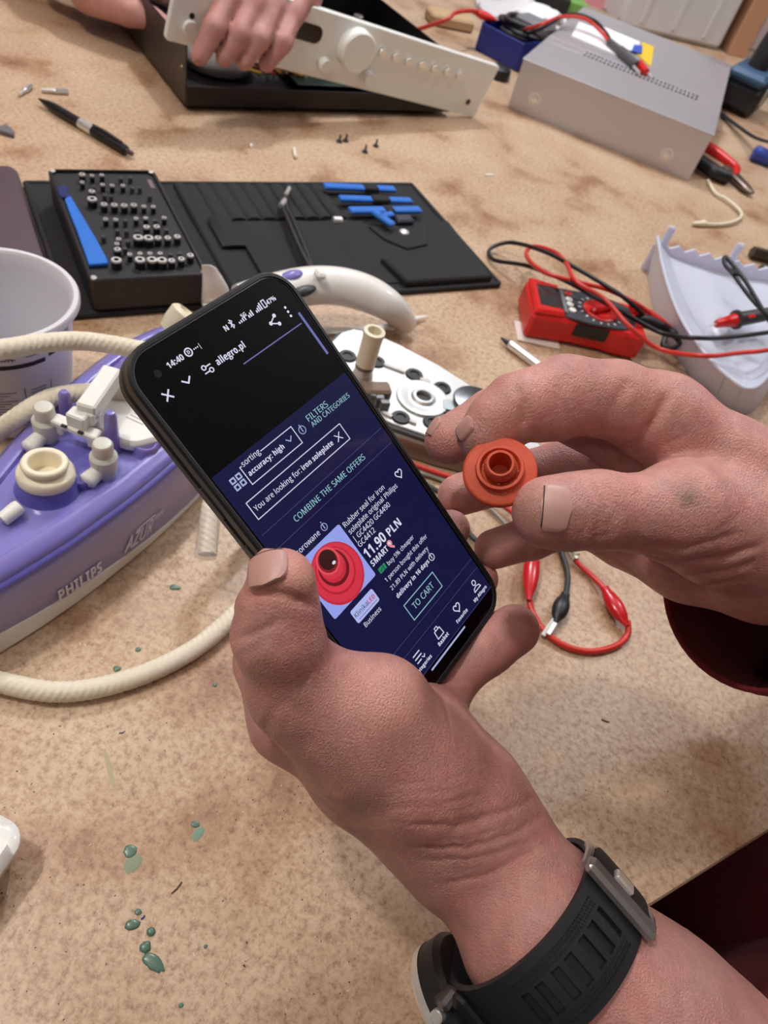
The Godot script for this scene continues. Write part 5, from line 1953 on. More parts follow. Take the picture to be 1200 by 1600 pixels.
# ---------------------------------------------------------------- tool roll
func tool_roll() -> void:
	var cloth := mat(rgb8(31, 32, 34), 0.85)
	bumpy(cloth, noise_tex(0.35, 256, 91, [[0.0, grey(0)], [1.0, grey(1)]], 2), 0.03)
	triplanar(cloth, 25.0)
	M.cloth = cloth
	var o := thing("tool_roll", "unrolled black fabric tool roll with pockets and a folded flap", "tool roll", ROLL_AT + E1 * 0.22 + E2 * 0.106)
	var rows := []
	for i in 15:
		var row := []
		for j in 31:
			var u := 0.437 * j / 30
			var v := 0.213 * i / 14
			var lift := 0.0044 + 0.0012 * sin(u * 40.0) * sin(v * 31.0) * (1.0 if u > 0.12 else 0.2)
			row.append(ROLL_AT + E1 * u + E2 * v + Vector3.UP * lift)
		rows.append(row)
	var t := PackedVector3Array()
	sheet(t, rows, Vector3.UP * 0.0028)
	part("base_cloth", t, cloth, o, 60)
	var local := func(px: float, py: float, y := 0.006) -> Vector2:
		var q := on(px, py, y) - ROLL_AT
		return Vector2(q.dot(E1), q.dot(E2))
	# bound edges
	for e in [[Vector2(0, 0), Vector2(0.437, 0)], [Vector2(0.437, 0), Vector2(0.437, 0.213)], [Vector2(0, 0.213), Vector2(0.437, 0.213)], [Vector2(0, 0), Vector2(0, 0.213)]]:
		t = PackedVector3Array()
		tube(t, PackedVector3Array([ROLL_AT + E1 * e[0].x + E2 * e[0].y + Vector3.UP * 0.0032, ROLL_AT + E1 * e[1].x + E2 * e[1].y + Vector3.UP * 0.0032]), 0.0030, 8)
		part("edge_binding", t, cloth, o)
	# spine strip beside the case
	t = PackedVector3Array()
	block(t, Transform3D(Basis(E1, Vector3.UP, E2), ROLL_AT + E1 * 0.146 + E2 * 0.106 + Vector3.UP * 0.006), Vector3(0.010, 0.006, 0.205), 0.002)
	part("spine", t, cloth, o)
	# a row of narrow tool sleeves along the far side
	for k in 9:
		t = PackedVector3Array()
		var u := 0.172 + k * 0.0165
		var path := PackedVector3Array()
		for i in 7:
			path.push_back(ROLL_AT + E1 * u + E2 * (0.006 + 0.012 * i) + Vector3.UP * (0.0040 + (0.0012 if i == 6 else 0.0)))
		tube(t, path, 0.0078, 12, true, 0.45)
		part("tool_sleeve", t, cloth, o, 60)
	# wide pocket along the near side
	t = PackedVector3Array()
	rows = []
	for i in 9:
		var row := []
		for j in 21:
			var u := 0.178 + 0.150 * j / 20
			var v := 0.086 + 0.115 * i / 8
			row.append(ROLL_AT + E1 * u + E2 * v + Vector3.UP * (0.0082 - 0.003 * pow(absf(i - 1) / 8.0, 2) + 0.0012 * sin(j * 0.9) * (1.0 - i / 8.0)))
		rows.append(row)
	sheet(t, rows, Vector3.UP * 0.0018)
	part("pocket", t, cloth, o, 60)
	t = PackedVector3Array()
	rows = []
	for i in 7:
		var row := []
		for j in 9:
			var u := 0.155 + 0.024 * j / 8
			var v := 0.078 + 0.05 * i / 6
			row.append(ROLL_AT + E1 * u + E2 * v + Vector3.UP * (0.008 + 0.006 * sin(PI * j / 8) * (1.0 - i / 7.0)))
		rows.append(row)
	sheet(t, rows, Vector3.UP * 0.002)
	part("side_pouch", t, cloth, o, 60)
	# strap end with snap
	var poly := PackedVector2Array()
	for p in [Vector2(575, 356), Vector2(667, 350), Vector2(667, 384), Vector2(636, 391), Vector2(600, 376)]:
		poly.push_back(local.call(p.x, p.y) * Vector2(1, -1))
	t = PackedVector3Array()
	prism(t, flat_frame(ROLL_AT, 0.0045), poly, 0.0, 0.004, 0.0008)
	var strap := part("strap", t, cloth, o)
	var sn := on(632, 361, 0.010)
	t = PackedVector3Array()
	lathe(t, moved(Vector3(sn.x, 0.0083, sn.z)), [Vector2(0.0058, 0), Vector2(0.0052, 0.0016), Vector2(0.0030, 0.0020), Vector2(0.0018, 0.0012), Vector2(0, 0.0012)], 20)
	part("snap", t, M.steel, strap)
	# folded end flap
	poly = PackedVector2Array()
	for p in [Vector2(596, 403), Vector2(728, 393), Vector2(769, 432), Vector2(636, 440)]:
		poly.push_back(local.call(p.x, p.y, 0.012) * Vector2(1, -1))
	t = PackedVector3Array()
	prism(t, flat_frame(ROLL_AT, 0.004), poly, 0.0, 0.009, 0.0018)
	part("folded_flap", t, cloth, o)
	t = PackedVector3Array()
	poly = PackedVector2Array()
	for p in [Vector2(560, 350), Vector2(700, 345), Vector2(765, 428), Vector2(600, 436)]:
		poly.push_back(local.call(p.x, p.y) * Vector2(1, -1))
	prism(t, flat_frame(ROLL_AT, 0.003), poly, 0.0, 0.003, 0.0008)
	part("end_panel", t, cloth, o)
	# blue-handled tools held by elastic
	for k in [[[506, 291], [617, 296], 0.0055, 568, 588, "short blue tweezers nearest the far edge of the tool roll"], [[530, 310], [643, 314], 0.0052, 580, 606, "blue tweezers between the two others on the tool roll"], [[546, 329], [657, 328], 0.0058, 600, 612, "blue tweezers beside the forked blue tool on the tool roll"]]:
		var a := on(k[0][0], k[0][1], 0.013)
		var b := on(k[1][0], k[1][1], 0.013)
		var tz := thing("tweezers", k[5], "tweezers", (a + b) / 2, "blue tweezers in the roll")
		var fa: float = (k[3] - k[0][0]) / float(k[1][0] - k[0][0])
		var fb: float = (k[4] - k[0][0]) / float(k[1][0] - k[0][0])
		for part_ in [[0.0, fa], [fb, 1.0]]:
			t = PackedVector3Array()
			var p: Vector3 = a.lerp(b, part_[0])
			var q: Vector3 = a.lerp(b, part_[1])
			block(t, frame((p + q) / 2, q - p, Vector3.UP), Vector3((q - p).length(), 0.0045, k[2] * 2.0), 0.0012)
			part("blue_grip", t, M.blue, tz)
		t = PackedVector3Array()
		block(t, frame(a.lerp(b, (fa + fb) / 2), b - a, Vector3.UP), Vector3((b - a).length() * (fb - fa) + 0.002, 0.0066, k[2] * 2.4), 0.0014)
		part("elastic_loop", t, cloth, tz)
	var fk := thing("forked_tool", "blue Y-shaped opening tool tucked in the tool roll", "tool", on(600, 342, 0.014))
	t = PackedVector3Array()
	for s in [[[584, 331], [614, 352], 0.010], [[614, 334], [590, 340], 0.008]]:
		var a := on(s[0][0], s[0][1], 0.016)
		var b := on(s[1][0], s[1][1], 0.016)
		block(t, frame((a + b) / 2, b - a, Vector3.UP), Vector3((b - a).length(), 0.005, s[2]), 0.0015)
	part("fork", t, M.blue, fk)
	t = PackedVector3Array()
	var g := on(631, 343, 0.012)
	block(t, Transform3D(Basis(E1, Vector3.UP, E2), g), Vector3(0.022, 0.006, 0.014), 0.002)
	part("grip", t, mat(rgb8(46, 46, 60), 0.5), fk)
	# black tweezers lying across the sleeves
	var tw := thing("steel_tweezers", "slim black curved tweezers lying across the tool roll", "tweezers", on(465, 350, 0.014))
	for s in [-1.0, 1.0]:
		t = PackedVector3Array()
		tube(t, spline([on(450 + s, 299, 0.016), on(443 + s * 3, 316, 0.016), on(455 + s * 4, 345, 0.018), on(472 + s * 4, 385, 0.018), on(489 + s * 1.5, 422, 0.018)], 8), 0.0026, 8, true, 0.6)
		part("arm", t, M.black, tw, 60)
	t = PackedVector3Array()
	tube(t, PackedVector3Array([on(452, 294, 0.019), on(446, 306, 0.019)]), 0.0024, 8)
	tube(t, PackedVector3Array([on(445, 313, 0.019), on(439, 322, 0.019)]), 0.0030, 8)
	part("tip", t, M.steel, tw)
	t = PackedVector3Array()
	cylinder(t, on(520, 345, 0.010), on(534, 345, 0.010), 0.0045, 0.0045, 14, 0.0008)
	single("metal_driver_end", t, M.steel, "rounded steel driver end poking out of a tool roll sleeve", "tool")

# ---------------------------------------------------------------- iron handle and soleplate
func iron_handle() -> void:
	var gloss := mat(rgb8(236, 234, 230), 0.18)
	gloss.clearcoat_enabled = true
	gloss.clearcoat = 0.5
	M.gloss_white = gloss
	var o := thing("detached_iron_arch", "white arched iron handle lying on its side behind the phone", "handle", on(540, 510, 0))
	var path := spline([on(380, 480, 0.035), on(425, 462, 0.040), on(475, 448, 0.042), on(525, 447, 0.042), on(570, 458, 0.040), on(605, 476, 0.034), on(626, 494, 0.020), on(634, 506, 0.009)], 8)
	var radii := []
	for i in path.size():
		radii.append(lerpf(0.0165, 0.0105, smoothstep(0.5, 1.0, float(i) / path.size())) * (1.0 + 0.15 * smoothstep(0.3, 0.0, float(i) / path.size())))
	var t := PackedVector3Array()
	tube(t, path, radii, 24, true, 1.0)
	part("arch", t, gloss, o, 60)
	t = PackedVector3Array()
	tube(t, spline([on(470, 518, 0.004), on(540, 516, 0.004), on(590, 513, 0.005), on(628, 506, 0.006)], 8), 0.0042, 10, true, 0.4)
	part("lower_rail", t, gloss, o, 60)
	t = PackedVector3Array()
	tube(t, spline([on(622, 503, 0.007), on(645, 497, 0.006), on(668, 493, 0.004)], 6), [0.0042, 0.004, 0.0038, 0.0036, 0.0034, 0.0032, 0.003, 0.0026, 0.0022, 0.0018, 0.0014, 0.001, 0.0005], 8, true, 0.5)
	part("tongue", t, gloss, o, 60)
	t = PackedVector3Array()
	var b := on(455, 432, 0.056)
	ball(t, frame(b, path[12] - path[8], Vector3.UP), Vector3(0.012, 0.0045, 0.006), 16, 8)
	part("button", t, mat(rgb8(122, 116, 190), 0.3), o, 60)
	t = PackedVector3Array()
	ball(t, frame(on(474, 455, 0.050), path[14] - path[10], Vector3.UP), Vector3(0.013, 0.004, 0.0055), 16, 8)
	part("slot_insert", t, mat(rgb8(50, 50, 54), 0.4), o, 60)
	t = PackedVector3Array()
	block(t, frame(on(500, 428, 0.060), path[20] - path[16], Vector3.UP), Vector3(0.008, 0.006, 0.012), 0.002)
	part("clip", t, gloss, o)
	t = PackedVector3Array()
	block(t, frame(on(612, 497, 0.012), path[-1] - path[-8], Vector3.UP), Vector3(0.012, 0.012, 0.010), 0.003)
	part("foot", t, gloss, o)
	# a bent white plastic bracket standing behind the phone's top
	var w := thing("plastic_bracket", "bent white plastic bracket standing between bit case and phone", "bracket", on(345, 470, 0))
	t = PackedVector3Array()
	var rings := []
	for k in [[338, 480, 0.004, 0.013], [338, 466, 0.018, 0.013], [336, 448, 0.032, 0.011], [331, 430, 0.042, 0.008], [326, 418, 0.050, 0.006], [322, 414, 0.053, 0.004]]:
		var c := on(k[0], k[1], k[2])
		var ring := PackedVector3Array()
		for i in 12:
			var a := TAU * i / 12
			ring.push_back(c + right * cos(a) * k[3] + Vector3(0, 0.3, 0.9) * sin(a) * k[3] * 0.55)
		rings.append(ring)
	loft(t, rings)
	part("arm", t, gloss, w, 60)
	t = PackedVector3Array()
	block(t, moved(on(362, 478, 0.010), 0.6), Vector3(0.05, 0.008, 0.024), 0.003)
	part("foot", t, gloss, w)

func soleplate() -> void:
	var nose := Vector3(0.112, 0, -0.449)
	var ax := Vector3(-0.983, 0, -0.18)
	var sd := Vector3(0.18, 0, -0.983)
	var o := thing("iron_soleplate", "bare steel iron soleplate with black screws, lying open behind the phone", "soleplate", nose + ax * 0.11)
	var poly := PackedVector2Array()
	var stops := [0.0, 0.006, 0.02, 0.045, 0.08, 0.12, 0.16, 0.19, 0.205, 0.212]
	var halves := [0.0, 0.010, 0.020, 0.032, 0.044, 0.052, 0.054, 0.052, 0.044, 0.030]
	for i in stops.size():
		poly.push_back(Vector2(stops[i], halves[i]))
	for i in range(stops.size() - 1, 0, -1):
		poly.push_back(Vector2(stops[i], -halves[i]))
	var f := Transform3D(Basis(ax, sd, ax.cross(sd)), nose)
	if f.basis.z.y < 0:
		f.basis = Basis(ax, -sd, -(ax.cross(sd)))
	var metal := mat(rgb8(206, 206, 204), 0.42, 0.75)
	bumpy(metal, noise_tex(0.1, 256, 44, [[0.0, grey(0)], [1.0, grey(1)]], 3), 0.02)
	triplanar(metal, 30.0)
	var t := PackedVector3Array()
	prism(t, f, poly, 0.0, 0.020, 0.002)
	part("side_wall", t, mat(rgb8(150, 140, 128), 0.35, 0.7), o)
	t = PackedVector3Array()
	prism(t, f, inset(poly, 0.0015), 0.0195, 0.0235, 0.0006)
	part("gasket", t, mat(rgb8(70, 72, 74), 0.6), o)
	t = PackedVector3Array()
	prism(t, f, inset(poly, 0.0045), 0.022, 0.0255, 0.0006)
	var top := part("top_plate", t, metal, o)
	var put := func(px: float, py: float, y: float) -> Vector3:
		var p := on(px, py, y)
		return Vector3(p.x, y, p.z)
	for k in [[588, 566], [647, 586], [691, 607], [626, 653], [675, 661], [543, 557], [700, 640]]:
		var p: Vector3 = put.call(k[0], k[1], 0.0255)
		t = PackedVector3Array()
		lathe(t, moved(p), [Vector2(0.0078, -0.001), Vector2(0.0078, 0.0004), Vector2(0.0070, 0.0016), Vector2(0.0040, 0.0016), Vector2(0.0034, 0.0004), Vector2(0, 0.0004)], 22)
		part("plate_screw", t, mat(rgb8(52, 52, 54), 0.45, 0.4), top, 40)
	var c: Vector3 = put.call(660, 624, 0.0255)
	t = PackedVector3Array()
	lathe(t, moved(c), [Vector2(0.0225, -0.001), Vector2(0.0215, 0.0022), Vector2(0.0185, 0.0026), Vector2(0.0130, 0.0014), Vector2(0.0105, 0.0018), Vector2(0.0085, 0.0040), Vector2(0.0066, 0.0042), Vector2(0.0060, 0.0030), Vector2(0.0058, -0.004), Vector2(0, -0.004)], 40)
	part("steam_boss", t, metal, top, 35)
	t = PackedVector3Array()
	lathe(t, moved(c + Vector3.UP * 0.0008), [Vector2(0.0060, 0), Vector2(0, 0.0002)], 24)
	part("hole", t, M.black, top)
	# raised ribs
	for k in [[[600, 570], [632, 582]], [[656, 593], [672, 598]], [[596, 643], [612, 652]], [[640, 658], [650, 662]]]:
		t = PackedVector3Array()
		tube(t, PackedVector3Array([put.call(k[0][0], k[0][1], 0.026), put.call(k[1][0], k[1][1], 0.026)]), 0.0022, 8)
		part("rib", t, metal, top)
	# terminal block next to the phone
	t = PackedVector3Array()
	block(t, moved(put.call(586, 612, 0.032), 0.5), Vector3(0.024, 0.012, 0.014), 0.002)
	var term := part("terminal_block", t, mat(rgb8(128, 108, 92), 0.6), o)
	for k in [[582, 622], [592, 626], [600, 634]]:
		t = PackedVector3Array()
		block(t, moved(put.call(k[0], k[1], 0.031), 0.4), Vector3(0.008, 0.009, 0.006), 0.001)
		part("contact", t, M.dark_steel, term)
	# standing white tube on its brass foot
	t = PackedVector3Array()
	var p0: Vector3 = put.call(563, 598, 0.026)
	lathe(t, moved(p0), [Vector2(0.009, 0), Vector2(0.009, 0.006), Vector2(0.0078, 0.012), Vector2(0.0074, 0.012), Vector2(0.0074, 0.016), Vector2(0, 0.016)], 20)
	part("valve_foot", t, mat(rgb8(196, 190, 182), 0.4, 0.4), o)
	t = PackedVector3Array()
	lathe(t, moved(p0 + Vector3.UP * 0.0155), [Vector2(0.0070, 0), Vector2(0.0076, 0.001), Vector2(0.0076, 0.004), Vector2(0.0068, 0.005), Vector2(0, 0.005)], 20)
	part("collar", t, mat(rgb8(116, 86, 66), 0.5), o)
	t = PackedVector3Array()
	var p1 := p0 + Vector3.UP * 0.0195
	lathe(t, axis_frame(p1, Vector3(0.02, 1, 0)), [Vector2(0.0078, 0), Vector2(0.0078, 0.026), Vector2(0.0086, 0.029), Vector2(0.0084, 0.0315), Vector2(0.0056, 0.0318), Vector2(0.0048, 0.0290), Vector2(0.0046, 0.018), Vector2(0, 0.018)], 24)
	part("valve_tube", t, M.cream, o, 40)
	# thermostat disc at the nose
	var d: Vector3 = put.call(742, 628, 0.030)
	t = PackedVector3Array()
	lathe(t, moved(d), [Vector2(0.0185, 0), Vector2(0.0190, 0.0008), Vector2(0.0180, 0.0020), Vector2(0.0080, 0.0034), Vector2(0.0034, 0.0036), Vector2(0.0030, 0.0052), Vector2(0, 0.0052)], 32)
	part("thermostat_disc", t, mat(rgb8(140, 142, 146), 0.25, 1.0), o, 40)
	t = PackedVector3Array()
	block(t, moved(put.call(712, 636, 0.0275), 0.2), Vector3(0.022, 0.0015, 0.012), 0.0004)
	part("mounting_tab", t, mat(rgb8(206, 216, 220), 0.3, 0.8), o)

# ---------------------------------------------------------------- multimeter with its leads
func multimeter() -> void:
	var a := Vector3(0.974, 0, -0.227)
	var b := Vector3(-0.227, 0, -0.974)
	var c0 := Vector3(0.073, 0, -0.644)
	var o := thing("multimeter", "red and black digital multimeter with round dial lying on the bench", "multimeter", c0 + a * 0.0625 + b * 0.033)
	var f := Transform3D(Basis(a, b, Vector3.UP), c0)     # x along the case, y across it, z up
	var pol := func(pts: Array) -> PackedVector2Array:
		var p := PackedVector2Array()
		for i in pts.size() / 2:
			p.push_back(Vector2(pts[i * 2], pts[i * 2 + 1]) * 0.001)
		return p
	var t := PackedVector3Array()
	prism(t, f, pol.call([3, 0, 36, 3, 44, 5, 84, 5, 96, 2, 122, 2, 126, 8, 126, 58, 122, 64, 96, 64, 84, 61, 44, 61, 36, 63, 3, 66, 0, 62, 0, 4]), 0.002, 0.030, 0.0035)
	part("case", t, M.red, o, 35)
	t = PackedVector3Array()
	prism(t, f, pol.call([2, 2, 34, 6, 34, 60, 2, 64]), 0.028, 0.0345, 0.0025)
	part("display_hood", t, M.red, o, 35)
	t = PackedVector3Array()
	prism(t, f, pol.call([35, 7, 60, 4, 95, 6, 112, 14, 116, 32, 112, 52, 95, 60, 60, 62, 35, 59]), 0.029, 0.0318, 0.0008)
	var face := part("face_plate", t, mat(rgb8(52, 56, 62), 0.5), o, 35)
	t = PackedVector3Array()
	prism(t, f, pol.call([8, 14, 33, 14, 33, 52, 8, 52]), 0.0335, 0.0350, 0.0004)
	part("display", t, mat(rgb8(58, 52, 54), 0.12), o)
	t = PackedVector3Array()
	prism(t, f, pol.call([34, 13, 38, 12, 38, 54, 34, 53]), 0.0305, 0.0335, 0.0004)
	part("display_strip", t, mat(rgb8(120, 124, 128), 0.4), face)
	for k in [[44, 51, M.red], [43, 40, M.white], [43, 31, M.white], [44, 21, M.white]]:
		t = PackedVector3Array()
		lathe(t, Transform3D(Basis.IDENTITY, f * (Vector3(k[0], k[1], 31.5) * 0.001)), [Vector2(0.0040, 0), Vector2(0.0038, 0.0012), Vector2(0.0026, 0.0018), Vector2(0, 0.0018)], 18)
		part("button", t, k[2], face)
	var dial: Vector3 = f * (Vector3(76, 31, 31.5) * 0.001)
	t = PackedVector3Array()
	lathe(t, moved(dial), [Vector2(0.0185, 0), Vector2(0.0185, 0.0012), Vector2(0.0165, 0.0022), Vector2(0.0150, 0.0014), Vector2(0, 0.0014)], 36)
	var dl := part("dial", t, M.red, o, 35)
	t = PackedVector3Array()
	block(t, Transform3D(Basis(Vector3.UP, 0.85) , dial + Vector3.UP * 0.004), Vector3(0.030, 0.0065, 0.0085), 0.002)
	part("dial_grip", t, M.red, dl, 40)
	for k in 14:
		var an := 0.4 + k * 0.36
		t = PackedVector3Array()
		block(t, moved(dial + Vector3(cos(an) * 0.0225, 0.0004, sin(an) * 0.0225), -an), Vector3(0.0030, 0.0004, 0.0016))
		part("dial_mark", t, M.white, face)
	t = PackedVector3Array()
	prism(t, Transform3D(Basis(a, Vector3.UP, b), c0), pol.call([46, 7, 90, 7, 97, 28, 38, 29]), -0.0056, -0.0030)
	t = PackedVector3Array()
	block(t, Transform3D(Basis(a, Vector3.UP, -b), f * (Vector3(66, 4.4, 21) * 0.001)), Vector3(0.036, 0.014, 0.0022), 0.0008)
	part("side_grip", t, M.black, o)
	t = PackedVector3Array()
	block(t, Transform3D(Basis(a, Vector3.UP, -b), f * (Vector3(17, 12, 1.2) * 0.001)), Vector3(0.046, 0.0012, 0.034), 0.0003)
	part("paper_label", t, mat(rgb8(226, 214, 206), 0.7), o)
	# leads
	var red := thing("red_test_lead", "red test lead curled over the multimeter and running off across the tank shell", "cable", on(850, 425, 0))
	t = PackedVector3Array()
	tube(t, spline([on(1035, 507, 0.022), on(1000, 478, 0.038), on(950, 453, 0.046), on(900, 440, 0.046), on(850, 425, 0.042), on(823, 401, 0.030), on(832, 385, 0.024), on(865, 393, 0.036), on(885, 412, 0.044), on(900, 440, 0.050), on(945, 468, 0.048), on(985, 512, 0.042), on(1030, 545, 0.030), on(1100, 556, 0.050), on(1160, 551, 0.052), on(1210, 545, 0.055), on(1330, 520, 0.02)], 8), 0.0024, 8)
	part("wire", t, M.red_wire, red, 60)
	t = PackedVector3Array()
	tube(t, spline([on(984, 485, 0.030), on(1010, 492, 0.028), on(1040, 510, 0.022), on(1052, 518, 0.018)], 5), [0.0055, 0.0065, 0.0070, 0.0070, 0.0070, 0.0068, 0.0066, 0.0062, 0.0058, 0.0052, 0.0046, 0.0042, 0.0038, 0.0034, 0.003, 0.0028], 12)
	part("plug", t, M.red, red, 60)
	var blk := thing("black_test_lead", "black test lead looping past the multimeter and over the tank shell", "cable", on(800, 400, 0))
	t = PackedVector3Array()
	tube(t, spline([on(1005, 492, 0.036), on(968, 460, 0.050), on(900, 419, 0.046), on(850, 393, 0.036), on(798, 379, 0.016), on(766, 389, 0.006), on(772, 406, 0.006), on(822, 415, 0.022), on(880, 437, 0.042), on(940, 470, 0.046), on(990, 498, 0.036), on(1030, 519, 0.032), on(1060, 526, 0.042), on(1090, 528, 0.050), on(1125, 528, 0.052), on(1190, 521, 0.055), on(1300, 505, 0.03)], 8), 0.0023, 8)
	part("wire", t, M.black, blk, 60)
	t = PackedVector3Array()
	tube(t, spline([on(995, 498, 0.030), on(1020, 506, 0.026), on(1045, 516, 0.024), on(1060, 525, 0.026)], 5), [0.0050, 0.0062, 0.0070, 0.0072, 0.0072, 0.0070, 0.0066, 0.0062, 0.0058, 0.0052, 0.0046, 0.0042, 0.0038, 0.0034, 0.003, 0.0028], 12)
	part("plug", t, M.black, blk, 60)
	t = PackedVector3Array()
	tube(t, spline([on(1040, 526, 0.026), on(1036, 540, 0.022), on(1050, 545, 0.022), on(1062, 536, 0.024), on(1052, 524, 0.028)], 6), 0.0026, 8)
	part("strain_loop", t, M.black, blk, 60)

# ---------------------------------------------------------------- translucent tank shell on the right
func tank_shell() -> void:
	var m := mat(rgb8(216, 220, 236), 0.3)
	m.backlight_enabled = true
	m.backlight = Color(0.5, 0.52, 0.58)
	m.subsurf_scatter_enabled = true
	m.subsurf_scatter_strength = 0.15
	var o := thing("tank_shell", "pale translucent boat-shaped iron water tank shell with a toothed rim", "tank shell", on(1130, 520, 0.0))
	var curve := func(px: Array, y: float) -> PackedVector3Array:
		var pts := []
		for i in px.size() / 2:
			pts.append(on(px[i * 2], px[i * 2 + 1], y))
		return spline(pts, 5)
	var base: PackedVector3Array = curve.call([1012, 430, 1020, 480, 1046, 540, 1090, 600, 1130, 634, 1160, 647, 1184, 636, 1206, 596, 1228, 540, 1246, 470], 0.0005)
	var rim_px := [1027, 372, 1038, 430, 1064, 500, 1106, 560, 1148, 598, 1170, 608, 1192, 596, 1216, 556, 1240, 500, 1258, 428]
	var rim: PackedVector3Array = curve.call(rim_px, 0.042)
	var ledge: PackedVector3Array = curve.call([1042, 385, 1058, 436, 1086, 500, 1120, 545, 1148, 570, 1168, 582, 1186, 570, 1206, 540, 1226, 495, 1242, 435], 0.026)
	var mid := Vector3.ZERO
	for v in rim:
		mid += v / rim.size()
	var in_rim := PackedVector3Array()
	var belly := PackedVector3Array()
	for i in rim.size():
		var inward := (mid - rim[i])
		inward.y = 0
		in_rim.push_back(rim[i] + inward.normalized() * 0.0026)
		belly.push_back(base[i].lerp(rim[i], 0.5) - inward.normalized() * 0.003)
	var t := PackedVector3Array()
	var lips := []
	for i in rim.size():
		lips.append(rim[i] + Vector3.UP * 0.0008)
	for pair in [[base, belly], [belly, rim], [rim, in_rim], [in_rim, ledge]]:
		for i in rim.size() - 1:
			quad(t, pair[0][i], pair[1][i], pair[1][i + 1], pair[0][i + 1])
	part("hull", t, m, o, 50)
	t = PackedVector3Array()
	tube(t, PackedVector3Array(lips), 0.0021, 8)
	part("rim_bead", t, m, o, 60)
	# inner floor with its moulded swells, spanned between the two sides of the ledge
	var rows := []
	var n := ledge.size()
	for i in 24:
		var row := []
		var s := float(i) / 23
		var k := s * (n / 2 - 1)
		var i0 := int(k)
		var l: Vector3 = ledge[i0].lerp(ledge[i0 + 1], k - i0)
		var r: Vector3 = ledge[n - 1 - i0].lerp(ledge[n - 2 - i0], k - i0)
		for j in 17:
			var q := -1.0 + 2.0 * j / 16
			var p := l.lerp(r, j / 16.0)
			p.y = 0.026 - 0.006 * (1.0 - q * q) * smoothstep(1.0, 0.7, s) + 0.012 * exp(-pow((s - 0.36) / 0.09, 2) - pow((q + 0.1) / 0.40, 2)) - 0.010 * exp(-pow((s - 0.52) / 0.06, 2) - pow((q + 0.1) / 0.4, 2)) + 0.006 * exp(-pow((s - 0.18) / 0.05, 2) - pow((q + 0.3) / 0.3, 2))
			row.append(p)
		rows.append(row)
	t = PackedVector3Array()
	for i in 23:
		for j in 16:
			quad_out(t, rows[i][j], rows[i + 1][j], rows[i + 1][j + 1], rows[i][j + 1], mid + Vector3.DOWN)
	part("inner_floor", t, m, o, 60)
	# back wall cut into teeth, with two spikes
	t = PackedVector3Array()
	var bl: Vector3 = rim[0]
	var br: Vector3 = rim[rim.size() - 1]
	var back := (br - bl).cross(Vector3.UP).normalized() * 0.003
	for j in 20:
		var p0 := bl.lerp(br, j / 20.0)
		var p1 := bl.lerp(br, (j + 1) / 20.0)
		p0.y = 0.034 + 0.006 * float(j % 2)
		p1.y = 0.034 + 0.006 * float((j + 1) % 2)
		var g0 := Vector3(p0.x, 0.001, p0.z)
		var g1 := Vector3(p1.x, 0.001, p1.z)
		quad(t, g0, g1, p1, p0)
		quad(t, g1 + back, g0 + back, p0 + back, p1 + back)
		quad(t, p0, p1, p1 + back, p0 + back)
	part("toothed_wall", t, m, o, 20)
	for q in [0.05, 0.50]:
		t = PackedVector3Array()
		var p := bl.lerp(br, q)
		block(t, frame(Vector3(p.x, 0.046, p.z) + back * 0.5, br - bl, Vector3.UP), Vector3(0.009, 0.028, 0.006), 0.0015)
		part("spike", t, m, o)
	# ribs across the hull near the nose
	for k in [18, 22]:
		t = PackedVector3Array()
		tube(t, spline([base[k], belly[k], rim[k]], 6), 0.0014, 8)
		part("hull_rib", t, m, o, 60)
	# meter probe lying in the shell, with its wire
	var pr := thing("test_probe", "black test probe with red collar lying in the pale tank shell", "probe", on(1160, 500, 0.05))
	t = PackedVector3Array()
	var a0 := on(1119, 506, 0.040)
	var a1 := on(1148, 500, 0.042)
	var a2 := on(1215, 488, 0.050)
	cylinder(t, a0, a1, 0.0042, 0.0072, 16, 0.001)
	part("red_collar", t, M.red, pr)
	t = PackedVector3Array()
	cylinder(t, a1, a2, 0.0080, 0.0070, 16, 0.001)
	part("handle", t, mat(rgb8(58, 54, 56), 0.5), pr)
	t = PackedVector3Array()
	lathe(t, axis_frame(a1, a2 - a1), [Vector2(0.0075, 0), Vector2(0.0105, 0.001), Vector2(0.0105, 0.003), Vector2(0.0075, 0.004)], 18)
	part("finger_guard", t, mat(rgb8(58, 54, 56), 0.5), pr)
	t = PackedVector3Array()
	cylinder(t, on(1108, 509, 0.039), a0, 0.0008, 0.0012, 8)
	part("needle", t, M.steel, pr)
	t = PackedVector3Array()
	block(t, frame(on(1175, 494, 0.054), a2 - a1, Vector3.UP), Vector3(0.008, 0.003, 0.005), 0.001)
	part("red_mark", t, M.red, pr)
	var lp := thing("black_looped_wire", "thin black wire bent into a narrow loop above the pale tank shell", "cable", on(1160, 440, 0.05))
	t = PackedVector3Array()
	tube(t, spline([on(1215, 520, 0.05), on(1195, 490, 0.066), on(1165, 440, 0.075), on(1140, 408, 0.078), on(1132, 402, 0.078), on(1133, 414, 0.076), on(1145, 428, 0.074), on(1170, 462, 0.070), on(1200, 495, 0.064)], 8), 0.0022, 8)
	part("wire", t, M.black, lp, 60)
	t = PackedVector3Array()
	block(t, frame(on(1147, 425, 0.076), on(1150, 432, 0.076) - on(1140, 418, 0.076), Vector3.UP), Vector3(0.012, 0.003, 0.010), 0.001)
	part("clip", t, M.black, lp)

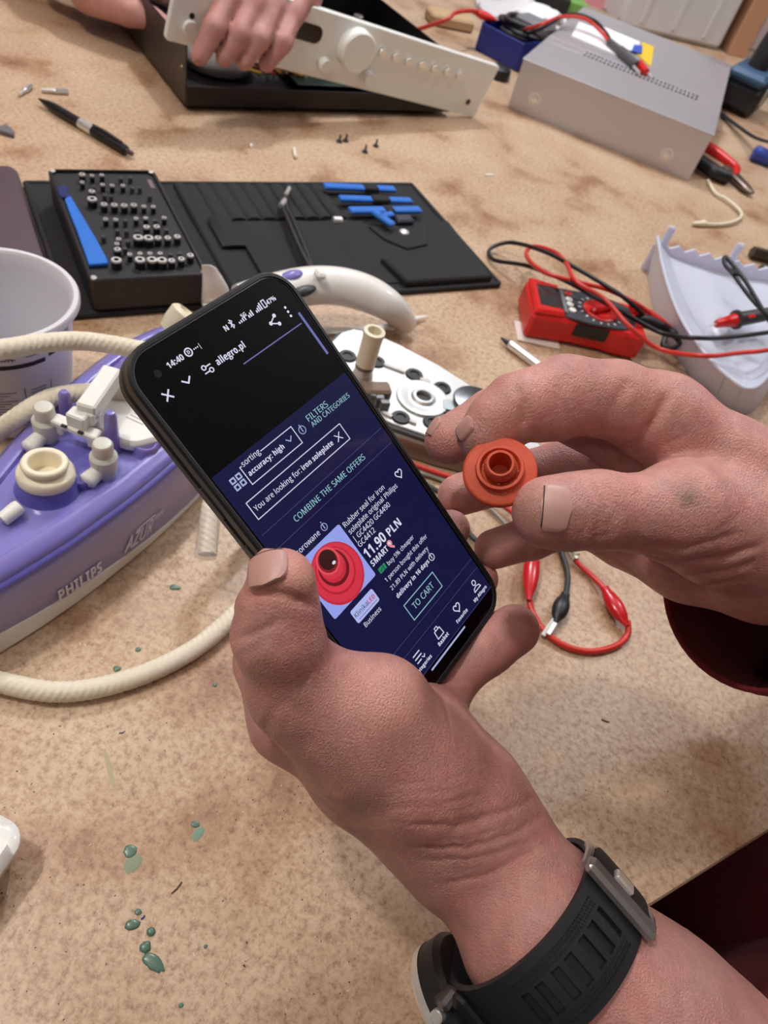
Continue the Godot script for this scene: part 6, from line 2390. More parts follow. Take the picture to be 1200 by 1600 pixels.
# ---------------------------------------------------------------- crocodile clip leads under the hands
func clip_body(t: PackedVector3Array, a: Vector3, b: Vector3, r: float) -> void:
	var n := 14
	var path := PackedVector3Array()
	var radii := []
	for i in n + 1:
		var u := float(i) / n
		path.push_back(a.lerp(b, u))
		radii.append(r * (0.55 + 0.45 * sin(PI * clampf(u * 1.25 - 0.12, 0.0, 1.0))) * (1.0 if u < 0.8 else lerpf(1.0, 0.55, (u - 0.8) / 0.2)))
	tube(t, path, radii, 16, true, 0.75)

func test_clips() -> void:
	var gloss := mat(rgb8(196, 24, 34), 0.22)
	var o := thing("red_clip_lead", "short red wire with a red insulated crocodile clip at each end", "clip lead", on(900, 980, 0))
	var t := PackedVector3Array()
	clip_body(t, on(834, 850, 0.008), on(826, 938, 0.008), 0.0062)
	part("clip", t, gloss, o, 60)
	t = PackedVector3Array()
	clip_body(t, on(944, 918, 0.008), on(980, 978, 0.008), 0.0066)
	part("clip", t, gloss, o, 60)
	t = PackedVector3Array()
	tube(t, spline([on(826, 930, 0.006), on(831, 955, 0.003), on(850, 985, 0.0028), on(880, 1008, 0.0028), on(920, 1018, 0.0028), on(960, 1010, 0.003), on(980, 993, 0.004), on(981, 970, 0.007)], 8), 0.0023, 8)
	tube(t, spline([on(946, 922, 0.006), on(928, 903, 0.0035), on(908, 885, 0.0035), on(898, 874, 0.0045)], 6), 0.0021, 8)
	tube(t, spline([on(834, 856, 0.006), on(815, 815, 0.006), on(780, 785, 0.006), on(730, 755, 0.006), on(672, 735, 0.006), on(610, 712, 0.006)], 6), 0.0022, 8)
	part("wire", t, M.red_wire, o, 60)
	t = PackedVector3Array()
	var j0 := on(878, 842, 0.005)
	var j1 := on(899, 876, 0.005)
	var jd := (j1 - j0)
	block(t, frame((j0 + j1) / 2 + Vector3.UP * 0.001, jd, Vector3.UP), Vector3(jd.length(), 0.0022, 0.0056), 0.0006)
	block(t, frame((j0 + j1) / 2 + Vector3.UP * 0.0042, jd + Vector3.UP * 0.003, Vector3.UP), Vector3(jd.length() * 0.9, 0.0014, 0.0044), 0.0004)
	cylinder(t, j0.lerp(j1, 0.6), j0.lerp(j1, 0.6) + Vector3.UP * 0.006, 0.0018, 0.0018, 10)
	part("jaw", t, mat(rgb8(206, 200, 186), 0.32, 0.9), o)
	var b := thing("black_clip_lead", "black wire ending in a black insulated crocodile clip with steel jaws", "clip lead", on(877, 950, 0))
	t = PackedVector3Array()
	clip_body(t, on(884, 928, 0.007), on(868, 972, 0.007), 0.0060)
	part("clip", t, mat(rgb8(28, 28, 30), 0.4), b, 60)
	t = PackedVector3Array()
	tube(t, spline([on(640, 745, 0.006), on(700, 780, 0.005), on(745, 845, 0.004), on(800, 830, 0.004), on(862, 835, 0.004), on(880, 872, 0.0035), on(887, 900, 0.0035), on(884, 930, 0.006)], 8), 0.0022, 8)
	part("wire", t, mat(rgb8(44, 52, 50), 0.5), b, 60)
	for s in [-1.0, 1.0]:
		t = PackedVector3Array()
		var a0 := on(868, 968, 0.007) + Vector3(0.001 * s, 0, 0)
		var a1 := on(852 + s * 4, 992 - s * 1, 0.004 if s < 0 else 0.006)
		block(t, frame((a0 + a1) / 2, a1 - a0, Vector3.UP), Vector3((a1 - a0).length(), 0.0010, 0.0034), 0.0003)
		part("jaw", t, M.steel, b)
	var w := thing("grey_wire", "thin grey wire running beside the soleplate under the phone", "cable", on(700, 745, 0))
	t = PackedVector3Array()
	tube(t, spline([on(640, 735, 0.004), on(690, 750, 0.003), on(760, 790, 0.003), on(800, 830, 0.003)], 8), 0.0016, 8)
	part("wire", t, mat(rgb8(150, 146, 138), 0.5), w, 60)

# ---------------------------------------------------------------- paint drips and specks on the bench
func bench_marks() -> void:
	var green := mat(rgb8(86, 116, 100), 0.28)
	var thin := mat(rgb8(132, 142, 112), 0.55)
	var rng := RandomNumberGenerator.new()
	rng.seed = 9
	var drip := func(px: float, py: float, r: float, h: float, stretch: float, turn: float, m: Material, tail := 0.0):
		var c := on(px, py, 0.0)
		var t := PackedVector3Array()
		var n := 18
		var wob := []
		for i in n:
			wob.append(rng.randf_range(0.85, 1.12))
		var rings := []
		for l in [[1.0, 0.0], [0.97, 0.35], [0.8, 0.75], [0.5, 0.95], [0.2, 1.0]]:
			var ring := PackedVector3Array()
			for i in n:
				var a := TAU * i / n
				var rr: float = r * l[0] * lerpf(1.0, wob[i], 0.8)
				var x := cos(a) * rr * (stretch + (tail if cos(a) > 0.7 else 0.0))
				ring.push_back(c + Basis(Vector3.UP, turn) * Vector3(x, 0, sin(a) * rr) + Vector3.UP * (h * l[1] + 0.00005))
			rings.append(ring)
		loft(t, rings)
		for i in t.size() / 3:
			var sw := t[i * 3 + 1]
			t[i * 3 + 1] = t[i * 3 + 2]
			t[i * 3 + 2] = sw
		return single("paint_drip", t, m, "x", "paint drip", "green paint drips", 70)
	var list := [
		[238, 1503, 0.0028, 0.0010, 1.9, -0.25, green, 0.5, "large tailed drip of green paint, lowest of the row on the board"],
		[227, 1480, 0.0026, 0.0013, 1.0, 0.0, green, 0.0, "round raised drip of green paint directly above the tailed drip"],
		[236, 1456, 0.0020, 0.0012, 1.0, 0.0, green, 0.0, "small round green paint drip beside the comma-shaped one"],
		[205, 1445, 0.0024, 0.0010, 1.2, 0.4, green, 0.5, "comma-shaped green paint drip on the board"],
		[216, 1425, 0.0014, 0.0006, 1.2, 0.0, green, 0.0, "tiny green paint drip above the comma-shaped one"],
		[203, 1330, 0.0030, 0.0006, 1.0, 0.5, green, 0.2, "half scraped green paint blot on the bare board"],
		[207, 1350, 0.0036, 0.0002, 1.3, 1.2, thin, 0.0, "thin scraped film of green paint next to the half scraped blot"],
		[305, 1288, 0.0018, 0.0005, 1.3, 0.2, green, 0.0, "small green paint spot with a smear below it"],
		[309, 1303, 0.0024, 0.0002, 1.7, 1.3, mat(rgb8(112, 142, 122), 0.5), 0.0, "flat pale green paint smear hanging from a small spot"],
		[271, 918, 0.0022, 0.0009, 1.1, 0.2, green, 0.9, "green paint drip with thin tail beside the iron"],
		[216, 1015, 0.0016, 0.0007, 1.0, 0.4, green, 0.0, "green paint drip between iron and cord"],
		[183, 1045, 0.0019, 0.0008, 1.2, 0.3, green, 0.0, "green paint drip against the cord's upper side"],
		[336, 1070, 0.0014, 0.0006, 1.0, 0.0, green, 0.0, "dark green paint dot near the hand holding the phone"],
		[321, 1479, 0.0009, 0.0004, 1.0, 0.0, green, 0.0, "lone dark green paint dot right of the drips"],
		[283, 1571, 0.0010, 0.0004, 1.2, 0.6, green, 0.0, "lone green paint dot under the tailed drip"]]
	for d in list:
		var o: MeshInstance3D = drip.call(d[0], d[1], d[2], d[3], d[4], d[5], d[6], d[7])
		o.set_meta("label", d[8])
	# a long scraped line of paint
	var t := PackedVector3Array()
	var a := on(163, 1170, 0.0001)
	var b := on(180, 1238, 0.0001)
	tube(t, PackedVector3Array([a, a.lerp(b, 0.3), a.lerp(b, 0.7), b]), [0.0006, 0.0012, 0.0012, 0.0005], 8, true, 0.1)
	single("paint_scrape", t, mat(rgb8(172, 158, 122), 0.6), "long faint green scrape of paint on the board", "paint mark", "", 60)
	# loose crumbs, slivers and specks
	t = PackedVector3Array()
	for i in 150:
		var p := on(rng.randf_range(0, 560), rng.randf_range(1080, 1600), 0.0) if i < 100 else on(rng.randf_range(780, 1180), rng.randf_range(980, 1300), 0.0)
		block(t, moved(p + Vector3.UP * 0.0001, rng.randf() * TAU), Vector3(rng.randf_range(0.0003, 0.0009), 0.0003, rng.randf_range(0.00025, 0.0006)))
	var specks := single("dark_specks", t, mat(rgb8(58, 42, 30), 0.8), "tiny dark specks scattered over the fibreboard", "specks")
	specks.set_meta("kind", "stuff")
	t = PackedVector3Array()
	for i in 60:
		var p := on(rng.randf_range(0, 600), rng.randf_range(1000, 1600), 0.0) if i < 40 else on(rng.randf_range(800, 1180), rng.randf_range(980, 1250), 0.0)
		block(t, moved(p + Vector3.UP * 0.0001, rng.randf() * TAU), Vector3(rng.randf_range(0.0004, 0.0016), 0.0003, 0.0003))
	specks = single("pale_specks", t, mat(rgb8(228, 214, 192), 0.6), "tiny pale chips and fibres scattered over the fibreboard", "specks")
	specks.set_meta("kind", "stuff")
	for k in [[220, 1436, 226, 1430, rgb8(40, 50, 150), "tiny blue sliver among the green paint drips"], [268, 1396, 284, 1378, rgb8(92, 60, 44), "thin dark splinter above the green paint drips"], [940, 1124, 952, 1128, rgb8(44, 34, 28), "pair of dark specks right of the wrist"], [186, 1145, 195, 1142, rgb8(120, 116, 124), "short grey sliver under the cord"]]:
		t = PackedVector3Array()
		tube(t, PackedVector3Array([on(k[0], k[1], 0.0004), on((k[0] + k[2]) / 2.0 + 1, (k[1] + k[3]) / 2.0 + 1, 0.0004), on(k[2], k[3], 0.0004)]), 0.0004, 6)
		single("sliver", t, mat(k[4], 0.6), k[5], "sliver")

# ---------------------------------------------------------------- white container at the near left
func white_container() -> void:
	var top := on(-40, 1330, 0.052)
	var c := Vector3(top.x - 0.030, 0, top.z + 0.004)
	var o := thing("white_container", "white lidded plastic container with rounded corner, cut by the picture edge", "container", c)
	var corner := on(25, 1352, 0.027)
	var f := Transform3D(Basis(E1, -E2, Vector3.UP), Vector3.ZERO)
	var mid := Vector3(corner.x, 0, corner.z) + Vector3(-0.0590, 0, 0.012)
	f.origin = mid
	f.basis = Basis(Vector3(1, 0, 0.12).normalized(), Vector3(0.12, 0, -1).normalized(), Vector3.UP)
	var t := PackedVector3Array()
	var rings := []
	for k in [[0.0, -0.004, 0.004], [0.003, -0.002, 0.005], [0.013, 0.0, 0.006], [0.0155, 0.0002, 0.006]]:
		var ring := PackedVector3Array()
		for p in rounded(0.100 + k[1] * 2, 0.062 + k[1] * 2, 0.009):
			ring.push_back(f * Vector3(p.x, p.y, k[0]))
		ring.reverse()
		rings.append(ring)
	loft(t, rings)
	part("box", t, M.gloss_white, o, 45)
	t = PackedVector3Array()
	prism(t, f, rounded(0.105, 0.067, 0.011, 6), 0.0162, 0.027, 0.004)
	part("lid", t, M.gloss_white, o, 45)

# ---------------------------------------------------------------- pens, bits and scraps
func small_things() -> void:
	# black ball pen
	var a := on(60, 154, 0.006)
	var b := on(206, 240, 0.006)
	var d := (b - a).normalized()
	var l := (b - a).length()
	var o := thing("ball_pen", "black click pen with a silver band lying by the bit case", "pen", a.lerp(b, 0.5))
	var f := axis_frame(a, d)
	var t := PackedVector3Array()
	lathe(t, f, [Vector2(0.0006, 0), Vector2(0.0014, 0.003), Vector2(0.0042, 0.016), Vector2(0.0052, 0.028), Vector2(0.0053, l * 0.92), Vector2(0.0045, l * 0.945), Vector2(0, l * 0.945)], 18)
	part("barrel", t, M.black, o)
	t = PackedVector3Array()
	lathe(t, f, [Vector2(0.0056, l * 0.46), Vector2(0.0057, l * 0.462), Vector2(0.0057, l * 0.595), Vector2(0.0056, l * 0.597)], 18)
	part("silver_band", t, M.steel, o)
	t = PackedVector3Array()
	lathe(t, f, [Vector2(0.0028, l * 0.94), Vector2(0.0028, l), Vector2(0.002, l + 0.001), Vector2(0, l + 0.001)], 14)
	part("push_button", t, mat(rgb8(80, 62, 54), 0.4), o)
	t = PackedVector3Array()
	tube(t, PackedVector3Array([a.lerp(b, 0.60) + Vector3.UP * 0.0065, a.lerp(b, 0.75) + Vector3.UP * 0.0075, a.lerp(b, 0.90) + Vector3.UP * 0.006]), 0.0014, 8)
	part("clip", t, M.dark_steel, o)
	# silver pen by the multimeter
	a = on(783, 528, 0.005)
	b = on(880, 600, 0.005)
	o = thing("silver_pen", "silver metal ball pen lying beside the red multimeter", "pen", a.lerp(b, 0.5))
	f = axis_frame(a, b - a)
	l = (b - a).length()
	t = PackedVector3Array()
	lathe(t, f, [Vector2(0.001, 0), Vector2(0.0032, 0.010), Vector2(0.0038, 0.012)], 16)
	part("tip", t, mat(rgb8(52, 52, 54), 0.4), o)
	t = PackedVector3Array()
	lathe(t, f, [Vector2(0.0040, 0.011), Vector2(0.0046, 0.014), Vector2(0.0046, l), Vector2(0, l)], 18)
	part("barrel", t, M.steel, o)
	# two hex driver bits
	for k in [[64, 141, 107, 143, 0.0032, "long steel hex driver bit lying above the black pen"], [30, 148, 48, 134, 0.0030, "short steel driver bit lying left of the long one"]]:
		a = on(k[0], k[1], 0.0032)
		b = on(k[2], k[3], 0.0032)
		o = thing("loose_driver_bit", k[5], "driver bit", a.lerp(b, 0.5))
		f = axis_frame(a, b - a)
		l = (b - a).length()
		t = PackedVector3Array()
		lathe(t, f, [Vector2(0, l * 0.5), Vector2(k[4], l * 0.5), Vector2(k[4] * 1.1, l * 0.54), Vector2(k[4] * 1.1, l * 0.97), Vector2(k[4] * 0.9, l), Vector2(0, l)], 6)
		part("hex_shank", t, M.steel, o, 20)
		t = PackedVector3Array()
		lathe(t, f, [Vector2(0, 0), Vector2(k[4] * 0.6, 0.0004), Vector2(k[4] * 0.7, l * 0.4), Vector2(k[4] * 0.95, l * 0.5)], 12)
		part("blade", t, M.steel, o)
	# grey plastic chip at the picture edge
	t = PackedVector3Array()
	var chip := PackedVector2Array([Vector2(-0.012, -0.006), Vector2(0.010, -0.004), Vector2(0.006, 0.003), Vector2(-0.008, 0.012)])
	prism(t, Transform3D(Basis(Vector3.RIGHT, Vector3.FORWARD, Vector3.UP), on(12, 210, 0)), chip, 0.0, 0.005, 0.001)
	single("plastic_chip", t, mat(rgb8(104, 102, 106), 0.5), "small broken chip of dark grey plastic on the bench", "plastic chip")
	# tiny screws in front of the amplifier
	for k in [[530, 222], [540, 221], [570, 238], [587, 229]]:
		var p := on(k[0], k[1], 0)
		t = PackedVector3Array()
		lathe(t, moved(p), [Vector2(0.0040, 0), Vector2(0.0040, 0.0012), Vector2(0.0026, 0.0026), Vector2(0, 0.0028)], 14)
		cylinder(t, p + Vector3.UP * 0.002, p + Vector3(0, 0.009, -0.001), 0.0015, 0.0012, 8)
		single("black_screw", t, M.black, "small black screw standing on its head in front of the amplifier", "screw", "black screws in front of the amplifier")
	t = PackedVector3Array()
	lathe(t, moved(on(393, 229, 0)), [Vector2(0.0034, 0), Vector2(0.0036, 0.002), Vector2(0.002, 0.004), Vector2(0, 0.0042)], 14)
	single("steel_screw", t, M.steel, "single bright steel screw in the amplifier's shadow", "screw")
	t = PackedVector3Array()
	cylinder(t, on(459, 232, 0.0025), on(462, 246, 0.0025), 0.0025, 0.0025, 10, 0.0006)
	single("clear_plug", t, mat(rgb8(226, 216, 200), 0.3), "short clear plastic peg in front of the amplifier", "plastic peg")
	t = PackedVector3Array()
	block(t, moved(on(765, 273, 0.0008), 0.7), Vector3(0.013, 0.0012, 0.003), 0.0003)
	single("white_scrap", t, M.white, "narrow white scrap lying in front of the silver cover", "scrap")
	# dark steel tools at the right edge
	o = thing("socket_bar", "dark steel hex socket bar at the right beyond the tank shell", "tool", on(1200, 402, 0))
	t = PackedVector3Array()
	cylinder(t, on(1174, 394, 0.008), on(1290, 425, 0.008), 0.0085, 0.0085, 6, 0.001)
	part("bar", t, mat(rgb8(86, 76, 66), 0.4, 0.7), o, 20)
	o = thing("steel_socket", "short chrome socket next to the dark steel bar", "tool", on(1205, 430, 0))
	t = PackedVector3Array()
	cylinder(t, on(1186, 424, 0.010), on(1225, 436, 0.010), 0.0100, 0.0092, 16, 0.001)
	part("barrel", t, M.dark_steel, o)

# ---------------------------------------------------------------- the opened amplifier
func in_plane(xf: Transform3D, px: float, py: float) -> Vector2:     # where a pixel's ray meets the frame's xy plane
	var d := ahead + right * ((px - 600.0) / FPX) - up * ((py - 800.0) / FPX)
	var n := xf.basis.z
	var p := CAM + d * ((xf.origin - CAM).dot(n) / d.dot(n))
	var q := xf.affine_inverse() * p
	return Vector2(q.x, q.y)

func knob(t: PackedVector3Array, xf: Transform3D, p: Vector2, r: float, h: float) -> void:
	var f := Transform3D(Basis(xf.basis.x, xf.basis.z, -xf.basis.y), xf * Vector3(p.x, p.y, 0))
	lathe(t, f, [Vector2(0, -0.001), Vector2(r, -0.001), Vector2(r, h * 0.86), Vector2(r * 0.93, h), Vector2(0, h)], 30)

func amplifier() -> void:
	var silver := mat(rgb8(236, 238, 234), 0.42, 0.1)
	M.silver = silver
	var fl := on(290, 174, 0)
	var fr := on(700, 182, 0)
	var fd := (fr - fl).normalized()
	var gd := Vector3(fd.z, 0, -fd.x)
	if gd.x > 0:
		gd = -gd
	var o := thing("amplifier", "opened amplifier with silver front panel hanging loose from its black chassis", "amplifier", fl + fd * 0.2 + gd * 0.15)
	var dark := mat(rgb8(24, 21, 21), 0.42)
	var brown := mat(rgb8(52, 44, 42), 0.4, 0.3)
	var w := 0.405
	var dp := 0.31
	var wall := func(c: Vector3, size: Vector3, called: String, m: Material):
		var q := PackedVector3Array()
		block(q, Transform3D(Basis(fd, Vector3.UP, -gd), c), size, 0.0006)
		part(called, q, m, o)
	wall.call(fl + fd * w / 2 + gd * dp / 2 + Vector3.UP * 0.008, Vector3(w, 0.003, dp), "chassis_floor", dark)
	wall.call(fl + gd * dp / 2 + Vector3.UP * 0.040, Vector3(0.002, 0.066, dp), "chassis_side", brown)
	wall.call(fl + fd * w + gd * dp / 2 + Vector3.UP * 0.040, Vector3(0.002, 0.066, dp), "chassis_side", dark)
	wall.call(fl + fd * w / 2 + gd * dp + Vector3.UP * 0.040, Vector3(w, 0.066, 0.002), "rear_panel", dark)
	wall.call(fl + fd * w / 2 + Vector3.UP * 0.018, Vector3(w, 0.022, 0.002), "front_lip", dark)
	for k in [[0.04, 0.04], [0.385, 0.04], [0.04, 0.27], [0.385, 0.27]]:
		var q := PackedVector3Array()
		lathe(q, moved(fl + fd * k[0] + gd * k[1]), [Vector2(0, 0), Vector2(0.017, 0), Vector2(0.019, 0.0066), Vector2(0, 0.0066)], 20)
		part("foot", q, M.black, o)
	var t := PackedVector3Array()
	var sc := fl + gd * 0.012 + Vector3.UP * 0.045
	cylinder(t, sc, sc - fd * 0.003, 0.0036, 0.003, 14, 0.0006)
	part("side_screw", t, mat(rgb8(130, 116, 96), 0.4, 0.8), o)
	# transformer in its wrap, wires, circuit board with components
	t = PackedVector3Array()
	var tr := at(348, 108, 0.95)
	lathe(t, moved(Vector3(tr.x, 0.012, tr.z) + gd * 0.02), [Vector2(0.012, 0), Vector2(0.044, 0.002), Vector2(0.052, 0.016), Vector2(0.050, 0.034), Vector2(0.038, 0.044), Vector2(0.014, 0.042), Vector2(0.012, 0.02)], 30)
	part("transformer", t, mat(rgb8(196, 194, 196), 0.35), o, 60)
	for k in 7:
		t = PackedVector3Array()
		var c := Vector3(tr.x, 0.020, tr.z) + fd * (0.012 + k * 0.010)
		tube(t, spline([c + gd * 0.03, c - gd * 0.02 + Vector3.UP * 0.010 * (1 + k % 2), c + fd * 0.03 - gd * 0.032 + Vector3.UP * 0.006, c + fd * 0.06 + gd * 0.01], 6), 0.0018, 6)
		part("wire", t, mat([rgb8(190, 150, 40), rgb8(40, 36, 34), rgb8(170, 40, 36)][k % 3], 0.5), o, 60)
	wall.call(fl + fd * 0.29 + gd * 0.15 + Vector3.UP * 0.020, Vector3(0.24, 0.002, 0.22), "circuit_board", mat(rgb8(40, 62, 48), 0.5))
	var rng := RandomNumberGenerator.new()
	rng.seed = 77
	for i in 40:
		t = PackedVector3Array()
		var c := fl + fd * rng.randf_range(0.19, 0.39) + gd * rng.randf_range(0.05, 0.25) + Vector3.UP * 0.021
		cylinder(t, c, c + Vector3.UP * rng.randf_range(0.010, 0.030), rng.randf_range(0.004, 0.009), -1.0, 12, 0.0008)
		part("capacitor", t, [M.steel, M.black, M.dark_steel][i % 3], o)
	# the loose front panel
	var br := on(741, 184, 0.001)
	var bl := on(258, 63, 0.085)
	var x := (br - bl).normalized()
	var f := frame(bl, x, Vector3.UP + (br - bl).cross(Vector3.UP).normalized() * 0.10)
	var length := (br - bl).length()
	var tall := 0.076
	t = PackedVector3Array()
	var face := Transform3D(f.basis, f * Vector3(length / 2, tall / 2, 0))
	prism(t, face, rounded(length, tall, 0.004, 3), -0.008, 0.0, 0.0012)
	var panel_ := part("front_panel", t, silver, o)
	var lay := func(px: float, py: float) -> Vector2: return in_plane(f, px, py)
	var c0: Vector2 = lay.call(448, 38)
	var c1: Vector2 = lay.call(504, 60)
	t = PackedVector3Array()
	prism(t, Transform3D(f.basis, f * Vector3((c0.x + c1.x) / 2 - 0.012, (c0.y + c1.y) / 2, 0)), rounded(absf(c1.x - c0.x) + 0.020, 0.020, 0.009, 6), -0.0006, 0.0005)
	part("display_window", t, M.black_gloss, panel_)
	t = PackedVector3Array()
	knob(t, f, lay.call(553, 74), 0.0245, 0.016)
	part("volume_knob", t, silver, panel_, 30)
	for k in [[505, 99, 0.0082, 0.010], [573, 119, 0.0082, 0.010], [297, 44, 0.0085, 0.004]]:
		t = PackedVector3Array()
		knob(t, f, lay.call(k[0], k[1]), k[2], k[3])
		part("small_knob", t, silver, panel_, 30)
	for k in [[596, 81], [617, 88], [637, 95], [657, 101], [677, 106], [697, 111], [716, 117]]:
		t = PackedVector3Array()
		knob(t, f, lay.call(k[0], k[1]), 0.0055, 0.0045)
		var bt := part("push_button", t, M.steel, panel_, 30)
		t = PackedVector3Array()
		var q: Vector2 = lay.call(k[0], k[1])
		var ring := Transform3D(Basis(f.basis.x, f.basis.z, -f.basis.y), f * Vector3(q.x, q.y, 0))
		lathe(t, ring, [Vector2(0.0058, -0.0004), Vector2(0.0076, -0.0004), Vector2(0.0074, 0.0008), Vector2(0.0060, 0.0008)], 20)
		part("bezel", t, silver, bt)
	t = PackedVector3Array()
	knob(t, f, lay.call(731, 159), 0.0068, 0.0008)
	var jack := part("headphone_jack", t, M.steel, panel_)
	t = PackedVector3Array()
	knob(t, f, lay.call(731, 159), 0.0042, 0.0012)
	part("hole", t, M.black, jack)
	t = PackedVector3Array()
	knob(t, f, lay.call(300, 25), 0.0032, 0.0006)
	part("sensor_eye", t, M.black, panel_)

# ---------------------------------------------------------------- the silver cover standing to the right, with things on it
func amplifier_cover() -> void:
	var yaw := 0.1446
	var u := Vector3(cos(yaw), 0, sin(yaw))
	var v := Vector3(sin(yaw), 0, -cos(yaw))
	var c0 := Vector3(-0.0317, 0, -1.2953)
	var W := 0.3145
	var D := 0.4967
	var H := 0.0712
	var m := mat(rgb8(200, 197, 202), 0.36, 0.6)
	m.heightmap_enabled = false
	var o := thing("amplifier_cover", "grey brushed metal amplifier cover with two rows of vent slots on top", "metal cover", c0 + u * W / 2 + v * D / 2)
	var f := Transform3D(Basis(u, v, Vector3.UP), c0)       # x along the front, y to the rear, z up
	var wall := func(called: String, a: Vector3, s: Vector3) -> MeshInstance3D:
		var q := PackedVector3Array()
		block(q, Transform3D(Basis(u, Vector3.UP, -v), f * Vector3(a.x, a.y, a.z)), Vector3(s.x, s.z, s.y), 0.0005)
		return part(called, q, m, o)
	wall.call("front_side", Vector3(W / 2, 0.0006, H / 2), Vector3(W, 0.0012, H))
	wall.call("rear_side", Vector3(W / 2, D - 0.0006, H / 2), Vector3(W, 0.0012, H))
	wall.call("left_side", Vector3(0.0006, D / 2, H / 2), Vector3(0.0012, D, H))
	wall.call("right_side", Vector3(W - 0.0006, D / 2, H / 2), Vector3(0.0012, D, H))
	# top sheet, with the vents left open between its strips
	var top := Transform3D(f.basis, f * Vector3(0, 0, H - 0.0006))
	var a := in_plane(top, 912, 84)
	var b := in_plane(top, 1092, 152)
	var y0 := a.y - 0.016
	var y1 := a.y + 0.020
	var xa := a.x
	var xb := b.x
	wall.call("top_sheet", Vector3(W / 2, y0 / 2 - 0.0005, H + 0.0002), Vector3(W + 0.003, y0 + 0.001, 0.0014))
	wall.call("top_sheet", Vector3(W / 2, (y1 + D) / 2, H + 0.0002), Vector3(W + 0.003, D - y1, 0.0014))
	wall.call("top_sheet", Vector3(xa / 2 - 0.001, (y0 + y1) / 2, H + 0.0002), Vector3(xa + 0.001, y1 - y0, 0.0014))
	wall.call("top_sheet", Vector3((xb + W) / 2 + 0.001, (y0 + y1) / 2, H + 0.0002), Vector3(W - xb + 0.001, y1 - y0, 0.0014))
	var ym := (y0 + y1) / 2
	wall.call("top_sheet", Vector3((xa + xb) / 2, ym, H + 0.0002), Vector3(xb - xa, 0.004, 0.0014))
	var n := 29
	for i in n + 1:
		for r in [[y0, ym - 0.002], [ym + 0.002, y1]]:
			wall.call("vent_bar", Vector3(lerpf(xa, xb, float(i) / n), (r[0] + r[1]) / 2, H + 0.0002), Vector3((xb - xa) / n * 0.5, r[1] - r[0], 0.0014))
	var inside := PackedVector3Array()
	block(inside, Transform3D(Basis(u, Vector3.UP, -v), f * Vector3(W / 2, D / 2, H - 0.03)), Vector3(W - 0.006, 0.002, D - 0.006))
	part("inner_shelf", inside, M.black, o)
	var front := Transform3D(Basis(u, Vector3.UP, -v), c0)
	for p in [Vector2(835, 155), Vector2(1042, 242)]:
		var q := in_plane(front, p.x, p.y)
		var t := PackedVector3Array()
		lathe(t, Transform3D(Basis(u, -v, -Vector3.UP), front * Vector3(q.x, q.y, 0)), [Vector2(0.0100, -0.001), Vector2(0.0096, 0.0002), Vector2(0.0062, -0.0002), Vector2(0.0058, 0.0016), Vector2(0.003, 0.0022), Vector2(0, 0.0022)], 22)
		part("side_screw", t, M.steel, o, 30)
	# paper, sticker and probe lying on top
	var sheet_of := func(called: String, pts: Array, y: float, mm: Material, label: String, cat: String):
		var poly := PackedVector2Array()
		for i in pts.size() / 2:
			poly.push_back(in_plane(Transform3D(f.basis, f * Vector3(0, 0, H)), pts[i * 2], pts[i * 2 + 1]))
		var q := PackedVector3Array()
		prism(q, Transform3D(f.basis, f * Vector3(0, 0, H + 0.0012)), poly, y, y + 0.0012)
		return single(called, q, mm, label, cat)
	sheet_of.call("white_card", [892, 58, 904, 36, 975, 62, 962, 88], 0.0, mat(rgb8(232, 230, 232), 0.7), "white card lying on the grey metal cover", "card")
	sheet_of.call("white_tag", [938, 52, 942, 45, 999, 69, 993, 82, 982, 82], 0.0014, mat(rgb8(236, 236, 240), 0.6), "narrow white tag overlapping the white card", "tag")
	sheet_of.call("yellow_note", [994, 86, 1003, 68, 1021, 75, 1016, 106], 0.0, mat(rgb8(222, 186, 44), 0.7), "yellow sticky note on the grey metal cover", "note")
	sheet_of.call("blue_tape", [985, 84, 989, 74, 1002, 76, 1001, 88], 0.0026, mat(rgb8(58, 84, 190), 0.5), "blue tab next to the yellow note", "tab")
	var hi := func(px: float, py: float, y: float) -> Vector3: return on(px, py, H + y)
	var pr := thing("banana_plug_pair", "grey and red banana plugs of a twin lead resting on the metal cover", "plug", hi.call(985, 85, 0.0))
	var t := PackedVector3Array()
	tube(t, spline([on(800, 52, 0.02), hi.call(840, 40, 0.01), hi.call(880, 26, 0.02), hi.call(915, 30, 0.022), hi.call(940, 50, 0.014), hi.call(950, 64, 0.009)], 7), 0.0030, 8)
	part("red_wire", t, M.red_wire, pr, 60)
	t = PackedVector3Array()
	tube(t, spline([on(806, 58, 0.02), hi.call(848, 44, 0.008), hi.call(890, 22, 0.020), hi.call(925, 30, 0.024), hi.call(946, 50, 0.014), hi.call(955, 66, 0.009)], 7), 0.0028, 8)
	part("black_wire", t, M.black, pr, 60)
	t = PackedVector3Array()
	cylinder(t, hi.call(952, 66, 0.008), hi.call(994, 103, 0.007), 0.0062, 0.0078, 16, 0.001)
	part("grey_grip", t, mat(rgb8(78, 76, 78), 0.5), pr)
	t = PackedVector3Array()
	cylinder(t, hi.call(998, 100, 0.008), hi.call(1010, 113, 0.007), 0.0072, 0.0060, 16, 0.001)
	part("red_sleeve", t, M.red, pr)
	t = PackedVector3Array()
	cylinder(t, hi.call(1008, 111, 0.006), hi.call(1017, 119, 0.005), 0.0026, 0.0022, 10, 0.0005)
	cylinder(t, hi.call(990, 104, 0.006), hi.call(999, 114, 0.005), 0.0026, 0.0022, 10, 0.0005)
	part("pin", t, M.steel, pr)

